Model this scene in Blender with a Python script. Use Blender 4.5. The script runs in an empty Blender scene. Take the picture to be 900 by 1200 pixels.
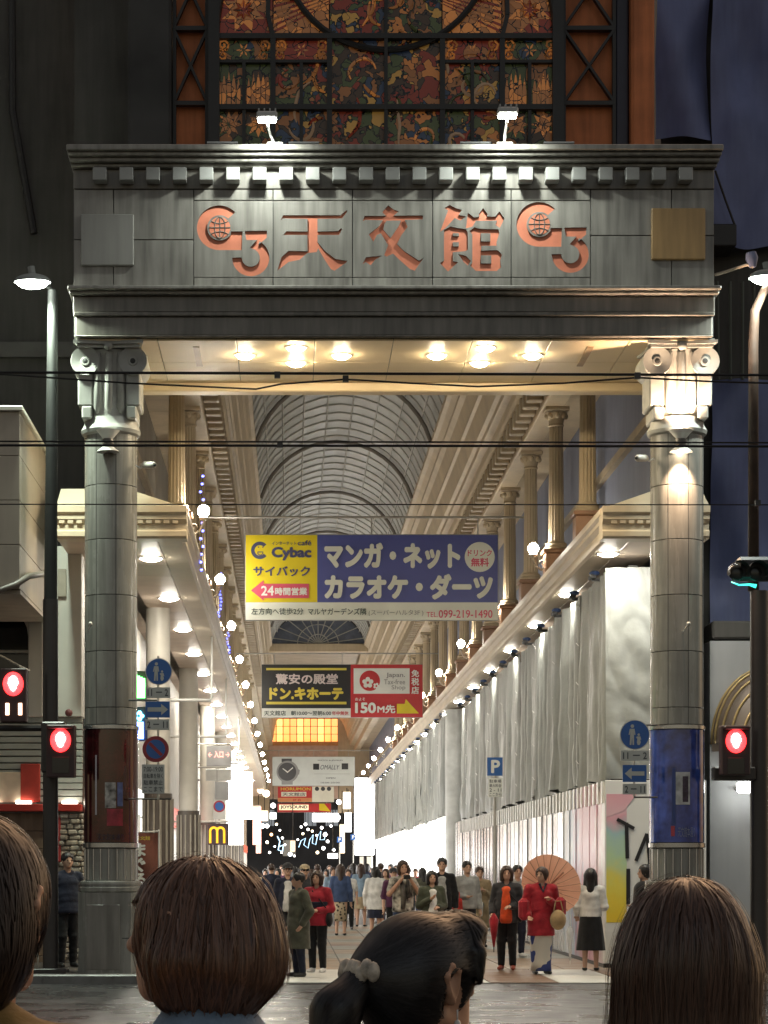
import bpy, bmesh, math, random
import numpy as np
from mathutils import Vector, Matrix, noise
from mathutils.geometry import tessellate_polygon

R = math.radians
rnd = random.Random(7)
SC = bpy.context.scene
COL = SC.collection

# ------------------------------------------------------------------ camera
F, VX, VY, EYE = 2600.0, 340.0, 1018.0, 1.58      # focal length in photo pixels, principal point, eye height
cam = bpy.data.cameras.new('camera')
cam.sensor_fit = 'HORIZONTAL'; cam.sensor_width = 36.0
cam.lens = F * 36.0 / 900.0
cam.shift_x = (450 - VX) / 900.0
cam.shift_y = (VY - 600) / 900.0
cam.clip_start = 0.05; cam.clip_end = 2000
camo = bpy.data.objects.new('camera', cam); COL.objects.link(camo)
camo.location = (0, 0, EYE); camo.rotation_euler = (R(90), 0, 0)
SC.camera = camo

# ------------------------------------------------------------------ night sky, faint
w = bpy.data.worlds.new('World'); SC.world = w; w.use_nodes = True
nt = w.node_tree; nt.nodes.clear()
sky = nt.nodes.new('ShaderNodeTexSky'); sky.sky_type = 'NISHITA'; sky.sun_disc = False
sky.sun_elevation = R(38.0); sky.sun_rotation = R(20); sky.dust_density = 3.0
bg = nt.nodes.new('ShaderNodeBackground'); bg.inputs['Strength'].default_value = 0.062
out = nt.nodes.new('ShaderNodeOutputWorld')
tint = nt.nodes.new('ShaderNodeVectorMath'); tint.operation = 'MULTIPLY'; tint.inputs[1].default_value = (1.42, 1.0, .66)   # town glow on low cloud
nt.links.new(sky.outputs[0], tint.inputs[0]); nt.links.new(tint.outputs[0], bg.inputs[0]); nt.links.new(bg.outputs[0], out.inputs[0])
sun = bpy.data.lights.new('sun', 'SUN'); sun.energy = 0.02; sun.angle = R(12); sun.color = (.75, .85, 1)
suno = bpy.data.objects.new('sun', sun); COL.objects.link(suno); suno.rotation_euler = (R(60), 0, R(20))

vs = SC.view_settings
SC.display_settings.display_device = 'sRGB'
vs.view_transform = 'Standard'; vs.look = 'None'; vs.exposure = 0.85; vs.gamma = 1.0; vs.use_curve_mapping = False
cy = SC.cycles
cy.use_denoising = True
cy.max_bounces = 5; cy.diffuse_bounces = 3; cy.glossy_bounces = 3; cy.transmission_bounces = 3; cy.transparent_max_bounces = 6
cy.sample_clamp_indirect = 4.0
cy.caustics_reflective = False; cy.caustics_refractive = False

# ------------------------------------------------------------------ helpers
def P(px, py, D):
    """photo pixel at distance D along the view axis -> world point"""
    return Vector(((px - VX) * D / F, D, EYE + (VY - py) * D / F))
def PX(px, D): return (px - VX) * D / F
def PZ(py, D): return EYE + (VY - py) * D / F

MATS = {}
def M(name, col=(.5, .5, .5), rough=.6, metal=0.0, var=.12, scale=3.0, bump=0.0, bscale=30.0,
      emit=None, estr=0.0, streak=0.0, spec=.5, trans=0.0, alpha=1.0, coat=0.0, sheen=0.0, rvar=0.0):
    if name in MATS: return MATS[name]
    m = bpy.data.materials.new(name); m.use_nodes = True
    n = m.node_tree.nodes; l = m.node_tree.links
    b = n['Principled BSDF']
    b.inputs['Base Color'].default_value = (*col, 1)
    b.inputs['Roughness'].default_value = rough; b.inputs['Metallic'].default_value = metal
    b.inputs['Specular IOR Level'].default_value = spec
    if trans: b.inputs['Transmission Weight'].default_value = trans
    if coat: b.inputs['Coat Weight'].default_value = coat; b.inputs['Coat Roughness'].default_value = .12
    if sheen: b.inputs['Sheen Weight'].default_value = sheen
    if alpha < 1: b.inputs['Alpha'].default_value = alpha
    if emit:
        b.inputs['Emission Color'].default_value = (*emit, 1); b.inputs['Emission Strength'].default_value = estr
    tc = None
    if var or bump or streak or rvar:
        tc = n.new('ShaderNodeTexCoord')
        geo = n.new('ShaderNodeObjectInfo')
        add = n.new('ShaderNodeVectorMath'); add.operation = 'ADD'
        mul = n.new('ShaderNodeVectorMath'); mul.operation = 'SCALE'; mul.inputs['Scale'].default_value = 37.0
        comb = n.new('ShaderNodeCombineXYZ')
        for i in range(3): l.new(geo.outputs['Random'], comb.inputs[i])
        l.new(comb.outputs[0], mul.inputs[0])
        l.new(tc.outputs['Object'], add.inputs[0]); l.new(mul.outputs[0], add.inputs[1])
        vec = add.outputs[0]
    if var or streak:
        nz = n.new('ShaderNodeTexNoise'); nz.inputs['Scale'].default_value = scale; nz.inputs['Detail'].default_value = 6
        l.new(vec, nz.inputs['Vector'])
        fac = nz.outputs['Fac']
        if streak:
            mp = n.new('ShaderNodeMapping'); mp.inputs['Scale'].default_value = (6, 6, .5)
            l.new(vec, mp.inputs['Vector'])
            n2 = n.new('ShaderNodeTexNoise'); n2.inputs['Scale'].default_value = 1.6; n2.inputs['Detail'].default_value = 5
            l.new(mp.outputs[0], n2.inputs['Vector'])
            mx = n.new('ShaderNodeMath'); mx.operation = 'MULTIPLY_ADD'
            l.new(n2.outputs['Fac'], mx.inputs[0]); mx.inputs[1].default_value = streak
            sb = n.new('ShaderNodeMath'); sb.operation = 'MULTIPLY'; sb.inputs[1].default_value = 1 - streak
            l.new(fac, sb.inputs[0]); l.new(sb.outputs[0], mx.inputs[2]); fac = mx.outputs[0]
        rp = n.new('ShaderNodeMapRange'); rp.inputs['From Min'].default_value = .28; rp.inputs['From Max'].default_value = .72
        rp.inputs['To Min'].default_value = 1 - var * 1.6; rp.inputs['To Max'].default_value = 1 + var
        l.new(fac, rp.inputs['Value'])
        mc = n.new('ShaderNodeVectorMath'); mc.operation = 'SCALE'; mc.inputs[0].default_value = col
        l.new(rp.outputs[0], mc.inputs['Scale']); l.new(mc.outputs[0], b.inputs['Base Color'])
        if rvar:
            rr = n.new('ShaderNodeMapRange'); rr.inputs['From Min'].default_value = .3; rr.inputs['From Max'].default_value = .7
            rr.inputs['To Min'].default_value = max(.03, rough - rvar); rr.inputs['To Max'].default_value = min(1, rough + rvar)
            l.new(fac, rr.inputs['Value']); l.new(rr.outputs[0], b.inputs['Roughness'])
    if bump:
        nb = n.new('ShaderNodeTexNoise'); nb.inputs['Scale'].default_value = bscale; nb.inputs['Detail'].default_value = 4
        l.new(vec, nb.inputs['Vector'])
        bp = n.new('ShaderNodeBump'); bp.inputs['Strength'].default_value = bump; bp.inputs['Distance'].default_value = .02
        l.new(nb.outputs['Fac'], bp.inputs['Height']); l.new(bp.outputs[0], b.inputs['Normal'])
    MATS[name] = m
    return m
def EM(name, col=(1, 1, 1), s=1.0):
    return M(name, col=(.8, .8, .8), var=0, emit=col, estr=s)

class MB:
    def __init__(s): s.v = []; s.f = []; s.smooth = False; s.uv = None
    def add(s, vs, fs):
        o = len(s.v); s.v += [tuple(p) for p in vs]; s.f += [tuple(i + o for i in f) for f in fs]; return s
    def box(s, x0, x1, y0, y1, z0, z1, bev=0.0):
        if x0 > x1: x0, x1 = x1, x0
        if y0 > y1: y0, y1 = y1, y0
        if z0 > z1: z0, z1 = z1, z0
        if not bev:
            return s.add([(x0,y0,z0),(x1,y0,z0),(x1,y1,z0),(x0,y1,z0),(x0,y0,z1),(x1,y0,z1),(x1,y1,z1),(x0,y1,z1)],
                [(0,3,2,1),(4,5,6,7),(0,1,5,4),(1,2,6,5),(2,3,7,6),(3,0,4,7)])
        b = min(bev, (x1-x0)*.45, (y1-y0)*.45, (z1-z0)*.45)
        X=(x0,x1); Y=(y0,y1); Z=(z0,z1); vs=[]; fs=[]; idx={}
        for i in (0,1):
            for j in (0,1):
                for k in (0,1):
                    sx=b*(1-2*i); sy=b*(1-2*j); sz=b*(1-2*k)
                    for a,pnt in enumerate(((X[i],Y[j]+sy,Z[k]+sz),(X[i]+sx,Y[j],Z[k]+sz),(X[i]+sx,Y[j]+sy,Z[k]))):
                        idx[i,j,k,a]=len(vs); vs.append(pnt)
        for i in (0,1):
            q=[idx[i,0,0,0],idx[i,1,0,0],idx[i,1,1,0],idx[i,0,1,0]]; fs.append(q if i else q[::-1])
            q=[idx[0,i,0,1],idx[1,i,0,1],idx[1,i,1,1],idx[0,i,1,1]]; fs.append(q[::-1] if i else q)
            q=[idx[0,0,i,2],idx[1,0,i,2],idx[1,1,i,2],idx[0,1,i,2]]; fs.append(q if i else q[::-1])
        for i in (0,1):
            for j in (0,1):
                q=[idx[i,j,0,0],idx[i,j,0,1],idx[i,j,1,1],idx[i,j,1,0]]; fs.append(q[::-1] if (i==j) else q)
                q=[idx[i,0,j,0],idx[i,0,j,2],idx[i,1,j,2],idx[i,1,j,0]]; fs.append(q if (i==j) else q[::-1])
                q=[idx[0,i,j,1],idx[0,i,j,2],idx[1,i,j,2],idx[1,i,j,1]]; fs.append(q[::-1] if (i==j) else q)
                for k in (0,1):
                    q=[idx[i,j,k,0],idx[i,j,k,1],idx[i,j,k,2]]; fs.append(q if (i+j+k)%2 else q[::-1])
        return s.add(vs, fs)
    def prism(s, poly, d0, d1, ax='y'):
        """poly of 2-D points extruded from d0 to d1 along ax ('y': poly is x,z; 'x': y,z; 'z': x,y)"""
        def pt(p, d): return (p[0], d, p[1]) if ax == 'y' else ((d, p[0], p[1]) if ax == 'x' else (p[0], p[1], d))
        n = len(poly); vs = [pt(p, d0) for p in poly] + [pt(p, d1) for p in poly]
        fs = [(i, (i+1) % n, n+(i+1) % n, n+i) for i in range(n)]
        tris = tessellate_polygon([[Vector((p[0], p[1], 0)) for p in poly]])
        fs += [t for t in tris] + [tuple(n+i for i in t[::-1]) for t in tris]
        return s.add(vs, fs)
    def lathe(s, prof, c=(0,0,0), n=32, a0=0.0, a1=2*math.pi, ys=1.0):
        full = abs(a1-a0-2*math.pi) < 1e-6; m = n if full else n+1
        vs = []; fs = []
        for i in range(m):
            a = a0+(a1-a0)*i/n
            for r, z in prof: vs.append((c[0]+r*math.cos(a), c[1]+r*math.sin(a)*ys, c[2]+z))
        k = len(prof)
        for i in range(n):
            j = (i+1) % m
            for q in range(k-1): fs.append((i*k+q, j*k+q, j*k+q+1, i*k+q+1))
        return s.add(vs, fs)
    def tube(s, pts, r, n=8, caps=True):
        pts = [Vector(p) for p in pts]; m = len(pts)
        rs = r if isinstance(r, (list, tuple)) else [r]*m
        t0 = (pts[1]-pts[0]).normalized()
        up = Vector((0,0,1)) if abs(t0.z) < .9 else Vector((1,0,0))
        nrm = t0.cross(up).normalized(); vs = []
        for i in range(m):
            t = (pts[min(i+1,m-1)]-pts[max(i-1,0)])
            t = t.normalized() if t.length > 1e-9 else t0
            nrm = (nrm - t*nrm.dot(t)); nrm = nrm.normalized() if nrm.length > 1e-6 else t.orthogonal().normalized()
            bn = t.cross(nrm)
            for k in range(n):
                a = 2*math.pi*k/n; vs.append(pts[i]+(nrm*math.cos(a)+bn*math.sin(a))*rs[i])
        fs = [(i*n+k, i*n+(k+1) % n, (i+1)*n+(k+1) % n, (i+1)*n+k) for i in range(m-1) for k in range(n)]
        if caps: fs += [tuple(range(n))[::-1], tuple((m-1)*n+k for k in range(n))]
        return s.add(vs, fs)
    def ball(s, c, r, nu=16, nv=10, z0=-1.0, z1=1.0):
        r = r if isinstance(r, (list, tuple)) else (r, r, r); vs = []; fs = []
        a0 = math.asin(z0); a1 = math.asin(z1)
        for j in range(nv+1):
            a = a0+(a1-a0)*j/nv
            for i in range(nu):
                t = 2*math.pi*i/nu
                vs.append((c[0]+r[0]*math.cos(a)*math.cos(t), c[1]+r[1]*math.cos(a)*math.sin(t), c[2]+r[2]*math.sin(a)))
        for j in range(nv):
            for i in range(nu): fs.append((j*nu+i, j*nu+(i+1) % nu, (j+1)*nu+(i+1) % nu, (j+1)*nu+i))
        return s.add(vs, fs)
    def grid(s, fn, nu, nv):
        vs = [fn(i/nu, j/nv) for j in range(nv+1) for i in range(nu+1)]
        fs = [(j*(nu+1)+i, j*(nu+1)+i+1, (j+1)*(nu+1)+i+1, (j+1)*(nu+1)+i) for j in range(nv) for i in range(nu)]
        return s.add(vs, fs)
    def mesh(s, name, mat, off=(0,0,0), smooth=None):
        me = bpy.data.meshes.new(name)
        ox, oy, oz = off
        me.from_pydata([(x-ox, y-oy, z-oz) for x, y, z in s.v], [], s.f)
        if mat: me.materials.append(mat)
        sm = s.smooth if smooth is None else smooth
        if sm:
            me.polygons.foreach_set('use_smooth', [True]*len(me.polygons))
            if sm == 'auto':
                try: me.set_sharp_from_angle(angle=R(35))
                except Exception: pass
        me.validate(); me.update()
        return me

def wloc(o):
    v = Vector((0,0,0))
    while o is not None: v = v + Vector(o.location); o = o.parent
    return v
def link(name, data, parent=None, loc=(0,0,0)):
    o = bpy.data.objects.new(name, data); COL.objects.link(o); o.location = loc
    if parent is not None: o.parent = parent
    return o
def tag(o, label=None, cat=None, group=None, kind=None):
    if label: o['label'] = label
    if cat: o['category'] = cat
    if group: o['group'] = group
    if kind: o['kind'] = kind
    return o
def thing(name, label, cat, loc=(0,0,0), group=None, rz=0.0):
    o = link(name, None, None, loc); o.empty_display_size = .2; o.rotation_euler = (0,0,rz)
    return tag(o, label, cat, group)
def part(name, mb, mat, parent, smooth=None, label=None):
    """mesh given in world coordinates, stored relative to its (unrotated) thing"""
    o = link(name, mb.mesh(name, mat, wloc(parent), smooth), parent)
    if label: o['label'] = label
    return o
def solo(name, mb, mat, label, cat, loc, group=None, smooth=None):
    o = link(name, mb.mesh(name, mat, loc, smooth), None, loc)
    return tag(o, label, cat, group)
def struct(name, mb, mat, loc=(0,0,0), smooth=None, kind='structure'):
    o = link(name, mb.mesh(name, mat, loc, smooth), None, loc); o['kind'] = kind
    return o
def copy_tree(o, parent=None):
    c = o.copy(); COL.objects.link(c); c.parent = parent
    for ch in list(o.children): copy_tree(ch, c)
    return c
def retag(o, label=None, group=None):
    if label: o['label'] = label
    if group: o['group'] = group
    return o

_tx = {}
def text_mesh(body, bold=0.0, shear=0.0):
    key = (body, bold, shear)
    if key in _tx: return _tx[key]
    c = bpy.data.curves.new('lettering', 'FONT'); c.body = body; c.offset = bold; c.resolution_u = 3; c.fill_mode = 'FRONT'; c.shear = shear
    o = bpy.data.objects.new('lettering', c); COL.objects.link(o)
    bpy.context.view_layer.update()
    dg = bpy.context.evaluated_depsgraph_get()
    me = bpy.data.meshes.new_from_object(o.evaluated_get(dg))
    v = [tuple(p.co[:2]) for p in me.vertices]; f = [tuple(p.vertices) for p in me.polygons]
    bpy.data.objects.remove(o); bpy.data.curves.remove(c); bpy.data.meshes.remove(me)
    _tx[key] = (v, f); return v, f
def text_in(mb, body, x0, x1, z0, z1, Y, bold=0.0, shear=0.0, keep=False, rot=False, fn=None):
    """lettering stretched into the rectangle x0..x1, z0..z1 on the plane y=Y, read from -y"""
    v, f = text_mesh(body, 0.0, shear)
    if not v: return mb
    ax = min(p[0] for p in v); bx = max(p[0] for p in v); az = min(p[1] for p in v); bz = max(p[1] for p in v)
    if bz-az < .25: az, bz = -.08, .85
    sx = (x1-x0)/(bx-ax); sz = (z1-z0)/(bz-az)
    if fn: return mb.add([fn((p[0]-ax)/(bx-ax), (p[1]-az)/(bz-az)) for p in v], f)
    bw = bold*.85
    ax -= bw; bx += bw; az -= bw; bz += bw; sx = (x1-x0)/(bx-ax); sz = (z1-z0)/(bz-az)
    sh = [(0, 0)]+([(bw*math.cos(i*math.pi/4), bw*math.sin(i*math.pi/4)) for i in range(8)] if bold >= .01 else [])
    for i, (dx, dz) in enumerate(sh):      # heavier weights: the outline struck again a hair's breadth to each side
        mb.add([(x0+(p[0]+dx-ax)*sx, Y+i*.0001, z0+(p[1]+dz-az)*sz) for p in v], f)
    return mb

class Board:
    """lays flat print on a sign whose front is at distance D; coordinates are photo pixels, each call a thin layer in front of the last"""
    def __init__(s, root, D, step=.0016): s.root = root; s.D = D; s.y = D; s.step = step
    def nxt(s): s.y -= s.step; return s.y
    def rect(s, name, a, b, c, d, mat, thick=None):
        y = s.nxt(); mb = MB().box(PX(a, s.D), PX(c, s.D), y, y+(thick or s.step*.6), PZ(d, s.D), PZ(b, s.D))
        return part(name, mb, mat, s.root)
    def poly(s, name, pts, mat):
        y = s.nxt(); mb = MB().prism([(PX(a, s.D), PZ(b, s.D)) for a, b in pts], y, y+s.step*.6)
        return part(name, mb, mat, s.root)
    def disc(s, name, cx, cy, r, mat, r2=None, n=32):
        return s.poly(name, [(cx+r*math.cos(2*math.pi*i/n), cy+(r2 or r)*math.sin(2*math.pi*i/n)) for i in range(n)], mat)
    def text(s, body, a, b, c, d, mat, bold=0.0, shear=0.0):
        y = s.nxt(); mb = text_in(MB(), body, PX(a, s.D), PX(c, s.D), PZ(d, s.D), PZ(b, s.D), y, bold, shear)
        return part('lettering', mb, mat, s.root)
    def arc(s, name, cx, cy, r, wd, a0, a1, mat, n=24):
        pts = [(cx+(r+wd/2)*math.cos(a0+(a1-a0)*i/n), cy+(r+wd/2)*math.sin(a0+(a1-a0)*i/n)) for i in range(n+1)]
        pts += [(cx+(r-wd/2)*math.cos(a1+(a0-a1)*i/n), cy+(r-wd/2)*math.sin(a1+(a0-a1)*i/n)) for i in range(n+1)]
        return s.poly(name, pts, mat)
# ------------------------------------------------------------------ ground
asph = M('wet_asphalt', (.045, .047, .05), .30, var=.3, scale=1.3, bump=.3, bscale=70, rvar=.16, spec=.6)
mb = MB().grid(lambda u, v: (-220+440*u, -120+640*v, 0), 4, 4)
struct('road', mb, asph)
pave_mat = M('arcade_grout', (.07, .065, .06), .5, var=.2, scale=5, rvar=.1)
floor = struct('arcade_floor', MB().box(-9, 12, 30.45, 165, -.02, .004), pave_mat)
tile_m = [M('tile_white', (.62, .61, .57), .4, var=.14, scale=4, rvar=.12, bump=.03, bscale=5),
          M('tile_brown', (.20, .125, .085), .42, var=.2, scale=4, rvar=.12, bump=.03, bscale=5),
          M('tile_grey', (.23, .235, .21), .4, var=.18, scale=4, rvar=.12, bump=.03, bscale=5),
          M('tile_sand', (.30, .22, .15), .42, var=.2, scale=4, rvar=.12, bump=.03, bscale=5)]
_tm = {}
def tile(x0, x1, y0, y1, k):
    w_, d_ = round(x1-x0, 3), round(y1-y0, 3)
    key = (w_, d_, k)
    if key not in _tm: _tm[key] = MB().box(.011, w_-.011, .014, d_-.014, 0, .012, .003).mesh('tile', tile_m[k])
    o = link('tile', _tm[key], floor, (x0, y0, .004+rnd.uniform(0, .003)))
for r in range(2):
    for c in range(9):
        tile(-2.0+c*.95, -2.0+(c+1)*.95, 30.5+r*2.0, 32.5+r*2.0, 0 if c % 2 == 0 else 1)
for r in range(26):
    y = 34.5+r*1.05
    k = (2, 3)[(r//2) % 2] if r > 1 else 3
    for c in range(8):
        tile(-1.75+c*.86, -1.75+(c+1)*.86, y, y+1.05, k if rnd.random() < .88 else (1 if k == 3 else 3))
# kerbs beside the level crossing
kerb_m = M('kerb_granite', (.17, .17, .165), .35, var=.2, scale=6, rvar=.1)
for (xa, xb, nm) in ((-12, -2.05, 'kerb'), (6.6, 13, 'kerb')):
    k = struct(nm, MB().box(xa, xb, 30.35, 30.62, -.02, .13, .02), kerb_m, ((xa+xb)/2, 30.5, 0))
    n = int((xb-xa)/.95)
    pv = struct('pavement', MB().box(xa, xb, 30.62, 40, -.02, .115), pave_mat, ((xa+xb)/2, 33, 0))

# ------------------------------------------------------------------ gate
GY = 31.0
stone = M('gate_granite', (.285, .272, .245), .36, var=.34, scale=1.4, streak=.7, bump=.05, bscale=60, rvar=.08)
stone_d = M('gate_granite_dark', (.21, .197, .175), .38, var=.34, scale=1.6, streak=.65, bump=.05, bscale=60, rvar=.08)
joint = M('joint_dark', (.05, .05, .05), .8, var=.1)
plaque = M('plaque_stone', (.34, .335, .31), .4, var=.12, scale=1.5, streak=.6)
salmon = M('salmon_paint', (.72, .24, .14), .5, var=.08, scale=6)
gate = thing('entrance_gate', 'tall grey stone arcade gate with salmon characters across its fascia', 'gate', (1.45, GY+1.3, 0))
def gx(px): return PX(px, GY)
def gz(py): return PZ(py, GY)
part('core', MB().box(gx(86), gx(837), GY+.06, GY+2.75, gz(393), gz(190)), joint, gate)
def ledge(name, xa, xb, ya, yb, proj, mat=stone, bev=.012):
    return part(name, MB().box(gx(xa)-proj*.2, gx(xb)+proj*.2, GY-proj, GY+2.75+proj*.3, gz(yb), gz(ya), bev), mat, gate)
ledge('cornice', 86, 837, 178, 184.5, .34); ledge('cornice', 86, 837, 184.7, 189, .27); ledge('cornice', 86, 837, 189.2, 194, .19)
ledge('cornice', 86, 837, 194.2, 198, .10)
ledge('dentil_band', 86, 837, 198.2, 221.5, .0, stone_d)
dm = MB().box(-.095, .095, -.2, .0, -.09, .09, .008).mesh('dentil', M('dentil_stone', (.36, .365, .35), .35, var=.12, scale=3))
for i in range(23):
    o = link('dentil', dm, gate, Vector((gx(118+i*31.05), GY-.002, gz(208.5)))-wloc(gate))
ledge('ledge', 84, 839, 338.5, 343, .2); ledge('ledge', 84, 839, 343.2, 347, .12)
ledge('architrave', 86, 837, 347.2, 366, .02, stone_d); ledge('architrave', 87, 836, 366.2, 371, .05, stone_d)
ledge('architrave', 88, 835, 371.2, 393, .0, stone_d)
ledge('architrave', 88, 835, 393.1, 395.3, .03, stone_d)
# glyph outlines (flat tracings on the panels), pixel units of the zoomed panel
def arcp(cx, cy, r, a0, a1, n=16): return [(cx+r*math.cos(R(a0+(a1-a0)*i/n)), cy+r*math.sin(R(a0+(a1-a0)*i/n))) for i in range(n+1)]
G_OUT = arcp(175, 222, 124, -44, -180, 18)+arcp(175, 222, 124, 180, 90, 12)[1:]+[(300, 346), (304, 242), (240, 242), (238, 262)]+arcp(178, 222, 70, 38, 180, 14)+arcp(178, 222, 70, -180, -48, 14)[1:]
THREE = [(316, 240), (440, 238), (438, 277), (392, 318)]+arcp(350, 388, 103, -62, 180, 24)+[(298, 386)]+arcp(350, 388, 50, 176, -78, 18)+[(346, 332), (384, 290), (326, 290)]
def emblem(dx): 
    return ([G_OUT, THREE], [])
TEN = [(512,187),(530,152),(848,152),(884,122),(886,132),(857,170),(720,172),(720,243),(835,240),(853,222),(856,232),(840,262),(720,262),(720,300),(760,350),(820,395),(885,405),(880,415),(815,460),(795,452),(755,390),(724,335),(715,357),(665,362),(620,400),(560,412),(497,460),(520,385),(560,350),(665,352),(665,262),(530,262),(548,241),(665,243),(665,172),(527,170)]
BUN = [(70,187),(82,156),(200,156),(180,135),(213,97),(245,122),(272,130),(243,155),(405,153),(405,175),(305,178),(322,215),(285,265),(262,312),(300,350),(385,405),(410,388),(360,460),(335,452),(270,395),(240,365),(205,382),(190,375),(212,318),(172,252),(150,262),(130,300),(105,258),(160,215),(183,180),(85,178)]
BUN_H = [(190,205),(204,182),(284,182),(272,210),(240,258),(226,278),(186,232)]
BUN2 = [(70,425),(90,385),(180,377),(140,400),(115,430),(88,412)]
KAN1 = [(500,245),(545,125),(525,112),(555,95),(585,112),(622,122),(604,150),(645,160),(612,182),(582,168),(528,226)]
KAN2 = [(523,234),(560,214),(590,222),(645,230),(655,250),(655,345),(640,352),(572,358),(572,408),(602,412),(545,465),(500,418),(523,404)]
KAN2H = [[(572,252),(605,252),(605,268),(572,268)], [(572,302),(605,302),(605,325),(572,325)]]
KAN3 = [(600,366),(645,378),(672,405),(655,432),(632,412)]
KAN4 = [(645,225),(655,138),(690,165),(720,160),(716,146),(740,112),(765,146),(760,160),(808,160),(830,130),(858,170),(832,222),(808,205),(818,182),(700,183),(680,215)]
KAN5 = [(665,240),(692,219),(720,228),(825,230),(830,250),(815,300),(815,322),(730,322),(730,350),(820,345),(845,370),(835,400),(840,440),(815,462),(700,462),(668,432),(680,415),(680,258)]
KAN5H = [[(727,252),(780,252),(780,298),(727,298)], [(727,375),(785,375),(785,420),(727,420)]]
def toworld(pts, ox, oy=220, s=4.737): return [(gx(ox+x/s), gz(oy+y/s)) for x, y in pts]
def sunk_panel(x0, y0, x1, y1, shapes, depth=.03):
    """stone slab with the given outlines cut into it; the painted bottoms are set in as letters"""
    a, b, c, d = gx(x0)+.006, gx(x1)-.006, gz(y1)+.006, gz(y0)-.006
    rect = [(a, c), (b, c), (b, d), (a, d)]
    yf = GY; loops = [rect]+[s[0] for s in shapes]
    vs = []; idx = 0; mbp = MB()
    flat = [Vector((p[0], p[1], 0)) for lp in loops for p in lp]
    tris = tessellate_polygon([[Vector((p[0], p[1], 0)) for p in lp] for lp in loops])
    mbp.add([(p.x, yf, p.y) for p in flat], [t for t in tris])
    for si, (outl, holes) in enumerate(shapes):
        for h in holes:
            tr = tessellate_polygon([[Vector((p[0], p[1], 0)) for p in h]])
            mbp.add([(p[0], yf, p[1]) for p in h], tr)
        for lp in [outl]+holes:
            n = len(lp)
            mbp.add([(p[0], yf, p[1]) for p in lp]+[(p[0], yf+depth, p[1]) for p in lp], [(i, (i+1) % n, n+(i+1) % n, n+i) for i in range(n)])
    n = 4
    mbp.add([(p[0], yf, p[1]) for p in rect]+[(p[0], yf+.07, p[1]) for p in rect], [(i, n+i, n+(i+1) % n, (i+1) % n) for i in range(n)])
    pn = part('fascia_panel', mbp, stone, gate)
    bm = bmesh.new(); bm.from_mesh(pn.data); bmesh.ops.recalc_face_normals(bm, faces=bm.faces); bm.to_mesh(pn.data); bm.free()
    for outl, holes in shapes:
        lps = [outl]+holes
        fl = [(p[0], yf+depth-.002, p[1]) for lp in lps for p in lp]
        tr = tessellate_polygon([[Vector((p[0], p[1], 0)) for p in lp] for lp in lps])
        part('letter', MB().add(fl, tr), salmon, gate)
def globe_mark(px, py):
    D = GY; cx, cz = gx(px), gz(py); r = .148
    mbd = MB().prism([(cx+r*math.cos(2*math.pi*i/28), cz+r*math.sin(2*math.pi*i/28)) for i in range(28)], GY-.004, GY+.012)
    g = part('globe', mbd, salmon, gate)
    mg = MB()
    for pts in ([(-1, 0), (1, 0)], [(0, -1), (0, 1)]): mg.tube([(cx+a*r, GY-.006, cz+b*r) for a, b in pts], .008, 4)
    for sgn in (-1, 1):
        mg.tube([(cx+sgn*.5*r*math.cos(t), GY-.006, cz+r*math.sin(t)) for t in np.linspace(-1.5, 1.5, 9)], .008, 4)
        mg.tube([(cx+r*.78*t, GY-.006, cz+sgn*r*(.38+.22*t*t)) for t in np.linspace(-1, 1, 9)], .008, 4)
    part('globe_line', mg, stone_d, g)
def fpanel(x0, y0, x1, y1, mat=stone, off=0.0):
    return part('fascia_panel', MB().box(gx(x0)+.006, gx(x1)-.006, GY+off, GY+.07, gz(y1)+.006, gz(y0)-.006, .004), mat, gate)
cols = [227, 320, 413, 507, 599, 692]
for a, b in zip(cols[:-1], cols[1:]):
    fpanel(a, 222, b, 235); fpanel(a, 325, b, 338)
sunk_panel(227, 235, 320, 325, [(toworld(G_OUT, 220), []), (toworld(THREE, 220), [])])
sunk_panel(320, 235, 413, 325, [(toworld(TEN, 220), [])])
sunk_panel(413, 235, 507, 325, [(toworld(BUN, 410), [toworld(BUN_H, 410)]), (toworld(BUN2, 410), [])])
sunk_panel(507, 235, 599, 325, [(toworld(KAN1, 410), []), (toworld(KAN2, 410), [toworld(h, 410) for h in KAN2H]), (toworld(KAN3, 410), []), (toworld(KAN4, 410), []), (toworld(KAN5, 410), [toworld(h, 410) for h in KAN5H])])
E3 = 594.5
sunk_panel(599, 235, 692, 325, [(toworld(G_OUT, E3, 216), []), (toworld(THREE, E3, 216), [])])
globe_mark(220+178/4.737, 220+222/4.737); globe_mark(E3+178/4.737, 216+222/4.737)
for (x0, y0, x1, y1) in ((133, 222, 227, 281), (133, 281, 227, 338), (86, 222, 133, 281), (86, 281, 133, 338),
                         (692, 222, 787, 276), (692, 276, 787, 338), (787, 222, 837, 276), (787, 276, 837, 338)):
    fpanel(x0, y0, x1, y1)
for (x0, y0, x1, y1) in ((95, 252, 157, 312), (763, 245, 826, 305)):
    part('square_plaque', MB().box(gx(x0), gx(x1), GY-.05, GY+.03, gz(y1), gz(y0), .012), plaque if x0 < 400 else M('plaque_lamplit', (.46, .29, .12), .4, var=.2, scale=1.5, streak=.6), gate, None, 'pale grey square plaque' if x0 < 400 else 'square plaque with orange lamplight painted in')  # right plaque: orange lamplight from out of view painted into its colour
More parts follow.
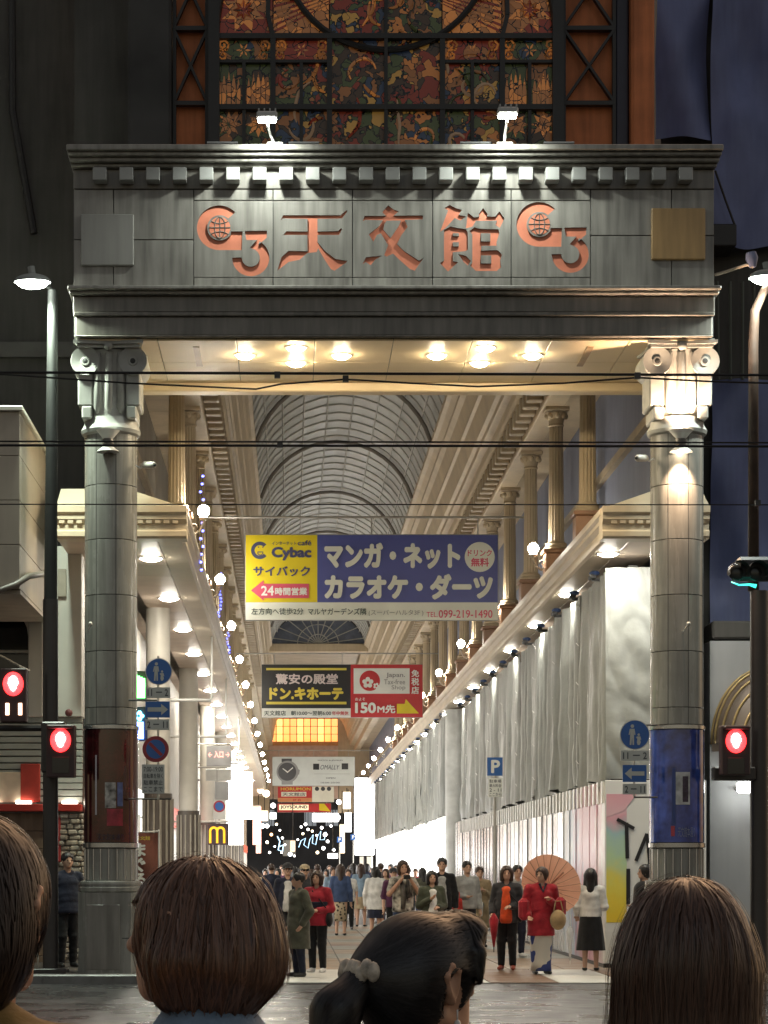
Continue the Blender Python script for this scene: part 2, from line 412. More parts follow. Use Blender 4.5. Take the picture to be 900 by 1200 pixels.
# soffit
cream = M('soffit_cream', (.86, .70, .46), .5, var=.06, scale=1.0)
sz = gz(395.3)
part('soffit_core', MB().box(gx(90), gx(833), GY+.05, GY+2.7, sz+.0, sz+.03), joint, gate)
for i in range(8):
    xa = gx(92)+i*(gx(831)-gx(92))/8; xb = xa+(gx(831)-gx(92))/8
    for j in range(2):
        part('soffit_panel', MB().box(xa+.005, xb-.005, GY+.06+j*1.33, GY+.06+(j+1)*1.33-.01, sz-.034, sz-.004, .004), cream, gate)
part('rear_beam', MB().box(gx(90), gx(833), GY+2.76, GY+3.05, sz-.16, sz+.6, .02), cream, gate)
# two thin slots in the soffit
for px, s in ((228, 1), (683, -1)):
    part('soffit_trim', MB().box(PX(px, 31.9), PX(px, 31.9)+.09, GY+.4, GY+1.6, sz-.046, sz-.036), M('trim_brown', (.45, .3, .16), .5), gate)

warm_em = EM('downlight_warm', (1.0, .82, .54), 150)
def downlight(x, y, z, label, group, em, r=.14, ring=None, dome=.06):
    t = thing('downlight', label, 'ceiling lamp', (x, y, z), group)
    part('trim_ring', MB().lathe([(r*1.25, -.002), (r*1.25, -.014), (r*1.02, -.02), (r*1.0, -.004)], (x, y, z), 24), ring or MATS['white_metal'], t, 'auto')
    part('lens', MB().ball((x, y, z-.002), (r, r, dome), 20, 5, -1, 0), em, t, True)
    return t
M('white_metal', (.75, .74, .7), .35, var=.05)
spots = [(287, 413), (347, 404), (347, 422), (400, 413), (512, 413), (569, 404), (562, 422), (624, 413)]
nm = ['leftmost in the gate soffit', 'front one of the left pair in the gate soffit', 'rear one of the left pair in the gate soffit', 'right of the left pair in the gate soffit',
      'left of the right pair in the gate soffit', 'front one of the right pair in the gate soffit', 'rear one of the right pair in the gate soffit', 'rightmost in the gate soffit']
for (px, py), s in zip(spots, nm):
    D = (sz-EYE)*F/(VY-py)
    downlight(PX(px, D), D, sz-.034, 'round warm downlight, '+s, 'downlights in the gate soffit', warm_em, .125, None, .065)

# ------------------------------------------------------------------ gate columns
col_m = M('column_granite', (.27, .265, .24), .26, var=.28, scale=2.0, streak=.65, rvar=.08, coat=.2)
cap_m = M('capital_stone', (.36, .36, .335), .5, var=.14, scale=4)
steel = M('ring_steel', (.5, .5, .5), .25, metal=.9, var=.08)
CY = GY+.5
def yz(py): return PZ(py, CY-.3)
def gate_column(cx, label, poster_mat, side):
    t = thing('gate_column', label, 'column', (cx, CY, 0))
    c = (cx, CY, 0)
    def octo(r, z0, z1, nm, mat=col_m):
        k = r*.41
        pl = [(cx-r, CY-k), (cx-k, CY-r), (cx+k, CY-r), (cx+r, CY-k), (cx+r, CY+k), (cx+k, CY+r), (cx-k, CY+r), (cx-r, CY+k)]
        k2 = r*.72
        pl = [(cx-r, CY-k2), (cx-k2, CY-r), (cx+k2, CY-r), (cx+r, CY-k2), (cx+r, CY+k2), (cx+k2, CY+r), (cx-k2, CY+r), (cx-r, CY+k2)]
        return part(nm, MB().prism(pl, z0, z1, 'z'), mat, t)
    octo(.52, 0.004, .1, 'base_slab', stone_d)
    pd = octo(.435, .1, yz(1046), 'plinth', col_m)
    part('panel', MB().box(cx-.30, cx+.16, CY-.447, CY-.43, .16, yz(1060), .005), stone_d, pd)
    part('seam', MB().box(cx+.19, cx+.35, CY-.439, CY-.425, .6, .612), joint, pd)
    part('base_moulding', MB().lathe([(.0, yz(1046)), (.44, yz(1046)), (.46, yz(1044)), (.46, yz(1040)), (.44, yz(1039)), (.45, yz(1036)), (.44, yz(1033)), (.40, yz(1032)), (.0, yz(1032))], c, 40), col_m, t, 'auto')
    def drum(z0, z1, r=.372, nm='drum', mat=col_m):
        g = .008
        return part(nm, MB().lathe([(r-.03, z0), (r-.012, z0), (r, z0+g), (r, z1-g), (r-.012, z1), (r-.03, z1)], c, 40), mat, t, 'auto')
    drum(yz(1032), yz(994))
    mbf = MB()
    for i in range(20):
        a = 2*math.pi*i/20; mbf.tube([(cx+.374*math.cos(a), CY+.374*math.sin(a), yz(1031)), (cx+.374*math.cos(a), CY+.374*math.sin(a), yz(995))], .012, 5)
    part('rib', mbf, steel, t)['kind'] = 'stuff'
    part('ring', MB().lathe([(.36, yz(994)), (.40, yz(993)), (.40, yz(988)), (.36, yz(987))], c, 40), steel, t, 'auto')
    part('ring', MB().lathe([(.36, yz(855)), (.40, yz(854)), (.40, yz(850)), (.36, yz(849))], c, 40), steel, t, 'auto')
    p = part('poster', MB().lathe([(.36, yz(987)), (.386, yz(987)), (.386, yz(855)), (.36, yz(855))], c, 40), poster_mat, t, 'auto')
    def patch(name, a0, a1, y0, y1, mat, rr=.389, lab=None):
        return part(name, MB().grid(lambda u, v: (cx+rr*math.cos(R(a0+(a1-a0)*u)), CY+rr*math.sin(R(a0+(a1-a0)*u)), yz(y0)+(yz(y1)-yz(y0))*v), 10, 2), mat, p, True)
    def ctext(s, a0, a1, y0, y1, mat, bold=.02):
        rr = .392
        mbt = text_in(MB(), s, 0, 1, 0, 1, 0, bold, fn=lambda u, v: (cx+rr*math.cos(R(a0+(a1-a0)*u)), CY+rr*math.sin(R(a0+(a1-a0)*u)), yz(y0)+(yz(y1)-yz(y0))*v))
        part('lettering', mbt, mat, p)
    if side < 0:
        patch('photo', 262, 285, 947, 917, M('poster_photo', (.4, .38, .36), .3, var=.6, scale=14))
        patch('print_band', 288, 300, 945, 917, M('poster_blue', (.1, .13, .3), .3, var=.4, scale=9))
        patch('print_band', 266, 300, 968, 948, M('poster_crimson', (.35, .03, .05), .3, var=.4, scale=9))
        patch('print_stroke', 240, 244, 955, 885, M('poster_pale', (.5, .45, .5), .3))
        ctext('天文館本通り', 246, 302, 985, 977, M('poster_ink', (.03, .02, .05), .3))
    else:
        patch('photo', 258, 288, 943, 905, M('poster_photo2', (.55, .55, .55), .3, var=.3, scale=8))
        patch('print_figure', 272, 284, 940, 910, M('poster_dark', (.05, .03, .06), .3, var=.5, scale=30), .391)
        patch('print_band', 250, 258, 966, 900, M('poster_blue2', (.03, .06, .22), .3))
        ctext('天文館本通り', 262, 300, 981, 969, M('poster_ink2', (.25, .28, .4), .3))
        patch('print_dot', 248, 256, 980, 968, M('poster_red', (.4, .05, .08), .3))
    js = [849, 829, 763, 697, 632, 568, 507]
    for a, b in zip(js[:-1], js[1:]): drum(yz(a), yz(b))
    mbs = MB()
    for i in range(8):
        a = 2*math.pi*(i+.35)/8; mbs.box(cx+.366*math.cos(a)-.004, cx+.366*math.cos(a)+.004, CY+.3705*math.sin(a)-.004, CY+.3705*math.sin(a)+.004, yz(849), yz(507))
    part('seam', mbs, joint, t)['kind'] = 'stuff'
    # collar and capital
    part('collar', MB().lathe([(.36, yz(509)), (.41, yz(506)), (.425, yz(502)), (.41, yz(499)), (.38, yz(495)), (.37, yz(488)), (.0, yz(488))], c, 40), cap_m, t, 'auto')
    part('capital_core', MB().lathe([(.34, yz(490)), (.335, yz(420)), (.37, yz(410)), (.0, yz(409))], c, 40), cap_m, t, 'auto')
    for i, dx in enumerate((-.16, 0, .16)):
        for s in (-1, 1):
            yy = CY+s*math.sqrt(.34**2-dx**2)
            part('flute', MB().tube([(cx+dx, yy, yz(484)), (cx+dx, yy, yz(478)), (cx+dx, yy, yz(414))], [.02, .06, .06], 10), cap_m, t, 'auto')
    for sx in (-1, 1):
        x0 = cx+sx*.31
        sl = part('bracket', MB().box(cx+sx*.23, cx+sx*.44, CY-.33, CY+.33, yz(476), yz(425), .02).box(cx+sx*.24, cx+sx*.385, CY-.34, CY+.34, yz(491), yz(476)+.0, .02), cap_m, t)
        mbv = MB()
        vx, vz = cx+sx*.335, yz(424); pr = [(0, -.36), (.06, -.36), (.065, -.345), (.2, -.37), (.205, -.35), (.205, .35), (.2, .37), (0, .36)]
        n = 32; vs_ = []; fs_ = []
        for i in range(n):
            a = 2*math.pi*i/n
            for r_, y_ in pr: vs_.append((vx+r_*math.cos(a), CY+y_, vz+r_*math.sin(a)))
        kk = len(pr)
        for i in range(n):
            j = (i+1) % n
            for q in range(kk-1): fs_.append((i*kk+q, i*kk+q+1, j*kk+q+1, j*kk+q))
        mbv.add(vs_, fs_)
        vo = part('volute', mbv, cap_m, t, 'auto')
        part('eye', MB().lathe([(0, 0), (.055, 0), (.055, .02)], (0, 0, 0), 16), joint, vo)
        e = vo.children[0]; e.rotation_euler = (R(90), 0, 0); e.location = Vector((vx, CY-.352, vz))-wloc(t)
        e.data = MB().ball((0, 0, 0), (.055, .055, .012), 16, 6).mesh('eye', joint, smooth=True)
    for k, (py0, py1, ex) in enumerate(((409, 405.5, .44), (405.3, 401.5, .49), (401.3, 396.5, .45))):
        pl = []
        for qx, qy in ((-1, -1), (1, -1), (1, 1), (-1, 1)):
            for u in np.linspace(0, 1, 7)[:-1]:
                nx_, ny_ = {(-1, -1): (1, -1), (1, -1): (1, 1), (1, 1): (-1, 1), (-1, 1): (-1, -1)}[(qx, qy)]
                X_ = qx+(nx_-qx)*u; Y_ = qy+(ny_-qy)*u
                bow = 1-.12*math.sin(math.pi*u)
                if abs(qx-nx_) < .1: X_ *= bow
                else: Y_ *= bow
                pl.append((cx+X_*ex, CY+Y_*ex))
        part('abacus', MB().prism(pl, yz(py0), min(yz(py1), sz-.002), 'z'), cap_m, t)
    part('keystone', MB().ball((cx, CY-.44, yz(408)), (.07, .06, .06), 14, 8), cap_m, t, True)
    return t
gate_column(PX(128, CY-.3), 'left gate column wrapped in a dark red poster', M('poster_red_print', (.062, .008, .010), .12, var=.5, scale=5, coat=.8), -1)
gate_column(PX(797.5, CY-.3), 'right gate column wrapped in a blue poster', M('poster_blue_print', (.045, .085, .36), .12, var=.45, scale=5, coat=.8), 1)
# lamps clamped on the column necks
def column_lamp(cx, label, lit):
    z = yz(522); y = CY-.372-.13
    t = thing('column_lamp', label, 'wall lamp', (cx, y, z), None)
    part('bracket', MB().box(cx-.03, cx+.03, y-.02, CY-.365, z-.02, z+.02), MATS['joint_dark'], t)
    part('housing', MB().lathe([(0, -.05), (.075, -.05), (.085, .0), (.075, .05), (0, .05)], (cx, y, z), 16), M('lamp_housing', (.1, .09, .08), .4), t, 'auto')
    part('reflector', MB().lathe([(.05, .05), (.16, .17), (.165, .17), (.06, .045)], (cx, y, z), 20), MATS['white_metal'], t, 'auto')
    part('reflector', MB().lathe([(.05, -.05), (.16, -.13), (.165, -.13), (.06, -.045)], (cx, y, z), 20), MATS['white_metal'], t, 'auto')
    em = EM('column_lamp_glow', (1, .80, .58), 35) if lit else M('lamp_glass_off', (.5, .48, .45), .15)
    part('bulb', MB().ball((cx, y, z+.085), .05, 12, 8), em, t, True)
    part('bulb', MB().ball((cx, y, z-.085), .045, 12, 8), em, t, True)
    if lit:
        for sgn, e, a in ((1, 210, 110), (-1, 190, 85)):
            L = bpy.data.lights.new('lamp_beam', 'SPOT'); L.energy = e; L.color = (1, .68, .44); L.spot_size = R(a); L.spot_blend = .6; L.shadow_soft_size = .05
            o = link('lamp_beam', L, t, (0, -.05, .1*sgn+sgn*.06)); o.rotation_euler = (R(180-9) if sgn > 0 else R(10), 0, 0)
    return t
column_lamp(PX(128, CY-.3), 'unlit lamp clamped on the neck of the left gate column', False)
column_lamp(PX(795, CY-.3), 'lit lamp glowing on the neck of the right gate column', True)
# CCTV cameras on side arms
def cctv(cx, z, sgn, label):
    t = thing('security_camera', label, 'camera', (cx, CY-.2, z))
    part('arm', MB().tube([(cx, CY-.2, z+.06), (cx+sgn*.07, CY-.22, z+.02), (cx+sgn*.12, CY-.24, z+.05)], .014, 6), MATS['white_metal'], t)
    part('housing', MB().tube([(cx+sgn*.10, CY-.2, z+.06), (cx+sgn*.13, CY-.26, z+.055), (cx+sgn*.26, CY-.40, z+.03), (cx+sgn*.28, CY-.42, z+.028)], [.03, .05, .05, .035], 10), M('camera_shell', (.6, .58, .52), .4), t, 'auto')
    part('lens', MB().ball((cx+sgn*.285, CY-.43, z+.027), .025, 10, 6), joint, t, True)
    return t
cctv(PX(160, CY-.3)-.02, yz(549), 1, 'small white security camera on the left gate column')
cctv(PX(766, CY-.3)+.02, yz(541), -1, 'small white security camera on the right gate column')
for px, lab in ((107, 'tiny white spotlight on an arm on the left gate column'), (805, 'tiny white spotlight on an arm on the right gate column')):
    cx = PX(px, CY-.4); z = yz(734)
    t = thing('arm_lamp', lab, 'lamp', (cx, CY-.36, z))
    part('arm', MB().tube([(cx-.06, CY-.33, z-.1), (cx-.03, CY-.45, z-.04), (cx, CY-.52, z)], .008, 6), MATS['white_metal'], t)
    part('bulb', MB().ball((cx, CY-.53, z+.01), .03, 10, 6), MATS['camera_shell'], t, True)

# ------------------------------------------------------------------ floodlights and boxes on top of the cornice
def flood(pb, ph, label):
    zb = gz(178); xb = PX(pb[0], GY-.2); xh = PX(ph[0], GY-.65); zh = PZ(ph[1], GY-.65); yb = GY-.2; yh = GY-.75
    t = thing('floodlight', label, 'floodlight', (xb, yb, zb), 'floodlights over the gate fascia')
    part('base', MB().box(xb-.11, xb+.11, yb-.08, yb+.1, zb, zb+.05, .01), MATS['white_metal'], t)
    part('arm', MB().tube([(xb, yb, zb+.04), (xb+(xh-xb)*.6, yb-.15, zb+(zh-zb)*.6), (xh, yh+.05, zh-.03)], .018, 8), MATS['white_metal'], t)
    hd = part('head', MB().box(xh-.14, xh+.14, yh-.10, yh+.10, zh+.0, zh+.09, .02), M('flood_body', (.5, .5, .48), .4), t)
    for i in range(4): part('fin', MB().box(xh-.12+i*.075, xh-.10+i*.075, yh-.09, yh+.09, zh+.09, zh+.125), M('flood_body'), hd)
    part('lens', MB().box(xh-.12, xh+.12, yh-.08, yh+.08, zh-.02, zh-.001, .006), EM('flood_glow', (.95, 1, .92), 60), t)
    L = bpy.data.lights.new('flood_beam', 'SPOT'); L.energy = 120; L.color = (.93, 1, .9); L.spot_size = R(150); L.spot_blend = .7; L.shadow_soft_size = .08
    o = link('flood_beam', L, t, Vector((xh, yh, zh-.05))-Vector((xb, yb, zb))); o.rotation_euler = (R(22), 0, 0)
flood((322, 176), (313, 143), 'white floodlight on a bent arm above the left half of the fascia')
flood((591, 173), (594, 138), 'white floodlight on an upright arm above the right half of the fascia')
for px, lab in ((261, 'grey vented box on the cornice, leftmost of four'), (356, 'grey vented box on the cornice, just right of the left floodlight'), (556, 'grey vented box on the cornice, just left of the right floodlight'), (653, 'grey vented box on the cornice, rightmost of four')):
    x = PX(px, GY+.3); z = gz(178)
    t = thing('vent_box', lab, 'box', (x, GY+.3, z), 'vented boxes on the cornice')
    part('casing', MB().box(x-.2, x+.2, GY+.1, GY+.5, z, z+.15, .02), M('box_grey', (.35, .36, .36), .5), t)
    part('lid', MB().box(x-.215, x+.215, GY+.085, GY+.515, z+.15, z+.175, .005), M('box_grey'), t)
    for i in range(9): part('slat', MB().box(x-.16+i*.04-.006, x-.16+i*.04+.006, GY+.09, GY+.1, z+.03, z+.13), joint, t)
# ------------------------------------------------------------------ stained glass over the gate
def glass_mat(name, cols, scale, strength, seed, lead=.06, dist=.6):
    m = bpy.data.materials.new(name); m.use_nodes = True
    n = m.node_tree.nodes; l = m.node_tree.links; b = n['Principled BSDF']
    tc = n.new('ShaderNodeTexCoord'); mp = n.new('ShaderNodeMapping'); mp.inputs['Location'].default_value = (seed*3.1, seed*1.7, seed*.9)
    l.new(tc.outputs['Object'], mp.inputs['Vector'])
    nz = n.new('ShaderNodeTexNoise'); nz.inputs['Scale'].default_value = scale*.5; l.new(mp.outputs[0], nz.inputs['Vector'])
    mxv = n.new('ShaderNodeMix'); mxv.data_type = 'VECTOR'; mxv.inputs['Factor'].default_value = dist*.35
    l.new(mp.outputs[0], mxv.inputs['A']); l.new(nz.outputs['Color'], mxv.inputs['B'])
    vo = n.new('ShaderNodeTexVoronoi'); vo.inputs['Scale'].default_value = scale; l.new(mxv.outputs['Result'], vo.inputs['Vector'])
    ve = n.new('ShaderNodeTexVoronoi'); ve.feature = 'DISTANCE_TO_EDGE'; ve.inputs['Scale'].default_value = scale; l.new(mxv.outputs['Result'], ve.inputs['Vector'])
    sp = n.new('ShaderNodeSeparateColor'); l.new(vo.outputs['Color'], sp.inputs[0])
    cr = n.new('ShaderNodeValToRGB'); cr.color_ramp.interpolation = 'CONSTANT'
    while len(cr.color_ramp.elements) < len(cols): cr.color_ramp.elements.new(.5)
    for i, c in enumerate(cols):
        cr.color_ramp.elements[i].position = i/len(cols); cr.color_ramp.elements[i].color = (*c, 1)
    l.new(sp.outputs[0], cr.inputs[0])
    th = n.new('ShaderNodeMath'); th.operation = 'GREATER_THAN'; th.inputs[1].default_value = lead; l.new(ve.outputs['Distance'], th.inputs[0])
    mc = n.new('ShaderNodeVectorMath'); mc.operation = 'SCALE'; l.new(cr.outputs[0], mc.inputs[0]); l.new(th.outputs[0], mc.inputs['Scale'])
    l.new(mc.outputs[0], b.inputs['Base Color']); l.new(mc.outputs[0], b.inputs['Emission Color'])
    b.inputs['Emission Strength'].default_value = strength; b.inputs['Roughness'].default_value = .25
    return m
OR = (.55, .20, .05); RD = (.22, .035, .018); GN = (.07, .085, .03); BL = (.035, .05, .085); YE = (.50, .27, .06); DK = (.06, .035, .02); BR = (.30, .12, .04)
SG = .075
g_fig = [glass_mat('stained_figure_%d' % i, [RD, OR, GN, DK, BL, YE, RD, BR, GN, DK][i % 3:]+[BR], 8.5, SG*.9, i, .045, 1.3) for i in range(4)]
g_orange = glass_mat('stained_orange', [OR, BR, OR, BR], 9, SG*2.0, 11, .03)
g_red = glass_mat('stained_red', [RD, RD, BR], 7, SG*1.2, 12, .03)
g_dark = glass_mat('stained_dull', [GN, DK, BR, GN], 8, SG*.7, 13, .04)
g_teal = glass_mat('stained_teal', [BL, GN], 8, SG*.9, 14, .04)
lamplit_plaster0 = M('orange_lamplit_plaster', (.60, .19, .07), .7, var=.3, scale=2, streak=.5)  # plaster's brick orange with sodium lamplight painted in
iron = M('window_iron', (.025, .023, .022), .5, var=.1)
DW = 34.2
def wx(px): return PX(px, DW)
def wz(py): return PZ(py, DW)
win = thing('stained_glass_window', 'tall stained glass window of orange, red and green panes above the gate', 'window', (wx(452), DW, gz(190)))
def pane(x0, y0, x1, y1, mat):
    return part('pane', MB().box(wx(x0)+.01, wx(x1)-.01, DW, DW+.02, wz(y1)+.01, wz(y0)-.01), mat, win)
part('backing', MB().box(wx(246), wx(658), DW+.03, DW+.07, wz(186), wz(-150)), joint, win)
def petals(pn, cx, cy, r, n, mat, wd=.32, r0=.12, ph=0):
    for i in range(n):
        a = 2*math.pi*(i+ph)/n; ca, sa = math.cos(a), math.sin(a)
        pts = [(r0, 0), (.5, wd*.42), (1, 0), (.5, -wd*.42)]
        part('petal', MB().prism([(wx(cx)+(u*ca-v_*sa)*r, wz(cy)+(u*sa+v_*ca)*r) for u, v_ in pts], DW-.008, DW-.002), mat, pn)
XS = [251, 320, 386, 452, 518, 588, 653]
for i in range(6):
    a, b = XS[i], XS[i+1]; outer = i in (0, 1, 4, 5)
    if outer:
        star = i in (0, 5)
        p = pane(a, -24, b, 45, g_red if star else g_orange)
        if star: petals(p, (a+b)/2, 12, .36, 8, g_orange, .5, .1, .5); petals(p, (a+b)/2, 12, .18, 8, g_red, .5, .1)
        else:
            for k in range(7):
                t0 = -8+k*7.5; xo = 388 if i == 1 else 516; xe = a if i == 1 else b
                part('ray', MB().prism([(wx(xo), wz(t0*.4-12)), (wx(xe), wz(t0-1)), (wx(xe), wz(t0+2.2)), (wx(xo), wz(t0*.4-11))], DW-.008, DW-.002), g_red, p)
        p = pane(a, 45, b, 74, g_dark if star else g_red)
        cx = (a+b)/2
        part('roundel', MB().prism([(wx(cx)+.17*math.cos(2*math.pi*q/20), wz(59)+.17*math.sin(2*math.pi*q/20)) for q in range(20)], DW-.006, DW-.001), g_teal if star else g_red, p)
        petals(p, cx, 59, .12, 6, g_orange)
        for s in (-1, 1):
            for zz in (-1, 1):
                pts = [(wx(cx+s*24)+.10*(1-t/9)*math.cos(t*1.1+zz), DW-.008, wz(59+zz*6)+.10*(1-t/9)*math.sin(t*1.1+zz)) for t in range(9)]
                part('scroll', MB().tube(pts, .018, 4), g_orange, p)
        for (u0, u1) in ((a, (a+b)/2), ((a+b)/2, b)):
            p = pane(u0, 74, u1, 128, g_dark if star else g_fig[i % 4])
            if star:
                for k in range(5):
                    xx = u0+6+k*(u1-u0-12)/4; hh = 14+10*math.sin(math.pi*(k+.5)/5)
                    part('flame', MB().prism([(wx(xx-2.2), wz(124)), (wx(xx+2.2), wz(124)), (wx(xx+2.4), wz(124-hh)), (wx(xx), wz(116-hh-8)), (wx(xx-2.4), wz(124-hh))], DW-.008, DW-.002), g_orange, p)
            p = pane(u0, 128, u1, 184, g_dark if star else g_fig[(i+1) % 4])
            if star: petals(p, (u0+u1)/2, 146, .2, 8, g_orange, .45)
    else:
        for (ya, yb) in ((-70, 45), (45, 128), (128, 184)):
            pane(a, ya, b, yb, g_fig[(i+ya) % 4])
# curling lead lines over the figure panes
rl = random.Random(21); leadc = [g_orange, M('lead_pale', (.30, .2, .13), .4, emit=(.30, .18, .10), estr=.10), g_red, g_dark]
for i in range(46):
    x0 = rl.choice((rl.uniform(392, 446), rl.uniform(458, 512), rl.uniform(326, 380), rl.uniform(524, 582))); y0 = rl.uniform(-60, 175) if 386 < x0 < 518 else rl.uniform(80, 175); a = rl.uniform(0, 6.28); k = rl.uniform(-.5, .5); pts = []
    for q in range(12):
        if not (min((b for b in XS if b > x0), default=653)-3 > x0 > max((b for b in XS if b < x0), default=251)+3 and y0 < 180): break
        pts.append((wx(x0), DW-.012, wz(y0))); a += k+.12*math.sin(q); x0 += 5*math.cos(a); y0 += 5*math.sin(a)
    if len(pts) > 3: part('lead_line', MB().tube(pts, [.008+.022*math.sin(math.pi*(q+.5)/len(pts)) for q in range(len(pts))], 5), leadc[i % 4], win)
# upper part, above the frame edge
for i in range(6): pane(XS[i], -150, XS[i+1], -70 if i in (2, 3) else -24, g_fig[i % 4])
def bar(x0, y0, x1, y1, wpx=5, dep=.12):
    p0 = Vector((wx(x0), 0, wz(y0))); p1 = Vector((wx(x1), 0, wz(y1))); d = (p1-p0).normalized(); nrm = Vector((-d.z, 0, d.x))*(wpx*DW/F/2)
    q = [p0+nrm, p1+nrm, p1-nrm, p0-nrm]
    return part('mullion', MB().prism([(v.x, v.z) for v in q], DW-dep+rnd.uniform(0, .01), DW+.06), iron, win)
for x, wd in zip(XS, (13, 6, 6, 4, 6, 6, 13)):
    bar(x, 184, x, -150 if x in (251, 653) else (45 if x in (320, 386, 518, 588) else -150), wd, .16 if wd > 10 else .12)
bar(251, 45, 653, 45, 6, .13); bar(251, 128, 653, 128, 6, .13); bar(251, 74, 386, 74, 3.5, .1); bar(518, 74, 653, 74, 3.5, .1)
for x in (286, 353, 553, 620): bar(x, 184, x, 74, 4, .1)
# big ring with spokes
mbr = MB(); cxr, czr, rr = wx(452), wz(-62), 122*DW/F
mbr.tube([(cxr+rr*math.cos(a), DW-.05, czr+rr*math.sin(a)) for a in np.linspace(0, 2*math.pi, 49)], .05, 6, False)
part('ring', mbr, iron, win)
for a in (-150, -118, -62, -30, 0, 180, 30, 150):
    ex = 330 if a in (-118, -62) else 200
    x0 = 452+122*math.cos(R(a)); y0 = -62-122*math.sin(R(a)); x1 = 452+ex*.62*math.cos(R(a))*1.35; y1 = -62-ex*.5*math.sin(R(a))
    if a in (-150, -30): bar(x0, y0, 452+(-200 if a == -150 else 200), 10-28, 5)
bar(320, 45, 314, 20, 5); bar(314, 20, 316, -60, 5); bar(588, 45, 594, 20, 5); bar(594, 20, 592, -60, 5)
part('frame_beam', MB().box(wx(200), wx(742), DW+.08, DW+.5, wz(-160), wz(-146)), iron, win)
# outer arch of the window and the plaster corners outside it
arc_ = [(452+201*math.cos(a), 45-201*math.sin(a)) for a in np.linspace(0, math.pi, 33)]
part('arch_frame', MB().tube([(wx(x), DW-.06, wz(y)) for x, y in arc_], .085, 8, False), iron, win)
for sg_ in (0, 1):
    q = arc_[:17] if sg_ == 0 else arc_[16:]
    cnr = (655, -158) if sg_ == 0 else (249, -158)
    part('spandrel', MB().prism([(wx(x), wz(y)) for x, y in q]+[(wx(452), wz(-158)), (wx(cnr[0]), wz(cnr[1]))] if sg_ == 0 else [(wx(x), wz(y)) for x, y in q]+[(wx(cnr[0]), wz(cnr[1])), (wx(452), wz(-158))], DW-.045, DW-.02), lamplit_plaster0, win)
# braced steel bays on either side, over an orange plastered wall with sodium glow painted in
lamplit_plaster = M('orange_lamplit_plaster', (.60, .19, .07), .7, var=.3, scale=2, streak=.5)
def braced(x0, x1, label, xbr):
    t = thing('braced_bay', label, 'steel frame', (wx((x0+x1)/2), DW, gz(190)))
    part('wall', MB().box(wx(x0), wx(x1), DW+.25, DW+.5, gz(190), wz(-150)), lamplit_plaster, t)
    def b2(a, b, c, d, wd):
        p0 = Vector((wx(a), 0, wz(b))); p1 = Vector((wx(c), 0, wz(d))); dd = (p1-p0).normalized(); nr = Vector((-dd.z, 0, dd.x))*(wd*DW/F/2)
        part('strut', MB().prism([(v.x, v.z) for v in (p0+nr, p1+nr, p1-nr, p0-nr)], DW+.08+rnd.uniform(0, .02), DW+.2), iron, t)
    for ys in ((185, 118), (118, 30), (30, -60)):
        b2(x0, ys[1], x1, ys[1], 5)
        if ys[1] <= 30 and xbr: b2(x0, ys[0], x1, ys[1], 3); b2(x0, ys[1], x1, ys[0], 3)
    b2(x0+1, 185, x0+1, -150, 4); b2(x1-1, 185, x1-1, -150, 4)
braced(203, 243, 'narrow cross-braced steel bay left of the stained glass', True)
braced(661, 722, 'wide cross-braced steel bay right of the stained glass', True)
solo('pillar', MB().box(wx(739), wx(766), DW-.1, DW+.5, gz(190), wz(-150), .04), lamplit_plaster, 'plastered pillar between the braced bay and the blue sheeting, orange lamplight painted in', 'pillar', (wx(752), DW, gz(190)))  # the pillar's orange is sodium lamplight put into its colour
solo('pillar', MB().box(wx(723), wx(738), DW+.1, DW+.5, gz(190), wz(-150), .02), M('dark_blue_steel', (.03, .03, .05), .5), 'slim dark pillar beside the right braced bay', 'pillar', (wx(730), DW, gz(190)))
solo('pillar', MB().box(wx(150), wx(201), DW-.1, DW+.6, gz(190), wz(-150), .04), M('dark_stone', (.05, .048, .046), .7, var=.3, scale=1), 'dark stone pillar left of the stained glass', 'pillar', (wx(175), DW, gz(190)))

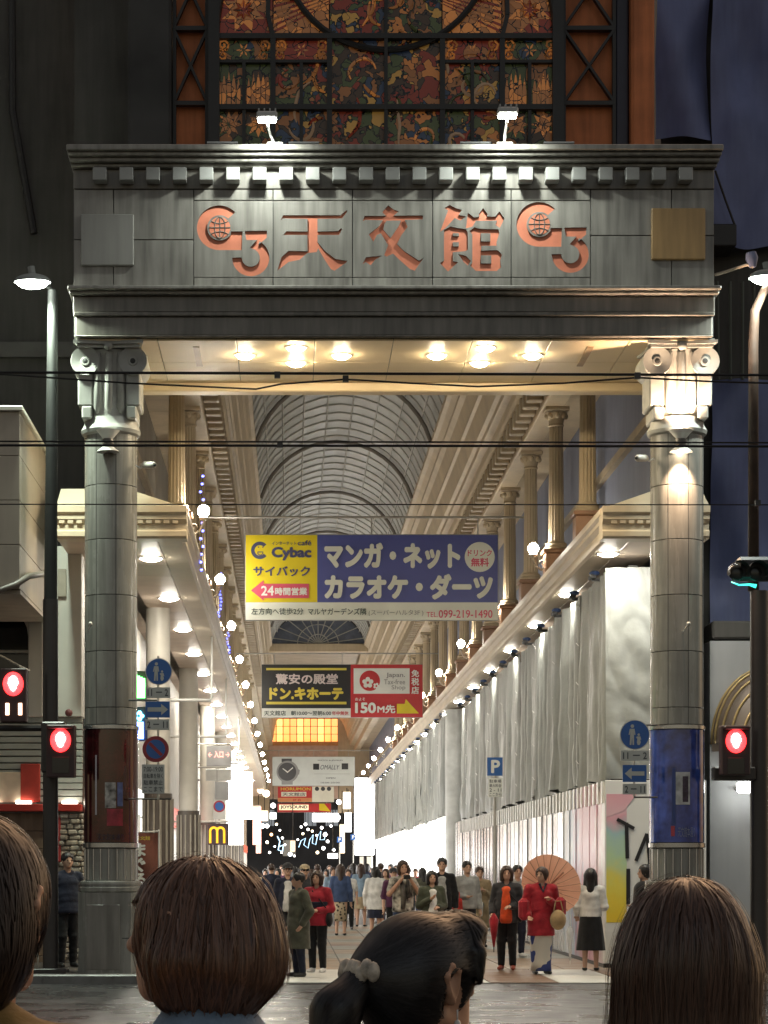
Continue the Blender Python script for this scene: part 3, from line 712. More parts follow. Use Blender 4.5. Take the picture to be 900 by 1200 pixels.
# ------------------------------------------------------------------ arcade hall
NL, NR = -1.63, 4.74; Y0, Y1 = 33.9, 160.0
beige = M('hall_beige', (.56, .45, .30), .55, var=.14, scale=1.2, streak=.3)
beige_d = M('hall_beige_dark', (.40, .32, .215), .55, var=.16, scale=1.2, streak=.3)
brownp = M('pedestal_brown', (.36, .20, .12), .5, var=.12)
bluewall = M('sheeted_wall', (.20, .22, .30), .6, var=.15, scale=1, streak=.4)
leftwall = M('left_wall', (.30, .27, .22), .6, var=.2, scale=1, streak=.4)
hall = thing('arcade_hall', 'long covered arcade with beige coves and a barrel vaulted roof', 'building', (1.5, Y0, 0))
XC, HW, ZS, RISE = 1.35, 2.28, 12.4, 1.7
VR = (HW*HW+RISE*RISE)/(2*RISE); VZ = ZS+RISE-VR; HA = math.atan2(HW, ZS-VZ)
YV = 107.0
def side(sgn, edge):
    s = sgn   # +1 right, -1 left ; offsets measured outwards from the vault springing
    vx = XC+s*HW; cx = 4.30 if s > 0 else -1.28
    def X(t): return vx+(cx-vx)*t       # t 0 at vault, 1 at cove foot
    o = s
    prof = [(X(0)-o*.06, 12.32), (X(0)-o*.06, 12.46), (X(0)+o*.25, 12.62), (cx+o*.5, 12.5), (cx+o*.5, 10.42), (cx, 10.42), (cx-o*.03, 10.5), (cx-o*.03, 10.62), (cx+o*.04, 10.66), (cx+o*.03, 10.8),
            (X(.85), 10.86), (X(.86), 11.0), (X(.74), 11.05), (X(.6), 11.5), (X(.5), 11.54), (X(.5), 11.62), (X(.35), 11.95), (X(.2), 12.05), (X(.2), 12.14), (X(.05), 12.26)]
    part('cove', MB().prism(prof, Y0, Y1, 'y'), beige, hall)
    # corbels under the cove
    cm = MB().box(-.15, .15, -.11, .11, -.16, .16, .02).mesh('corbel', beige_d)
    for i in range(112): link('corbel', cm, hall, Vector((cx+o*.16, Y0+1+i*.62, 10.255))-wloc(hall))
    part('beam', MB().box(cx+o*.32, cx+o*.72, Y0, Y1, 10.02, 10.41, .02), beige, hall)
    for i in range(30):
        y = Y0+i*4.2
        part('soffit_panel', MB().box(cx+o*.73, cx+o*1.42, y, y+4.19, 10.3, 10.36, .006), beige, hall)
    wl = bluewall if s > 0 else leftwall
    part('upper_wall', MB().box(cx+o*1.42, cx+o*1.62, Y0, Y1, 6.5, 10.4), wl, hall)
    # wall ledges
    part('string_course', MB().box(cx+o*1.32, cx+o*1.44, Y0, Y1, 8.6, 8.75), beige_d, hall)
side(1, NR); side(-1, NL)
part('outer_roof', MB().box(-2.2, 5.2, 35.2, Y1, 14.25, 14.4), joint, hall)
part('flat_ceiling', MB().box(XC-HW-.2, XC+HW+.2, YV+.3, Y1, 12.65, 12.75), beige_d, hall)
# barrel vault panes
vglass = M('vault_polycarbonate', (.52, .53, .51), .5, var=.2, scale=.9, rvar=.12, bump=.05, bscale=4)
vbar = M('vault_bar', (.55, .54, .50), .4, var=.1); vrib = M('vault_rib', (.2, .18, .155), .5)
NP = 9; PITCH = 8.6/8
pm = []
for k in range(NP):
    a0 = -HA+2*HA*k/NP; a1 = -HA+2*HA*(k+1)/NP
    vs_ = []
    for j in (0, 1):
        for a in (a0+.006, (a0+a1)/2, a1-.006):
            for rr_ in (VR, VR+.02): vs_.append((XC+rr_*math.sin(a), (.015 if j == 0 else PITCH-.015), VZ+rr_*math.cos(a)))
    fs_ = [(0, 2, 8, 6), (2, 4, 10, 8), (1, 7, 9, 3), (3, 9, 11, 5), (0, 1, 3, 2), (2, 3, 5, 4), (6, 8, 9, 7), (8, 10, 11, 9), (0, 6, 7, 1), (4, 5, 11, 10)]
    m_ = MB(); m_.add(vs_, fs_); pm.append(m_)
hw = wloc(hall)
rows = int((YV-35)/PITCH); first = int((47.9-35)/PITCH); cnt = 0; stuff = MB()
pmesh = [m_.mesh('pane', vglass, (hw.x, 0, hw.z)) for m_ in pm]
for r_ in range(rows):
    y = 35+r_*PITCH
    for k in range(NP):
        if first <= r_ < first+33: link('pane', pmesh[k], hall, (0, y-hw.y, 0)); cnt += 1
        else: stuff.add([(a, b+y, c) for a, b, c in pm[k].v], pm[k].f)
part('vault_glazing', stuff, vglass, hall)['kind'] = 'stuff'
mbb = MB()
for r_ in range(rows+1):
    y = 35+r_*PITCH
    mbb.tube([(XC+(VR-.02)*math.sin(a), y, VZ+(VR-.02)*math.cos(a)) for a in np.linspace(-HA, HA, 13)], .022, 4, False)
part('glazing_bar', mbb, vbar, hall)['kind'] = 'stuff'
for k in range(1, NP):
    a = -HA+2*HA*k/NP
    part('purlin', MB().tube([(XC+(VR-.03)*math.sin(a), 35, VZ+(VR-.03)*math.cos(a)), (XC+(VR-.03)*math.sin(a), YV, VZ+(VR-.03)*math.cos(a))], .022, 4), vbar, hall)
for i in range(9):
    y = 38.8+8.6*i
    if y > YV: break
    part('rib', MB().tube([(XC+(VR-.09)*math.sin(a), y, VZ+(VR-.09)*math.cos(a)) for a in np.linspace(-HA, HA, 17)], .058, 6, False), vrib, hall)
# fan screen closing the vault, and the beam under it
part('tie_beam', MB().box(XC-HW-.1, XC+HW+.1, YV-.2, YV+.3, 12.02, 12.42, .03), beige, hall)
mbl = MB()
fan = [(XC+VR*math.sin(a), VZ+VR*math.cos(a)) for a in np.linspace(-HA, HA, 25)]
mbl.prism(fan, YV+.1, YV+.14)
part('fan_glass', mbl, M('fan_glass', (.13, .15, .2), .3, var=.2), hall)
for i in range(11):
    a = R(8+164*i/10); rr_ = 2.4 if abs(i-5) > 3 else 1.85
    rr_ = min(rr_, RISE/max(math.sin(a), .2), HW/max(abs(math.cos(a)), .01)*.98)
    part('fan_bar', MB().tube([(XC, YV+.07, 12.42), (XC+rr_*math.cos(a), YV+.07, 12.42+rr_*.93*math.sin(a))], .025, 4), vbar, hall)
for q in (.5, 1.0): part('fan_bar', MB().tube([(XC+q*math.cos(a), YV+.07, 12.42+q*math.sin(a)*.95) for a in np.linspace(0, math.pi, 15)], .025, 4), vbar, hall)
# end wall with lit amber glass
part('end_wall', MB().box(-3.0, 6.2, Y1, Y1+.4, 12.45, 14.4).box(-3.0, -1.5, Y1, Y1+.4, 5.6, 12.45).box(3.45, 6.2, Y1, Y1+.4, 5.6, 12.45), beige, hall)
pinkw = M('pink_wall', (.62, .44, .34), .6, var=.1)
part('end_wall', MB().box(-1.5, 3.45, Y1, Y1+.4, 6.6, 10.62), pinkw, hall)
part('amber_sill', MB().box(-1.5, 3.45, Y1-.3, Y1, 10.45, 10.72), M('amber_sill', (.6, .28, .1), .5), hall)
amb = [EM('amber_glass_%d' % i, c, 1.0+.25*i) for i, c in enumerate(((1, .33, .06), (1, .42, .10), (.9, .25, .04)))]
for i in range(10):
    for j in range(3):
        x = -1.5+i*.495
        part('amber_pane', MB().box(x+.03, x+.465, Y1+.05, Y1+.1, 10.75+j*.56, 10.75+j*.56+.52), amb[(i*7+j*3) % 3], hall)
part('amber_frame', MB().box(-1.5, 3.45, Y1+.1, Y1+.2, 10.7, 12.45), iron, hall)

# ------------------------------------------------------------------ gallery columns above the canopies
fl = []
def fluted(r, z0, z1, n=14):
    m_ = MB(); k = n*4; vs_ = []
    for z, q in ((z0, 1.0), (z1, .86)):
        for i in range(k):
            a = 2*math.pi*i/k; rr_ = r*q*(1-.10*(i % 4 in (1, 2))); vs_.append((rr_*math.cos(a), rr_*math.sin(a), z))
    m_.add(vs_, [(i, (i+1) % k, k+(i+1) % k, k+i) for i in range(k)]); return m_
def gallery_proto(label):
    t = thing('gallery_column', label, 'column', (0, 0, 6.97), 'columns of the gallery above the canopies')
    def pp(nm, m_, mat, sm=None): return link(nm, m_.mesh(nm, mat, smooth=sm), t)
    pp('pedestal', MB().box(-.22, .22, -.22, .22, 0, .38, .02).box(-.26, .26, -.26, .26, .38, .45, .015), brownp)
    pp('base', MB().lathe([(0, .45), (.21, .45), (.22, .49), (.19, .53), (.2, .56), (.15, .6)], (0, 0, 0), 20), beige, 'auto')
    pp('shaft', fluted(.145, .58, 2.72), beige)
    pp('capital', MB().lathe([(.125, 2.70), (.15, 2.72), (.13, 2.76), (.15, 2.85), (.2, 2.96), (.0, 2.98)], (0, 0, 0), 20).box(-.22, .22, -.22, .22, 2.98, 3.05, .01), beige, 'auto')
    sc = MB()
    for i in range(8):
        a = math.pi*i/4; sc.ball((.17*math.cos(a), .17*math.sin(a), 2.9), (.05, .05, .06), 8, 5)
    pp('leaves', sc, beige, True)
    return t
gp = gallery_proto('x'); first_used = False
ordw = ['nearest', 'second', 'third', 'fourth', 'fifth', 'sixth', 'seventh', 'eighth', 'ninth', 'tenth', 'eleventh', 'twelfth', 'thirteenth', 'fourteenth', 'fifteenth', 'sixteenth', 'seventeenth', 'eighteenth', 'nineteenth', 'twentieth']
for s, x in ((1, 4.88), (-1, -1.86)):
    for k in range(16):
        y = 36.4+4.3*k
        t = gp if not first_used else copy_tree(gp); first_used = True
        t.location = (x, y, 6.97)
        retag(t, 'fluted beige column standing on the %s canopy, %s from the gate' % ('right' if s > 0 else 'left', ordw[k]))

# ------------------------------------------------------------------ canopies
can_m = M('canopy_cream', (.66, .56, .42), .5, var=.1, scale=1, streak=.3)
board_m = M('canopy_board', (.72, .58, .46), .45, var=.08, scale=1.5)
roofm = M('canopy_roof', (.52, .48, .38), .5, var=.15, scale=1)
def canopy(s, edge, label):
    t = thing('canopy', label, 'canopy', (edge+s*1.2, 33, 6.5))
    o = s; far = edge+s*(1.5 if s > 0 else 1.85); YE_ = 150
    prof = [(edge, 6.50), (edge-o*.04, 6.53), (edge-o*.04, 6.60), (edge, 6.63), (edge, 6.72), (edge-o*.06, 6.78), (edge-o*.06, 6.84), (edge-o*.10, 6.88), (edge-o*.10, 6.97), (edge+o*.35, 6.97), (edge+o*.35, 6.50)]
    part('cornice', MB().prism(prof, 33.2, YE_, 'y'), can_m, t)
    # front return of the same moulding
    fr = [(33.05, 6.498), (33.01, 6.53), (33.01, 6.60), (33.05, 6.63), (33.05, 6.72), (32.99, 6.78), (32.99, 6.84), (32.95, 6.88), (32.95, 6.972), (33.4, 6.972), (33.4, 6.498)]
    part('front_cornice', MB().prism(fr, edge-o*.09, far, 'x'), can_m, t)
    dmm = MB().box(-.04, .04, -.05, 0, -.035, .035).mesh('dentil', can_m)
    for i in range(11 if s > 0 else 14): link('dentil', dmm, t, Vector((edge+o*(.08+i*.13), 33.05, 6.755))-wloc(t))
    # sloping roof
    vs_ = [(edge, 33.0, 6.975), (edge, YE_, 6.975), (edge+o*.85, 33.7, 7.35), (edge+o*.85, YE_, 7.35), (far, 33.0, 6.975), (far, 33.7, 7.35), (far, YE_, 7.35)]
    part('roof', MB().add(vs_, [(0, 1, 3, 2), (0, 2, 5, 4), (2, 3, 6, 5)]), roofm, t)
    bmh = MB().box(min(edge+o*.36, far), max(edge+o*.36, far), .006, 1.294, 6.5, 6.54, .006).mesh('board', board_m, wloc(t)*1.0 if False else (wloc(t).x, 0, wloc(t).z))
    for i in range(90): link('board', bmh, t, (0, 33.4+i*1.3-wloc(t).y, 0))
    return t
canopy(-1, NL, 'cream canopy over the left shop fronts with a moulded edge')
canopy(1, NR, 'cream canopy over the right hoarding with a moulded edge')
cool_em = EM('downlight_white', (1.0, .94, .82), 135)
for s, x, y0, sp in ((-1, -2.2, 35.1, 5.2), (1, 4.96, 34.6, 5.1)):
    for k in range(18):
        downlight(x, y0+sp*k, 6.5, 'round white downlight under the %s canopy, %s from the gate' % ('left' if s < 0 else 'right', ordw[k]), 'downlights under the canopies', cool_em, .17 if s < 0 else .15)

for i, (x, y) in enumerate(((6.0, 34.0),)):  # unseen downlight added to brighten the white front sheet
    downlight(x, y, 6.5, 'round white downlight added unseen behind the right gate column to brighten the front sheet', 'downlights under the canopies', cool_em, .15)
# ------------------------------------------------------------------ globe lamps on brackets
globe_em = EM('globe_glow', (1.0, .94, .82), 130)
def globe_proto():
    t = thing('globe_lamp', 'x', 'lamp', (0, 0, 0), 'globe lamps along the gallery')
    def pp(nm, m_, mat, sm=None): return link(nm, m_.mesh(nm, mat, smooth=sm), t)
    wm = M('lamp_iron', (.5, .45, .36), .45)
    pp('bracket', MB().tube([(0, 0, -.32), (.05, 0, -.36), (.14, 0, -.30), (.2, 0, -.16), (.2, 0, -.10)], .022, 8), wm, True)
    pp('scroll', MB().tube([(.03+.07*(1-i/10)*math.cos(i*.75), 0, -.24+.07*(1-i/10)*math.sin(i*.75)) for i in range(10)], .012, 6), wm, True)
    pp('cup', MB().lathe([(0, -.12), (.05, -.11), (.08, -.06), (.06, -.05)], (.2, 0, -.02), 14), wm, 'auto')
    pp('globe', MB().ball((.2, 0, .03), .098, 16, 10), globe_em, True)
    pp('finial', MB().lathe([(.03, .12), (.04, .14), (.012, .16), (0, .2)], (.2, 0, 0), 10), wm, 'auto')
    return t
gl = globe_proto(); first_used = False
for s, x, k0, n in ((-1, -1.62, 0, 14), (1, 4.66, 1, 14)):
    for i in range(n):
        y = 36.4+4.3*(k0+2*i)
        t = gl if not first_used else copy_tree(gl); first_used = True
        t.location = (x, y, 7.42); t.rotation_euler = (0, 0, 0 if s < 0 else math.pi)
        retag(t, 'white globe lamp on a curled bracket along the %s gallery, %s from the gate' % ('left' if s < 0 else 'right', ordw[i]))
# strings of blue lights on the left gallery
bl_em = EM('blue_bead', (.08, .12, 1), 2.2)
for px, ya, yb, D, lab in ((237, 558, 668, 38, 'nearest string of small blue lights hanging by the left gallery'), (258, 672, 722, 48, 'second string of small blue lights hanging by the left gallery'), (268, 735, 775, 57, 'farthest string of small blue lights hanging by the left gallery')):
    t = thing('light_string', lab, 'light string', (PX(px, D), D, PZ(yb, D)), 'blue light strings')
    n = 13; mbx = MB(); pts = []
    for i in range(n):
        p = P(px+rnd.uniform(-2, 2), ya+(yb-ya)*i/(n-1), D); pts.append(p)
        mbx.ball(p, .026, 8, 5)
    part('bead', mbx, bl_em, t, True)['kind'] = 'stuff'
    part('cable', MB().tube(pts, .006, 4), iron, t)
# ------------------------------------------------------------------ hanging signs
def paint(n, c, rough=.45, var=.05): return M(n, c, rough, var=var, scale=2)
navy = paint('sign_navy', (.09, .11, .37)); yel = paint('sign_yellow', (.86, .68, .02)); crm = paint('sign_cream', (.86, .88, .78)); ink = paint('sign_ink', (.06, .07, .08))
pink = paint('sign_pink', (.72, .10, .17)); wht = paint('sign_white', (.88, .89, .83)); blk = paint('sign_black', (.02, .02, .022)); red = paint('sign_red', (.60, .035, .04))
gryt = paint('sign_greytext', (.3, .3, .28)); navyt = paint('sign_navytext', (.07, .075, .17)); dkgreen = paint('sign_darktext', (.05, .08, .07))
def hang(name, label, D, a, b, c, d, hz=1.2):
    t = thing(name, label, 'sign', (PX((a+c)/2, D), D, PZ(d, D)))
    part('backing', MB().box(PX(a, D), PX(c, D), D, D+.12, PZ(d, D), PZ(b, D), .01), M('sign_back', (.4, .4, .38), .5), t)
    z = PZ(b, D)
    part('rod', MB().tube([(NL-.2, D+.06, z+.36), (NR+.2, D+.06, z+.36)], .025, 6), M('rod_grey', (.45, .43, .38), .4, metal=.3), t)
    for q in (.08, .5, .92):
        x = PX(a+(c-a)*q, D); part('hanger', MB().tube([(x, D+.06, z), (x, D+.06, z+.36)], .014, 5), M('rod_grey'), t)
    return t, Board(t, D)
t, B = hang('hanging_sign', 'large navy and yellow sign hung across the arcade, nearest the gate', 46.0, 287, 626, 584, 727)
B.rect('yellow_field', 288, 627, 371.7, 705.7, yel); B.y = B.D; B.rect('navy_field', 372, 627, 583.3, 705.7, navy); B.y = B.D; B.rect('cream_strip', 288, 706, 583.3, 726.4, crm)
B.arc('mark', 304.5, 645, 8.2, 4.2, R(40), R(318), navyt)
B.rect('mark', 302.2, 640.5, 303.6, 642, navyt); B.rect('mark', 307.4, 640.5, 308.8, 642, navyt)
B.arc('mark', 305, 647.5, 3, 1, 0, math.pi, navyt); B.rect('mark', 301.7, 646.4, 308.5, 647.4, navyt)
B.text('インターネット', 318.6, 634.6, 347, 639, navyt, .015); B.text('café', 348.7, 633.2, 365, 639.3, navyt, .02); B.text('Cybac', 318.2, 641, 365, 657, navyt, .055)
B.text('サイバック', 296.7, 663.6, 363.4, 675.5, navyt, .035)
B.poly('arrow', [(294.2, 692), (309, 680), (309, 684.2), (362, 684.2), (362, 701), (309, 701), (309, 704)], pink)
B.text('24', 306, 686.6, 321, 698, wht, .03); B.text('時間営業', 322.2, 688.6, 360, 697.7, wht, .04)
B.text('左方向へ徒歩2分', 294.5, 712.6, 355.6, 720.4, dkgreen, .012); B.text('マルヤガーデンズ隣', 360.8, 712.8, 429.3, 720.8, dkgreen, .018)
B.text('(スーパーハルタ3F )', 432, 714.8, 496, 722.2, gryt, .0); B.text('TEL.', 499.7, 717.4, 513, 723.3, pink, 0); B.text('099-219-1490', 514, 715, 577, 724.3, pink, .012)
B.text('マンガ・ネット', 380, 636, 539.4, 667, crm, .075); B.text('カラオケ・ダーツ', 380, 672.6, 577.6, 703, crm, .075)
B.disc('disc', 562, 653, 17.6, crm); B.text('ドリンク', 548, 644.4, 576.2, 652, pink, .025); B.text('無料', 551.8, 654, 572.8, 664.2, pink, .035)
t, B = hang('hanging_sign', 'black and red sign hung across the arcade behind the navy one', 73.0, 306.5, 778.5, 495.5, 841)
B.rect('black_field', 306.8, 778.8, 411, 830, blk); B.y = B.D; B.rect('white_strip', 306.8, 830, 411, 840.6, wht); B.y = B.D; B.rect('red_field', 411, 778.8, 495.2, 840.6, red)
ylw = paint('sign_yellow2', (.75, .60, .08))
B.rect('line', 312, 782.8, 406, 785.4, ylw); B.rect('line', 312, 822.4, 406, 825.4, ylw)
B.text('驚安の殿堂', 323, 789.6, 396, 801.8, paint('sign_pale', (.72, .62, .6)), .035); B.text('ドン.キホーテ', 315.5, 805.4, 402.4, 820.2, ylw, .07)
B.text('天文館店', 309.4, 832.8, 335, 838.6, dkgreen, .02); B.text('朝10:00〜翌朝6:00', 341, 833, 388, 838.4, dkgreen, .02); B.text('年中無休', 389, 833.4, 408.4, 838.2, red, .02)
B.rect('card', 414.4, 783.2, 480, 813, wht)
B.disc('sun_disc', 433.3, 797.8, 12, red)
for i in range(5): B.disc('blossom', 431+4*math.cos(i*1.257-1.57), 800+4*math.sin(i*1.257-1.57), 2.7, wht, n=12)
for i in range(5): B.disc('blossom', 441+2.4*math.cos(i*1.257-1.2), 804+2.4*math.sin(i*1.257-1.2), 1.5, wht, n=10)
B.text('Japan.', 452.6, 788.4, 474.6, 795, gryt, .012); B.text('Tax-free', 450, 796.2, 474.6, 802, gryt, 0); B.text('Shop', 458.8, 803.2, 475, 809.4, gryt, 0)
for ch, ya, yb in (('免', 785, 793.4), ('税', 794.4, 803.4), ('店', 804.6, 813.4)): B.text(ch, 482, ya, 491, yb, wht, .03)
B.text('およそ', 416.2, 817.6, 427.8, 821.2, wht, .02); B.text('150', 416, 823.2, 440.6, 836, wht, .05); B.text('M先', 442, 826, 463.2, 836, wht, .04)
B.poly('arrow', [(465, 825), (474, 825), (475.5, 819.4), (490.4, 835.6), (490.4, 836.2), (465, 836.2)], yel)
t, B = hang('hanging_sign', 'pale grey sign with a big wristwatch hung far down the arcade', 130.0, 319, 886.7, 416, 921)
pg = paint('sign_palegrey', (.68, .72, .68)); wd_ = paint('watch_dark', (.05, .05, .055), .3); wg = paint('watch_grey', (.3, .3, .29), .3)
B.rect('field', 319.3, 887, 415.7, 920.7, pg)
B.rect('strap', 330, 889, 342, 893, wd_); B.rect('strap', 330, 915, 343, 919.5, wg); B.disc('case', 337, 904.4, 12.9, wg); B.disc('dial', 336.5, 904.4, 10.6, wd_); B.poly('hand', [(336, 905), (343, 899), (343.6, 900), (336.6, 906)], wht); B.poly('hand', [(336, 905), (331, 901), (331.6, 900.2), (337, 904)], wht)
B.poly('crown', [(349, 901), (351.4, 902.5), (350.5, 907.5), (348, 908.5)], wg)
B.rect('mark', 367, 895, 374, 902, blk); B.text('OMALLY', 375.5, 896.4, 398, 901.8, ink, .0, .3); B.rect('mark', 400.4, 894.6, 408, 901.6, blk)
B.text('WATCH & JEWELRY', 372, 890.4, 402, 892.2, ink, .01); B.text('OPEN', 382, 911, 393, 912.6, ink, .02); B.text('10:00-20:00', 376, 916.4, 398, 918, ink, .01); B.rect('rule', 368, 906.8, 410, 907.1, gryt)
t, B = hang('hanging_sign', 'orange and white sign just below the wristwatch sign', 148.0, 325.5, 921.6, 391.5, 940)
org = paint('sign_orange', (.72, .30, .12)); lcr = M('sign_litcream', (.8, .7, .5), .5, var=0, emit=(1, .8, .5), estr=.5)
B.rect('field', 325.6, 921.8, 365.6, 935, red); B.y = B.D; B.rect('strip', 325.6, 935, 365.6, 939.8, org); B.y = B.D; B.rect('field', 365.8, 921.8, 391.3, 939.8, crm)
B.text('HORUMON', 329, 922.8, 364, 926.4, ylw, .03); B.rect('plate', 329.6, 928, 359, 933.4, crm); B.text('天文館店', 331, 928.8, 358, 932.8, ink, .02); B.text('3F 右', 343, 935.8, 353, 939, red, .03)
for i in range(3): B.disc('dot', 371.5+i*7, 923.8+.6, 2.5, ink, n=16)
t, B = hang('hanging_sign', 'red karaoke sign with a yellow arrow, lowest and farthest of the hung signs', 155.0, 325, 941.5, 388, 952)
B.rect('field', 325.2, 941.7, 387.8, 951.8, red); B.rect('plate', 327, 943, 361.6, 949.4, lcr); B.text('JOYSOUND', 328.6, 943.8, 360.4, 948.6, ink, .05); B.poly('arrow', [(374, 941.8), (380, 941.8), (387.4, 951), (374, 949.6)], yel)

# ------------------------------------------------------------------ hoarding and sheeting on the right
HX = 4.98
sheet_m = M('grey_sheeting', (.33, .35, .33), .38, var=.22, scale=1.6, streak=.5, rvar=.14, bump=.5, bscale=5)
def folded(name, x, ya, yb, za, zb, label, amp=.05, seed=1, mat=sheet_m, clips=True, xs=1):
    r_ = random.Random(seed); ph = [(r_.uniform(.35, 1.5), r_.uniform(0, 6.28), r_.uniform(.3, 1)) for _ in range(7)]
    t = thing(name, label, 'sheeting', (x, (ya+yb)/2, za), None)
    L = yb-ya; nu = int(L/.09); 
    def fn(u, v):
        y = ya+L*u; d = sum(a_*math.sin(2*math.pi*y/w_+p_+.5*v) for w_, p_, a_ in ph)/2.2
        sag = .06*math.sin(2*math.pi*y/2.3+1)*(1-v)
        return (x+amp*d*(.45+.55*(1-v)), y, za+(zb-za)*v+(sag if v < .01 else 0))
    np_ = max(1, int(L/3.4))
    for k in range(np_):      # lengths of sheet laced side by side, each hanging its own way
        j = r_.uniform(-.035, .035); s1 = r_.uniform(.6, 1.3); a9 = r_.uniform(0, 6); dz = r_.uniform(-.10, .06)
        def fk(u, v, k=k):
            x_, y_, z_ = fn((k+u*1.01)/np_, v)
            cr = .05*noise.noise(Vector((y_*1.3, z_*1.6, a9)))+.022*noise.noise(Vector((y_*4, z_*3.5, a9)))
            return (x+(x_-x)*s1+j+cr*(1-.5*v), min(y_, yb), z_+dz*(1-v)+.03*math.sin(7*u+a9)*(1-v))
        part('cloth', MB().grid(fk, 40, 24), mat, t, True)
        ys_ = ya+L*(k+1)/np_
        for q in range(5): part('lacing', MB().tube([(x-.09, ys_-.08, za+.4+q*(zb-za-.6)/4), (x-.11, ys_+.08, za+.46+q*(zb-za-.6)/4)], .008, 4), M('rope_white', (.6, .6, .58), .7), t)
    if clips:
        for i in range(int(L/2.6)):
            y = ya+1.2+i*2.6
            cl = part('clip', MB().box(x-.16, x+.02, y-.03, y+.03, zb-.05, zb+.0).box(x-.2, x-.1, y-.14, y+.14, zb-.02, zb+.05, .01), M('clip_dark', (.05, .05, .05), .5), t)
            part('wrap', MB().ball((x-.12, y-.05, zb+.07), (.09, .15, .045), 8, 5), M('blue_wrap', (.05, .10, .26), .5), cl)
    return t
folded('hanging_sheet', HX+.12, 35.15, 66.5, 3.0, 6.34, 'long grey construction sheet hanging in folds above the white hoarding', .085, 3)
folded('hanging_sheet', HX-.05, 69.2, 128, 3.3, 6.42, 'far grey construction sheet in narrow folds beyond the gap', .10, 5)
part_ = struct('glow_stop_wall', MB().box(HX+.45, HX+.6, 35.6, 131, .0, 6.45), M('glow_stop_wall', (.2, .2, .19), .8), (HX+.5, 80, 0))  # backing added behind the sheets to block sky glow through their gaps
# white front sheet
def fnw(u, v): 
    x = HX+.02+1.5*u; z = 3.0+3.35*v
    n1 = noise.noise(Vector((x*1.1, z*.55, 3))); n2 = noise.noise(Vector((x*2.6+z*.8, z*1.5, 7))); n3 = noise.noise(Vector((x*7, z*4, 1)))
    return (x, 35.1+.12*n1+.07*(.35-abs(n2))+.012*n3, z)
solo('front_sheet', MB().grid(fnw, 60, 90), M('white_sheeting', (.34, .36, .345), .4, var=.16, scale=2, bump=.6, bscale=4), 'white wrinkled construction sheet facing the street beside the right column', 'sheeting', (HX+.6, 35.1, 3.0), smooth=True)
solo('scaffold_post', MB().tube([(HX+.1, 68, 0.01), (HX+.1, 68, 6.45)], .32, 16), M('post_pale', (.6, .62, .6), .35), 'pale round pillar in the gap between the two grey sheets', 'pillar', (HX+.1, 68, 0), smooth='auto')
# watercolour print
def watercolor(name, axis, stops, zmin, zmax, white=.35, em=0):
    m = bpy.data.materials.new(name); m.use_nodes = True; n = m.node_tree.nodes; l = m.node_tree.links; b = n['Principled BSDF']
    g = n.new('ShaderNodeNewGeometry'); nz = n.new('ShaderNodeTexNoise'); nz.inputs['Scale'].default_value = 2.2; nz.inputs['Detail'].default_value = 7; l.new(g.outputs['Position'], nz.inputs['Vector'])
    sp = n.new('ShaderNodeSeparateXYZ'); l.new(g.outputs['Position'], sp.inputs[0])
    mr = n.new('ShaderNodeMapRange'); mr.inputs['From Min'].default_value = zmin; mr.inputs['From Max'].default_value = zmax; l.new(sp.outputs[axis], mr.inputs['Value'])
    ad = n.new('ShaderNodeMath'); ad.operation = 'MULTIPLY_ADD'; l.new(nz.outputs['Fac'], ad.inputs[0]); ad.inputs[1].default_value = .5
    sb = n.new('ShaderNodeMath'); sb.operation = 'SUBTRACT'; l.new(mr.outputs[0], sb.inputs[0]); sb.inputs[1].default_value = .25; l.new(sb.outputs[0], ad.inputs[2])
    cr = n.new('ShaderNodeValToRGB')
    while len(cr.color_ramp.elements) < len(stops): cr.color_ramp.elements.new(.5)
    for i, (p_, c) in enumerate(stops): cr.color_ramp.elements[i].position = p_; cr.color_ramp.elements[i].color = (*c, 1)
    l.new(ad.outputs[0], cr.inputs[0]); l.new(cr.outputs[0], b.inputs['Base Color']); b.inputs['Roughness'].default_value = .3
    return m
WH = (.8, .8, .78)
wc_front = watercolor('watercolour_print', 2, [(0, (.85, .62, .05)), (.3, (.82, .72, .12)), (.5, (.5, .7, .45)), (.7, (.4, .6, .62)), (.88, (.75, .4, .48)), (1, (.8, .7, .72))], .75, 2.75)
wc_side = watercolor('watercolour_side', 1, [(0, (.8, .8, .78)), (.15, (.62, .30, .38)), (.35, (.66, .36, .44)), (.5, (.42, .52, .68)), (.65, (.7, .72, .74)), (1, (.75, .75, .73))], 35.2, 43)
hw_m = M('hoarding_white', (.78, .79, .77), .28, var=.06, scale=1, rvar=.06)
hoard = thing('hoarding', 'white construction hoarding with a watercolour print and black letters', 'hoarding', (HX, 35.1, 0))
ph_ = 35.08
part('front_panel', MB().box(HX, HX+1.6, ph_, ph_+.05, .08, 2.98, .006), hw_m, hoard)
part('print', MB().box(HX+.02, HX+.34, ph_-.006, ph_-.002, .73, 2.75), wc_front, hoard)
part('print', MB().prism([(HX+.02, 2.76), (HX+.5, 2.76), (HX+.3, 2.5), (HX+.02, 2.4)], ph_-.009, ph_-.007), watercolor('watercolour_pink', 2, [(0, (.8, .6, .64)), (1, (.75, .38, .45))], 2.3, 2.8), hoard)
part('skirting', MB().box(HX-.03, HX+1.6, ph_-.02, ph_+.08, .004, .08), iron, hoard)
def stroke(p0, p1, wpx):
    D = ph_; a = Vector((PX(p0[0], D), PZ(p0[1], D))); b = Vector((PX(p1[0], D), PZ(p1[1], D))); d = (b-a).normalized(); nr = Vector((-d.y, d.x))*(wpx*D/F/2)
    part('letter', MB().prism([tuple(a+nr), tuple(b+nr), tuple(b-nr), tuple(a-nr)], D-.02-rnd.uniform(0, .004), D-.012), blk, hoard)
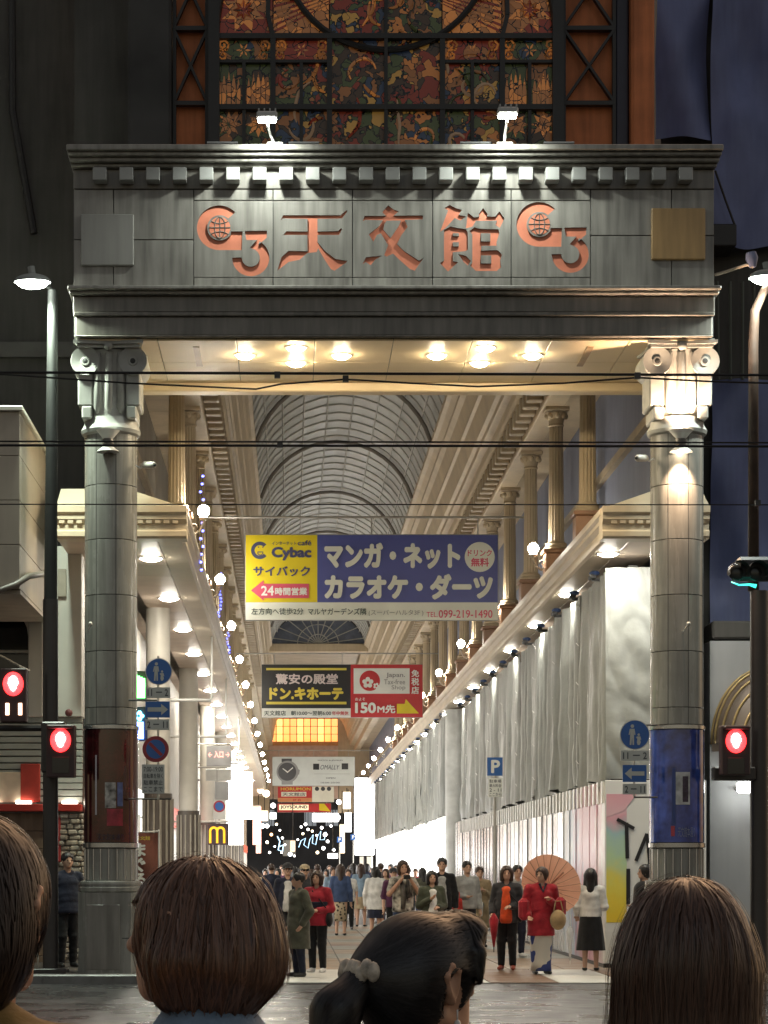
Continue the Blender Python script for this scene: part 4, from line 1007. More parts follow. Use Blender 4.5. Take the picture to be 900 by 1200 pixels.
stroke((723, 960), (743, 971), 4); stroke((734, 964), (735, 1006), 4.2); stroke((745, 1009), (758, 977), 4); stroke((758, 977), (761, 1013), 3.2); stroke((771, 982), (771, 1016), 4)
stroke((736, 1018), (736, 1060), 4.4); stroke((752, 1018), (752, 1050), 4)
metal_p = M('hoarding_metal', (.55, .56, .57), .2, metal=.5, var=.16, scale=1, streak=.6, bump=.04, bscale=3, rvar=.08)
for i in range(36):
    y = 35.14+i*.88
    if y > 66: break
    mat = wc_side if y < 40 else metal_p
    j = rnd.uniform(-.012, .012)
    m_ = MB().add([(HX+j, y, .06), (HX-j, y+.86, .06), (HX-j, y+.86, 2.96), (HX+j, y, 2.96), (HX+j+.03, y, .06), (HX-j+.03, y+.86, .06), (HX-j+.03, y+.86, 2.96), (HX+j+.03, y, 2.96)],
                  [(0, 1, 2, 3), (4, 7, 6, 5), (0, 4, 5, 1), (3, 2, 6, 7), (0, 3, 7, 4), (1, 5, 6, 2)])
    m_.box(HX-.014, HX+.02, y+.84, y+.87, .06, 2.96)
    part('side_panel', m_, mat, hoard)
part('side_skirting', MB().box(HX-.03, HX+.05, 35.15, 66.4, .004, .07), iron, hoard)
# white lattice strip on top of the side hoarding
for i in range(60):
    y = 35.2+i*.5; part('baluster', MB().box(HX-.03, HX+.0, y, y+.16, 2.62, 2.97), hw_m, hoard)
# lit shop front beyond the gap
def lit(name, c, s): return EM(name, c, s)
def shop(x, ya, yb, s, label, glow, strength, sign, zt=3.2):
    """shop front facing the nave; s=+1 stands on the right"""
    t = thing('shop_front', label, 'shop front', (x, (ya+yb)/2, 0))
    L = yb-ya; o = s
    em = EM('shop_glow_%.2f_%.2f_%.2f_%.1f' % (*glow, strength), glow, strength)
    part('stall_riser', MB().box(x, x+o*.12, ya, yb, .004, .35), M('shop_dark', (.12, .11, .1), .4), t)
    n = max(2, int(L/1.6)); 
    for i in range(n):
        a = ya+L*i/n; b = ya+L*(i+1)/n
        part('lit_window', MB().box(x+o*.06, x+o*.08, a+.05, b-.05, .4, zt-.55), em, t)
        part('mullion', MB().box(x, x+o*.1, b-.05, b+.05, .35, zt-.5), M('shop_frame', (.5, .5, .48), .35, metal=.4), t)
    fb = part('sign_band', MB().box(x-o*.05, x+o*.15, ya, yb, zt-.5, zt, .02), sign, t)
    part('wall', MB().box(x+o*.02, x+o*.2, ya, yb, zt, 6.5), M('shop_wall', (.55, .52, .46), .5, var=.1), t)
    return t
sg = [M('signband_white', (.8, .8, .76), .4, var=.03, emit=(1, .97, .9), estr=.9), M('signband_red', (.6, .08, .05), .4, emit=(1, .15, .08), estr=.3), M('signband_dark', (.06, .06, .07), .4), M('signband_yellow', (.8, .6, .1), .4, emit=(1, .7, .2), estr=.4)]
shop(HX-.02, 69.3, 96, 1, 'bright white shop front beneath the far grey sheet', (1, .97, .95), 2.6, sg[0], 3.25)
shop(HX-.02, 96.3, 128, 1, 'dazzling shop front beyond the far grey sheet', (.95, .97, 1), 3.2, sg[0], 3.25)
shop(HX, 136, 159, 1, 'last lit shop front on the right before the end wall', (1, .9, .75), 2.0, sg[3], 3.4)
t = thing('light_pillar', 'tall glaring white light pillar at the end of the right sheets', 'lit sign', (4.5, 133, 2.3))
part('panel', MB().box(3.85, 5.05, 132.6, 133, 2.4, 7.0, .05), EM('pillar_glow', (.97, .98, 1), 4.5), t)
part('frame', MB().box(3.8, 5.1, 132.8, 133.1, 2.3, 7.1, .03), iron, t); part('post', MB().tube([(4.5, 133, .0), (4.5, 133, 2.3)], .1, 8), iron, t)
# left shops
specs = [(37, 41.5, (1, .9, .75), .5, 2, 'dim shop front just inside the gate on the left'), (42.6, 54, (1, .93, .8), 1.2, 0, 'lit shop front on the left between the first two white pillars'), (55.4, 67, (1, .95, .88), 2.2, 1, 'bright shop front with a red sign band past the second left pillar'),
         (68, 79, (1, .97, .93), 3.0, 0, 'very bright shop front past the third left pillar'), (80.5, 92, (1, .96, .9), 3.0, 3, 'lit shop front with a yellow sign band on the left'), (93.5, 118, (1, .95, .9), 2.6, 0, 'long lit shop front far down on the left'), (120, 159, (1, .9, .8), 2.2, 1, 'farthest shop front on the left with a red sign band')]
for a, b, g, st, si, lab in specs: shop(-3.1, a, b, -1, lab, g, st, sg[si])
pil_m = M('pillar_cream', (.72, .68, .6), .4, var=.06)
slat = M('pillar_slat', (.12, .10, .085), .4)
for k in range(6):
    y = 42+12.6*k
    t = thing('shop_pillar', 'round cream pillar with dark slatted foot under the left canopy, %s from the gate' % ordw[k], 'pillar', (-2.5, y, 0), 'pillars under the left canopy')
    part('shaft', MB().lathe([(.23, 3.0), (.23, 6.5)], (-2.5, y, 0), 24), pil_m, t, 'auto')
    part('foot', MB().lathe([(.0, .004), (.27, .004), (.27, 3.0), (.0, 3.0)], (-2.5, y, 0), 24), slat, t, 'auto')
    for i in range(14):
        a = 2*math.pi*i/14; part('slat', MB().box(-2.5+.28*math.cos(a)-.02, -2.5+.28*math.cos(a)+.02, y+.28*math.sin(a)-.02, y+.28*math.sin(a)+.02, .1, 2.9), M('pillar_slat_pale', (.3, .27, .22), .4), t)
# neon flowers by the left shops
for (cx, cy, hh, col, lab) in ((163.5, 803, 17, (.1, 1, .15), 'green neon fan on the wall by the left gate column'), (164.5, 848, 20, (.08, .25, 1), 'blue neon flower under the green neon fan')):
    D = 37.5; t = thing('neon_sign', lab, 'neon sign', tuple(P(cx, cy+hh, D)))
    em = EM('neon_%d' % int(col[1]*100), col, 5)
    part('backing', MB().box(PX(cx-8, D), PX(cx+8, D), D+.05, D+.1, PZ(cy+hh, D), PZ(cy-hh, D)), iron, t)
    if col[1] > .5:
        for i in range(5): part('tube', MB().tube([P(cx-4+i*2.4, cy+hh-2, D), P(cx-5+i*2.6, cy, D), P(cx-7+i*3, cy-hh+3+i*1.5, D)], .022, 6), em, t)
    else:
        for i in range(5): part('tube', MB().ball(P(cx-2+4*math.cos(i*1.257), cy-9+4*math.sin(i*1.257), D), .035, 8, 6), EM('neon_petal', (.1, .6, 1), 5), t)
        for i in range(4): part('tube', MB().tube([P(cx-4+i*2.2, cy+hh-2, D), P(cx-3+i*1.8, cy-2, D)], .022, 6), em, t)
    part('bracket', MB().box(-3.2, PX(cx, D), D+.1, D+.14, PZ(cy, D)-.03, PZ(cy, D)+.03), iron, t)
# projecting signs on the left
def blade(name, label, D, a, b, c, d, mat, texts=(), em=None):
    t = thing(name, label, 'sign', tuple(P((a+c)/2, d, D)))
    part('box', MB().box(PX(a, D), PX(c, D), D, D+.15, PZ(d, D), PZ(b, D), .015), mat, t)
    part('arm', MB().tube([(-3.1, D+.07, PZ(b, D)+.05), (PX(c, D), D+.07, PZ(b, D)+.05)], .03, 6), M('rod_grey'), t)
    part('hanger', MB().tube([(PX((a+c)/2, D), D+.07, PZ(b, D)), (PX((a+c)/2, D), D+.07, PZ(b, D)+.05)], .02, 5), M('rod_grey'), t)
    return t, Board(t, D)
redglow = EM('red_led', (1, .1, .05), 1.6)
t, B = blade('blade_sign', 'grey projecting sign with glowing red arrows on the left', 62, 242, 874, 271, 898, M('blade_grey', (.4, .4, .4), .4))
B.text('← 入口 →', 244, 880, 269, 888, redglow, .03)
t, B = blade('blade_sign', 'white projecting sign under the grey one with red arrows', 66, 241, 901, 271, 915, M('blade_white', (.7, .72, .68), .4)); B.rect('line', 254, 901.5, 254.6, 914.5, gryt)
blade('blade_sign', 'grey projecting sign with a pale lower edge deep on the left', 68, 241, 916, 268, 938, M('blade_grey'))
t, B = blade('blade_sign', 'glaring white lit sign box on the left, nearest the bright shops', 80, 266, 893, 285, 990, EM('blade_glow', (1, .98, .95), 5))
t, B = blade('blade_sign', 'warm white lit sign box farther on the left', 104, 283, 905, 296, 960, EM('blade_glow_warm', (1, .85, .62), 3))
t, B = blade('blade_sign', 'small red lit sign at the far left end', 120, 296, 945, 306, 990, EM('blade_glow_red', (1, .3, .15), 1.2))
t, B = blade('banner', 'dark banner with a golden arch mark behind the bob haired woman', 58, 243, 965, 268, 990, M('banner_dark', (.07, .045, .05), .6))
gold = M('gold_mark', (.85, .45, .03), .4, emit=(1, .5, .02), estr=.6)
B.arc('mark', 250.5, 974, 4.2, 2.6, math.pi, 2*math.pi, gold); B.arc('mark', 258.5, 974, 4.2, 2.6, math.pi, 2*math.pi, gold)
for x in (245, 253.2, 261.4): B.rect('mark', x, 973.6, x+2.6, 988, gold)
# far end: dim street beyond, hung lights and a script neon
struct('far_street_wall', MB().box(-30, 30, 262, 264, -.5, 9), M('far_dark', (.13, .12, .12), .8, var=.3, scale=.3))
far_b = thing('far_building', 'dark building closing the view beyond the arcade', 'building', (1, 250, 0))
part('wall', MB().box(-9, 14, 250, 256, 0, 16), M('far_dark'), far_b)
for i in range(9):
    for j in range(3):
        if rnd.random() < .3: part('window', MB().box(-8+i*2.4, -6.6+i*2.4, 249.9, 249.98, 3+j*3.4, 4.8+j*3.4), EM('far_window_%d' % (j % 2), ((1, .85, .6), (.8, .9, 1))[j % 2], .08), far_b)
dots = [(313,968,4,0),(324,966,2.5,1),(328,973,2,0),(318,978,3,2),(331,982,2.4,0),(313,987,3,1),(322,992,2,3),(334,990,2,0),(316,999,2.4,0),(330,999,2,0),(353,969,2.4,0),(358,966,3,0),(361,972,2.6,0),(355,977,2.4,1),(349,984,2,0),(366,974,2.4,1),(371,979,2,0),(377,970,3,0),(381,978,4,0),(384,986,3,0),(379,994,3.6,0),(372,999,3,1),(388,968,2.4,0),(391,996,3,0),(340,1001,4,3),(396,958,5,0),(387,957,5,0),(307,968,5,0),(320,944,5,0),(312,930,7,1),(305,926,6,1),(345,1003,2,0),(397,940,5,0)]
ordw2 = ['first']+ordw[1:]
dcol = [(1, .97, .92), (1, .8, .5), (1, .5, .2), (.7, .85, 1)]
for i, (x, y, r_, c) in enumerate(dots):
    D = 168+(i*7 % 11)*1.6 if y > 950 else 120+i*.6
    p = P(x, y, D); rr_ = r_*D/F*.6
    where = 'left cluster' if x < 346 else 'right cluster'
    t = thing('hung_lamp', 'small glowing lamp in the %s beyond the arcade end, %s from left' % (where, ordw2[min(sum(1 for q in dots if (q[0] < 346) == (x < 346) and (q[0], q[1]) < (x, y)), 19)]), 'lamp', tuple(p), 'lamps glowing at the far end')
    part('bulb', MB().ball(p, rr_, 10, 7), EM('far_bulb_%d' % c, dcol[c], 4.5), t, True)
    part('cord', MB().tube([p+Vector((0, 0, rr_*.9)), Vector((p.x, p.y, max(p.z+1.2, 6.2)))], .02, 4), iron, t)
clut = [(402, 928, 411, 948, (1, .9, .7), 1.2), (404, 952, 412, 975, (.9, .95, 1), 1.6), (398, 966, 404, 1000, (1, .7, .4), 1.0), (306, 950, 314, 962, (1, .85, .6), 1.5), (300, 966, 306, 1000, (1, .35, .2), .9), (316, 952, 324, 960, (.9, 1, .95), 1.2), (384, 1000, 396, 1006, (1, .95, .9), 2.0), (340, 985, 346, 998, (1, .6, .3), .6)]
for i, (a, b, c, d_, col_, st_) in enumerate(clut):
    D = 138+i*2.4; t = thing('lit_sign', 'small lit sign box in the clutter at the arcade end, %s from left' % ordw2[sorted(q[0] for q in clut).index(a)], 'lit sign', tuple(P((a+c)/2, d_, D)), 'lit sign boxes at the arcade end')
    part('panel', MB().box(PX(a, D), PX(c, D), D, D+.2, PZ(d_, D), PZ(b, D), .03), EM('clutter_%d' % i, col_, st_), t); part('hanger', MB().tube([P((a+c)/2, b, D+.1), Vector((PX((a+c)/2, D), D+.1, 6.6))], .03, 5), iron, t)
mbn = MB(); D = 172
scr = [(350, 993), (353, 985), (358, 982), (356, 990), (361, 994), (363, 984), (367, 978), (366, 988), (370, 990), (372, 980), (376, 974), (375, 984), (380, 984), (382, 975)]
mbn.tube([P(x, y, D) for x, y in scr], .03, 6)
t = thing('neon_sign', 'pale blue script neon at the far end of the arcade', 'neon sign', tuple(P(366, 994, D))); part('tube', mbn, EM('neon_pale', (.45, .75, 1), 1.6), t)
part('tube', MB().tube([P(x, y, D) for x, y in ((325, 980), (328, 986), (326, 996), (331, 998), (332, 990), (328, 992))], .05, 6), EM('neon_pale'), t)
t = thing('lit_fascia', 'broad glaring white sign under the red karaoke sign', 'lit sign', tuple(P(381, 963, 158))); part('panel', MB().box(PX(366, 158), PX(397, 158), 158, 158.2, PZ(963, 158), PZ(953, 158), .05), EM('fascia_glow', (1, .98, .94), 4), t)
for q in (370, 393): part('hanger', MB().tube([P(q, 953, 158.1), P(q, 944, 158.1)], .03, 5), iron, t)
# P sign pole in front of the right sheet
D = 50.0; t = thing('parking_sign', 'blue parking sign on a pole in front of the grey sheet', 'sign', (PX(580, D), D, 0)); B = Board(t, D-.03)
part('pole', MB().tube([(PX(580, D), D, .0), (PX(580, D), D, PZ(886, D))], .03, 8), M('rod_grey'), t)
blue_s = M('sign_blue', (.03, .13, .42), .3, var=.05); 
B.rect('plate', 571, 887.6, 589, 909, blue_s, .015); B.text('P', 575.5, 890.5, 586, 906, wht, .04); B.rect('plate', 572.5, 912, 588.5, 934, wht, .015)
for i, s in enumerate(('駐車場', '最大料金', '2 - 11', 'ここから')): B.text(s, 573.5, 913.4+i*5.2, 587.5, 917.4+i*5.2, ink, .01)
for y, lab in ((52.5, 'x'),):
    pass
for (x, yy, D) in ((351, 0, 118),):
    pass
# far blue signs
for i, (x, y, lab) in enumerate(((398, 984, 'small far blue parking sign, left of two by the light pillar'), (414, 981, 'small far blue parking sign, right of two by the light pillar'))):
    D = 112; t = thing('parking_sign', lab, 'sign', (PX(x, D), D, 0)); B = Board(t, D-.05)
    part('pole', MB().tube([(PX(x, D), D, 0), (PX(x, D), D, PZ(y-3, D))], .03, 6), M('rod_grey'), t); B.rect('plate', x-3, y-3.4, x+3, y+3.4, blue_s); B.text('P', x-1.4, y-2.2, x+1.6, y+2.2, wht, .03)
# cross bars of the left canopy (pipes between shop and edge)
for i, (y, z) in enumerate(((47.0, 5.15), (57.5, 5.0), (72, 5.0))):
    t = thing('pipe_rail', 'thin white pipe across the left aisle, %s from the gate' % ordw[i], 'pipe', (-2.4, y, z), 'pipes across the left aisle')
    part('pipe', MB().tube([(-3.1, y, z), (-1.68, y, z)], .035, 8), MATS['white_metal'], t, True)
    part('pipe_drop', MB().tube([(-1.7, y, z), (-1.66, y, z+.06), (-1.66, y, 6.5)], .025, 8), MATS['white_metal'], t, True)

# ------------------------------------------------------------------ road signs on the gate columns
def walker(B, cx, cy, s, mat):
    B.disc('figure', cx-3*s, cy-10*s, 2.1*s, mat, n=12)
    B.poly('figure', [(cx-6*s, cy-7*s), (cx-.5*s, cy-7*s), (cx+.6*s, cy+0*s), (cx-.6*s, cy+.5*s), (cx-1.2*s, cy-3*s), (cx-1*s, cy+12*s), (cx-2.8*s, cy+12*s), (cx-3.2*s, cy+3*s), (cx-4.2*s, cy+12*s), (cx-6.2*s, cy+12*s), (cx-5.4*s, cy-3*s), (cx-6.4*s, cy+.4*s), (cx-7.4*s, cy)], mat)
    B.disc('figure', cx+4.4*s, cy+0*s, 1.5*s, mat, n=10)
    B.poly('figure', [(cx+2.6*s, cy+2*s), (cx+6.2*s, cy+2*s), (cx+7.4*s, cy+6*s), (cx+6*s, cy+5.5*s), (cx+6.8*s, cy+9*s), (cx+5.6*s, cy+12*s), (cx+3.2*s, cy+12*s), (cx+2.2*s, cy+9*s), (cx+2.8*s, cy+5*s), (cx+1.2*s, cy+3*s)], mat)
SD = 31.05
pal = M('sign_plate_white', (.55, .56, .52), .4, var=.05)
def sign_arm(t, py, xa, xb):
    part('bracket', MB().tube([(PX(xa, SD), SD+.1, PZ(py, SD)), (PX(xb, SD), SD+.1, PZ(py, SD))], .014, 6), iron, t)
t = thing('road_sign', 'pedestrian zone signs on the right gate column with a left pointing arrow', 'road sign', tuple(P(744, 931, SD)))
B = Board(t, SD); part('pole', MB().tube([(PX(744, SD), SD+.08, PZ(933, SD)), (PX(744, SD), SD+.08, PZ(846, SD))], .018, 6), M('rod_grey'), t)
sign_arm(t, 849, 744, 772); sign_arm(t, 934, 744, 772)
B.disc('rim', 744, 861, 17.6, pal); B.disc('disc', 744, 861, 16.6, blue_s); walker(B, 744, 861, 1.0, pal)
B.rect('plate', 727, 879.5, 761, 891.5, pal, .01); B.text('11 ー 2', 730, 881.6, 758, 889.6, ink, .02)
B.rect('plate', 729.5, 896.5, 757.5, 916.5, blue_s, .01); B.poly('arrow', [(732, 906.5), (740, 899.5), (740, 904), (755, 904), (755, 909), (740, 909), (740, 913.5)], pal)
B.rect('plate', 729.5, 918.5, 757.5, 931, pal, .01); B.text('2 ー 11', 732, 921, 755.5, 929, ink, .02)
t = thing('road_sign', 'pedestrian zone and no parking signs on the left gate column with a right pointing arrow', 'road sign', tuple(P(184, 931, SD)))
B = Board(t, SD); part('pole', MB().tube([(PX(185, SD), SD+.08, PZ(937, SD)), (PX(185, SD), SD+.08, PZ(768, SD))], .018, 6), M('rod_grey'), t)
sign_arm(t, 820, 150, 185); sign_arm(t, 936, 150, 200)
B.disc('rim', 186, 787, 15.8, pal); B.disc('disc', 186, 787, 14.8, blue_s); walker(B, 186, 787, .9, pal)
B.rect('plate', 170, 805.6, 199.5, 818, pal, .01); B.text('11 ー 2', 173, 807.6, 197, 815.8, ink, .02)
B.rect('plate', 170.5, 822, 199, 841, blue_s, .01); B.poly('arrow', [(197, 831.5), (189, 825), (189, 829), (173, 829), (173, 834), (189, 834), (189, 838)], pal)
B.rect('plate', 170.5, 843, 198.5, 855.5, pal, .01); B.text('2 ー 11', 172.5, 845.4, 196.5, 853.2, ink, .02)
B.disc('rim', 182.5, 878, 15.4, M('sign_redrim', (.35, .035, .05), .35)); B.disc('disc', 182.5, 878, 11.2, blue_s)
B.poly('slash', [(174, 872.2), (176.6, 869.6), (191, 884), (188.4, 886.6)], M('sign_redrim'))
B.rect('plate', 166.5, 896, 193, 930, pal, .01)
for i, s in enumerate(('7:00-19:00', '自転車を除く', '駐車禁止', 'ここまで')): B.text(s, 168.5, 898.6+i*7.8, 191, 904.4+i*7.8, ink, .012)
# far no parking sign
D = 64; t = thing('road_sign', 'small far no parking sign on the left aisle', 'road sign', (PX(257, D), D, 0)); B = Board(t, D-.04)
part('pole', MB().tube([(PX(257, D), D, 0), (PX(257, D), D, PZ(940, D))], .03, 6), M('rod_grey'), t)
B.rect('plate', 250, 937, 264, 960, pal, .01); B.disc('rim', 257, 945, 7, M('sign_redrim')); B.disc('disc', 257, 945, 5, blue_s)

# ------------------------------------------------------------------ signal posts, street lamps
dark_m = M('post_dark', (.035, .03, .03), .35, var=.1)
red_em = EM('signal_red', (1, .006, .010), 3.2); red_hot = EM('signal_red_core', (1, .5, .5), 12)
sig_m = M('signal_housing', (.06, .03, .03), .5)
def ped_signal(cx, top, label, D, bars=False, hw=17, ht=62):
    t = thing('pedestrian_signal', label, 'traffic signal', tuple(P(cx, top+ht, D)))
    def bx_(a, b, c, d, y0, y1): return MB().box(PX(a, D), PX(c, D), D+y0, D+y1, PZ(d, D), PZ(b, D), .015)
    part('housing', bx_(cx-hw, top, cx+hw, top+ht, 0, .2), sig_m, t)
    if not bars:
        part('hood', bx_(cx-hw+2, top+1, cx+hw-2, top+5, -.14, .0), sig_m, t)
    ln = part('lens', MB().prism([(PX(cx+12*math.cos(q), D), PZ(top+18.5+14*math.sin(q), D)) for q in np.linspace(0, 2*math.pi, 25)[:-1]], D-.012, D-.003), red_em, t)
    part('figure', MB().prism([(PX(cx+5.6*math.cos(q)*(1.0 if math.sin(q) < .2 else .72), D), PZ(top+18+8.6*math.sin(q), D)) for q in np.linspace(0, 2*math.pi, 21)[:-1]], D-.018, D-.013), red_hot, ln)
    if bars:
        for dx in (-9, 6): part('count_bar', bx_(cx+dx, top+41, cx+dx+4.4, top+55, -.012, -.002), EM('count_bar', (1, .62, .4), 3), t)
    else:
        part('lens', bx_(cx-10, top+38, cx+10, top+57, -.01, -.002), M('lens_off', (.03, .03, .03), .2), t)
    return t
PD = 31.0; px0 = PX(57, PD)
post = thing('signal_post', 'dark steel post with a street lamp arm left of the gate', 'post', (px0, PD+.25, 0.13))
part('shaft', MB().tube([(px0, PD+.25, .11), (px0, PD+.25, PZ(700, PD))], .108, 14), dark_m, post, 'auto')
part('upper_shaft', MB().tube([(px0, PD+.25, PZ(700, PD)), (px0+.03, PD+.25, PZ(335, PD))], [.095, .07], 12), M('post_grey', (.02, .021, .02), .7, var=.15), post, 'auto')
part('foot', MB().box(px0-.22, px0+.24, PD+.0, PD+.5, .11, .18, .01), dark_m, post)
part('cross_arm', MB().tube([(PX(-30, PD), PD+.25, PZ(852, PD)), (px0, PD+.25, PZ(852, PD))], .045, 8), dark_m, post)
part('control_box', MB().box(PX(47, PD), PX(75, PD), PD+.1, PD+.42, PZ(905, PD), PZ(845, PD), .02), dark_m, post)
part('arm', MB().tube([(px0+.03, PD+.25, PZ(335, PD)), (PX(45, PD), PD+.1, PZ(325, PD)), (PX(40, PD), PD-.05, PZ(323, PD))], .03, 8), M('post_grey'), post)
ped_signal(71, 849, 'lower red pedestrian signal beside the left column', PD-.15)
ped_signal(15.5, 783, 'upper red pedestrian signal with two waiting bars at the left edge', PD-.1, True, 15.5, 63)
def lamp_head(px, py, D, label, e, col):
    c = P(px, py, D); t = thing('street_lamp', label, 'street lamp', tuple(c))
    part('hood', MB().ball((c.x, c.y, c.z+.0), (.26, .18, .12), 18, 6, 0, 1), M('lamp_hood', (.25, .26, .25), .4), t, True)
    part('neck', MB().tube([(c.x, c.y, c.z+.1), (c.x-.02, c.y, c.z+.22)], .05, 8), M('lamp_hood'), t)
    part('lens', MB().ball((c.x, c.y, c.z), (.22, .15, .09), 18, 6, -1, 0), EM('street_glow', (.92, 1, .88), 45), t, True)
    L = bpy.data.lights.new('street_beam', 'SPOT'); L.energy = e; L.color = col; L.spot_size = R(150); L.spot_blend = .5; L.shadow_soft_size = .15
    link('street_beam', L, t, (0, 0, -.11))
lamp_head(38, 331, PD-.05, 'lit street lamp head at the upper left beside the gate', 800, (.85, 1, .82))
lamp_head(899, 326, PD-.1, 'lit street lamp head at the right edge', 420, (.9, 1, .92))
px1 = PX(894, PD); post2 = thing('signal_post', 'dark signal post at the right edge of the photo', 'post', (px1, PD+.25, .13))
part('shaft', MB().tube([(px1, PD+.25, .11), (px1, PD+.25, PZ(690, PD))], .125, 14), dark_m, post2, 'auto')
part('upper_shaft', MB().tube([(px1-.08, PD+.25, PZ(690, PD)), (px1-.08, PD+.25, PZ(400, PD)), (px1-.07, PD+.2, PZ(360, PD)), (px1+.04, PD+.05, PZ(338, PD)), (px1+.1, PD-.08, PZ(330, PD))], [.08, .07, .065, .055, .045], 12), M('post_rust', (.065, .042, .03), .5, var=.3, scale=4), post2, True)
part('cross_arm', MB().box(PX(838, PD), PX(888, PD), PD+.1, PD+.3, PZ(914, PD), PZ(898, PD), .02), dark_m, post2)
ped_signal(862.5, 850, 'red pedestrian signal at the right edge', PD-.15, False, 17, 58)
t = thing('vehicle_signal', 'dark vehicle traffic signal at the right with a teal glow under its hood', 'traffic signal', tuple(P(880, 688, PD-.2)))
part('housing', MB().box(PX(858, PD), PX(920, PD), PD-.35, PD-.15, PZ(684, PD), PZ(656, PD), .05), M('signal_black', (.02, .02, .022), .5), t)
for i in range(3):
    c = P(864+i*22, 671, PD-.35)
    part('hood', MB().add([(c.x+.14*math.cos(a), c.y-.22*q, c.z+.14*math.sin(a)) for q in (0, 1) for a in np.linspace(R(-20), R(200), 13)], [(k, k+1, 14+k, 13+k) for k in range(12)]), M('signal_black'), t, True)
    part('lens', MB().ball((c.x, c.y+.02, c.z), (.12, .03, .12), 14, 6), M('lens_off'), t, True)
part('lit_lens', MB().tube([P(857, 682, PD-.37), P(866, 685.5, PD-.37), P(878, 685, PD-.37), P(886, 687, PD-.37)], [.008, .012, .016, .03], 6), EM('signal_teal', (.02, .9, .65), 1.2), t, True)
part('arm', MB().tube([(px1, PD+.1, PZ(670, PD)), (px1-.1, PD-.2, PZ(670, PD))], .04, 8), dark_m, t)
t = thing('bracket_lamp', 'unlit spotlight with a bluish head on a bent arm beside the gate', 'lamp', tuple(P(848, 318, 31.2)))
part('arm', MB().tube([P(838, 322, 31.3), P(852, 318, 31.2), P(876, 310, 31.0), P(883, 313, 31)], .022, 7), M('arm_pale', (.6, .5, .4), .4), t)
part('head', MB().tube([P(882, 313, 31), P(881, 303, 31), P(880, 296, 31)], [.05, .09, .07], 10), M('head_blue', (.22, .24, .38), .4), t, 'auto')

# ------------------------------------------------------------------ overhead wires
wire_m = M('wire_black', (.012, .012, .012), .6, var=0)
def wire(pts, D, r_, label, clips=()):
    t = thing('overhead_wire', label, 'wire', tuple(P(pts[0][0], pts[0][1], D)))
    ws = [P(x, y, D) for x, y in pts]
    part('cable', MB().tube(ws, r_, 6), wire_m, t)
    for x, y in clips: p = P(x, y, D); part('clip', MB().box(p.x-.025, p.x+.025, p.y-.02, p.y+.02, p.z-.022, p.z+.03), M('clip_dark'), t)
def full(y0, y1, ym=None): return [(-700+i*100, y0+(y1-y0)*i/23+(0 if ym is None else ym*math.sin(math.pi*i/23))) for i in range(24)]
wire(full(434, 442), 19, .012, 'uppermost thick overhead wire across the gate soffit', ((325, 440), (747, 441)))
wire([(-700, 400), (-300, 430), (0, 438.5), (150, 449), (300, 456), (330, 450), (405, 444.5), (480, 449), (560, 453), (660, 449), (747, 442.5), (830, 447), (900, 449), (1200, 440), (1600, 420)], 19.1, .008, 'zigzag messenger wire looping under the uppermost wire', ((405, 444.5),))
wire(full(516, 520), 20, .008, 'upper wire of the middle pair'); wire(full(521, 524), 20.2, .012, 'lower and thicker wire of the middle pair', ((328, 521.5),))
wire(full(590.5, 592), 21, .006, 'lowest thin overhead wire', ((888, 590),))
# ------------------------------------------------------------------ buildings left and right of the gate
dkb = M('dark_concrete', (.085, .08, .072), .75, var=.3, scale=.8, streak=.4)
t = thing('dark_building', 'dark concrete building rising behind the left side of the gate', 'building', (-8, 37, 0))
part('wall', MB().box(-16, -3.4, 36.6, 44, .1, 22), dkb, t); part('wall', MB().box(-3.4, -2.3, 35.0, 35.15, 11.2, 22), dkb, t); part('band', MB().box(-16, -3.3, 36.5, 36.62, 10.0, 10.25), M('dark_band', (.13, .125, .115), .7), t)
part('pipe', MB().tube([(-4.6, 36.4, 22), (-4.55, 36.4, 14), (-4.2, 36.4, 12)], .06, 8), iron, t)
for i in range(3): part('window', MB().box(-7.5-i*2.2, -6.1-i*2.2, 36.52, 36.6, 11.4, 13.2), M('dark_glass', (.02, .022, .025), .1), t)
tan = M('tan_block', (.46, .40, .32), .6, var=.12, scale=1.2, streak=.35)
t = thing('side_building', 'tan rendered block with a pale coping at the left edge', 'building', (-6, 32.8, 4))
bx0 = PX(23, 31.0)
zb_, zt_ = PZ(690, 31), PZ(482, 31)
for i in range(4):
    za = zb_+(zt_-zb_)*i/4; zc = zb_+(zt_-zb_)*(i+1)/4
    for k in range(2): part('wall_panel', MB().box(bx0-2.2*(k+1)+.006, bx0-2.2*k-.0-(0 if k else 0), 31.0, 31.1, za+.004, zc-.004, .004), tan, t)
    part('wall_panel', MB().box(bx0-.1, bx0+.001, 31.1, 34.6, za+.004, zc-.004, .004), tan, t)
part('core', MB().box(bx0-4.5, bx0-.1, 31.1, 34.6, zb_, zt_), joint, t)
part('coping', MB().box(bx0-4.5, bx0+.05, 30.94, 34.65, zt_, zt_+.07, .01), pil_m, t)
part('gutter', MB().tube([(bx0-4.4, 30.9, zb_-.12), (bx0-.3, 30.9, zb_-.05), (bx0-.05, 30.95, zb_+.05), (bx0+.1, 31.2, zb_+.2), (bx0+.25, 33, zb_+.5)], .045, 8), M('gutter', (.14, .12, .1), .5), t, True)
part('soffit', MB().box(bx0-4.5, bx0+.0, 31.1, 34.6, zb_-.06, zb_-.004), M('soffit_tan', (.5, .44, .36), .6), t)
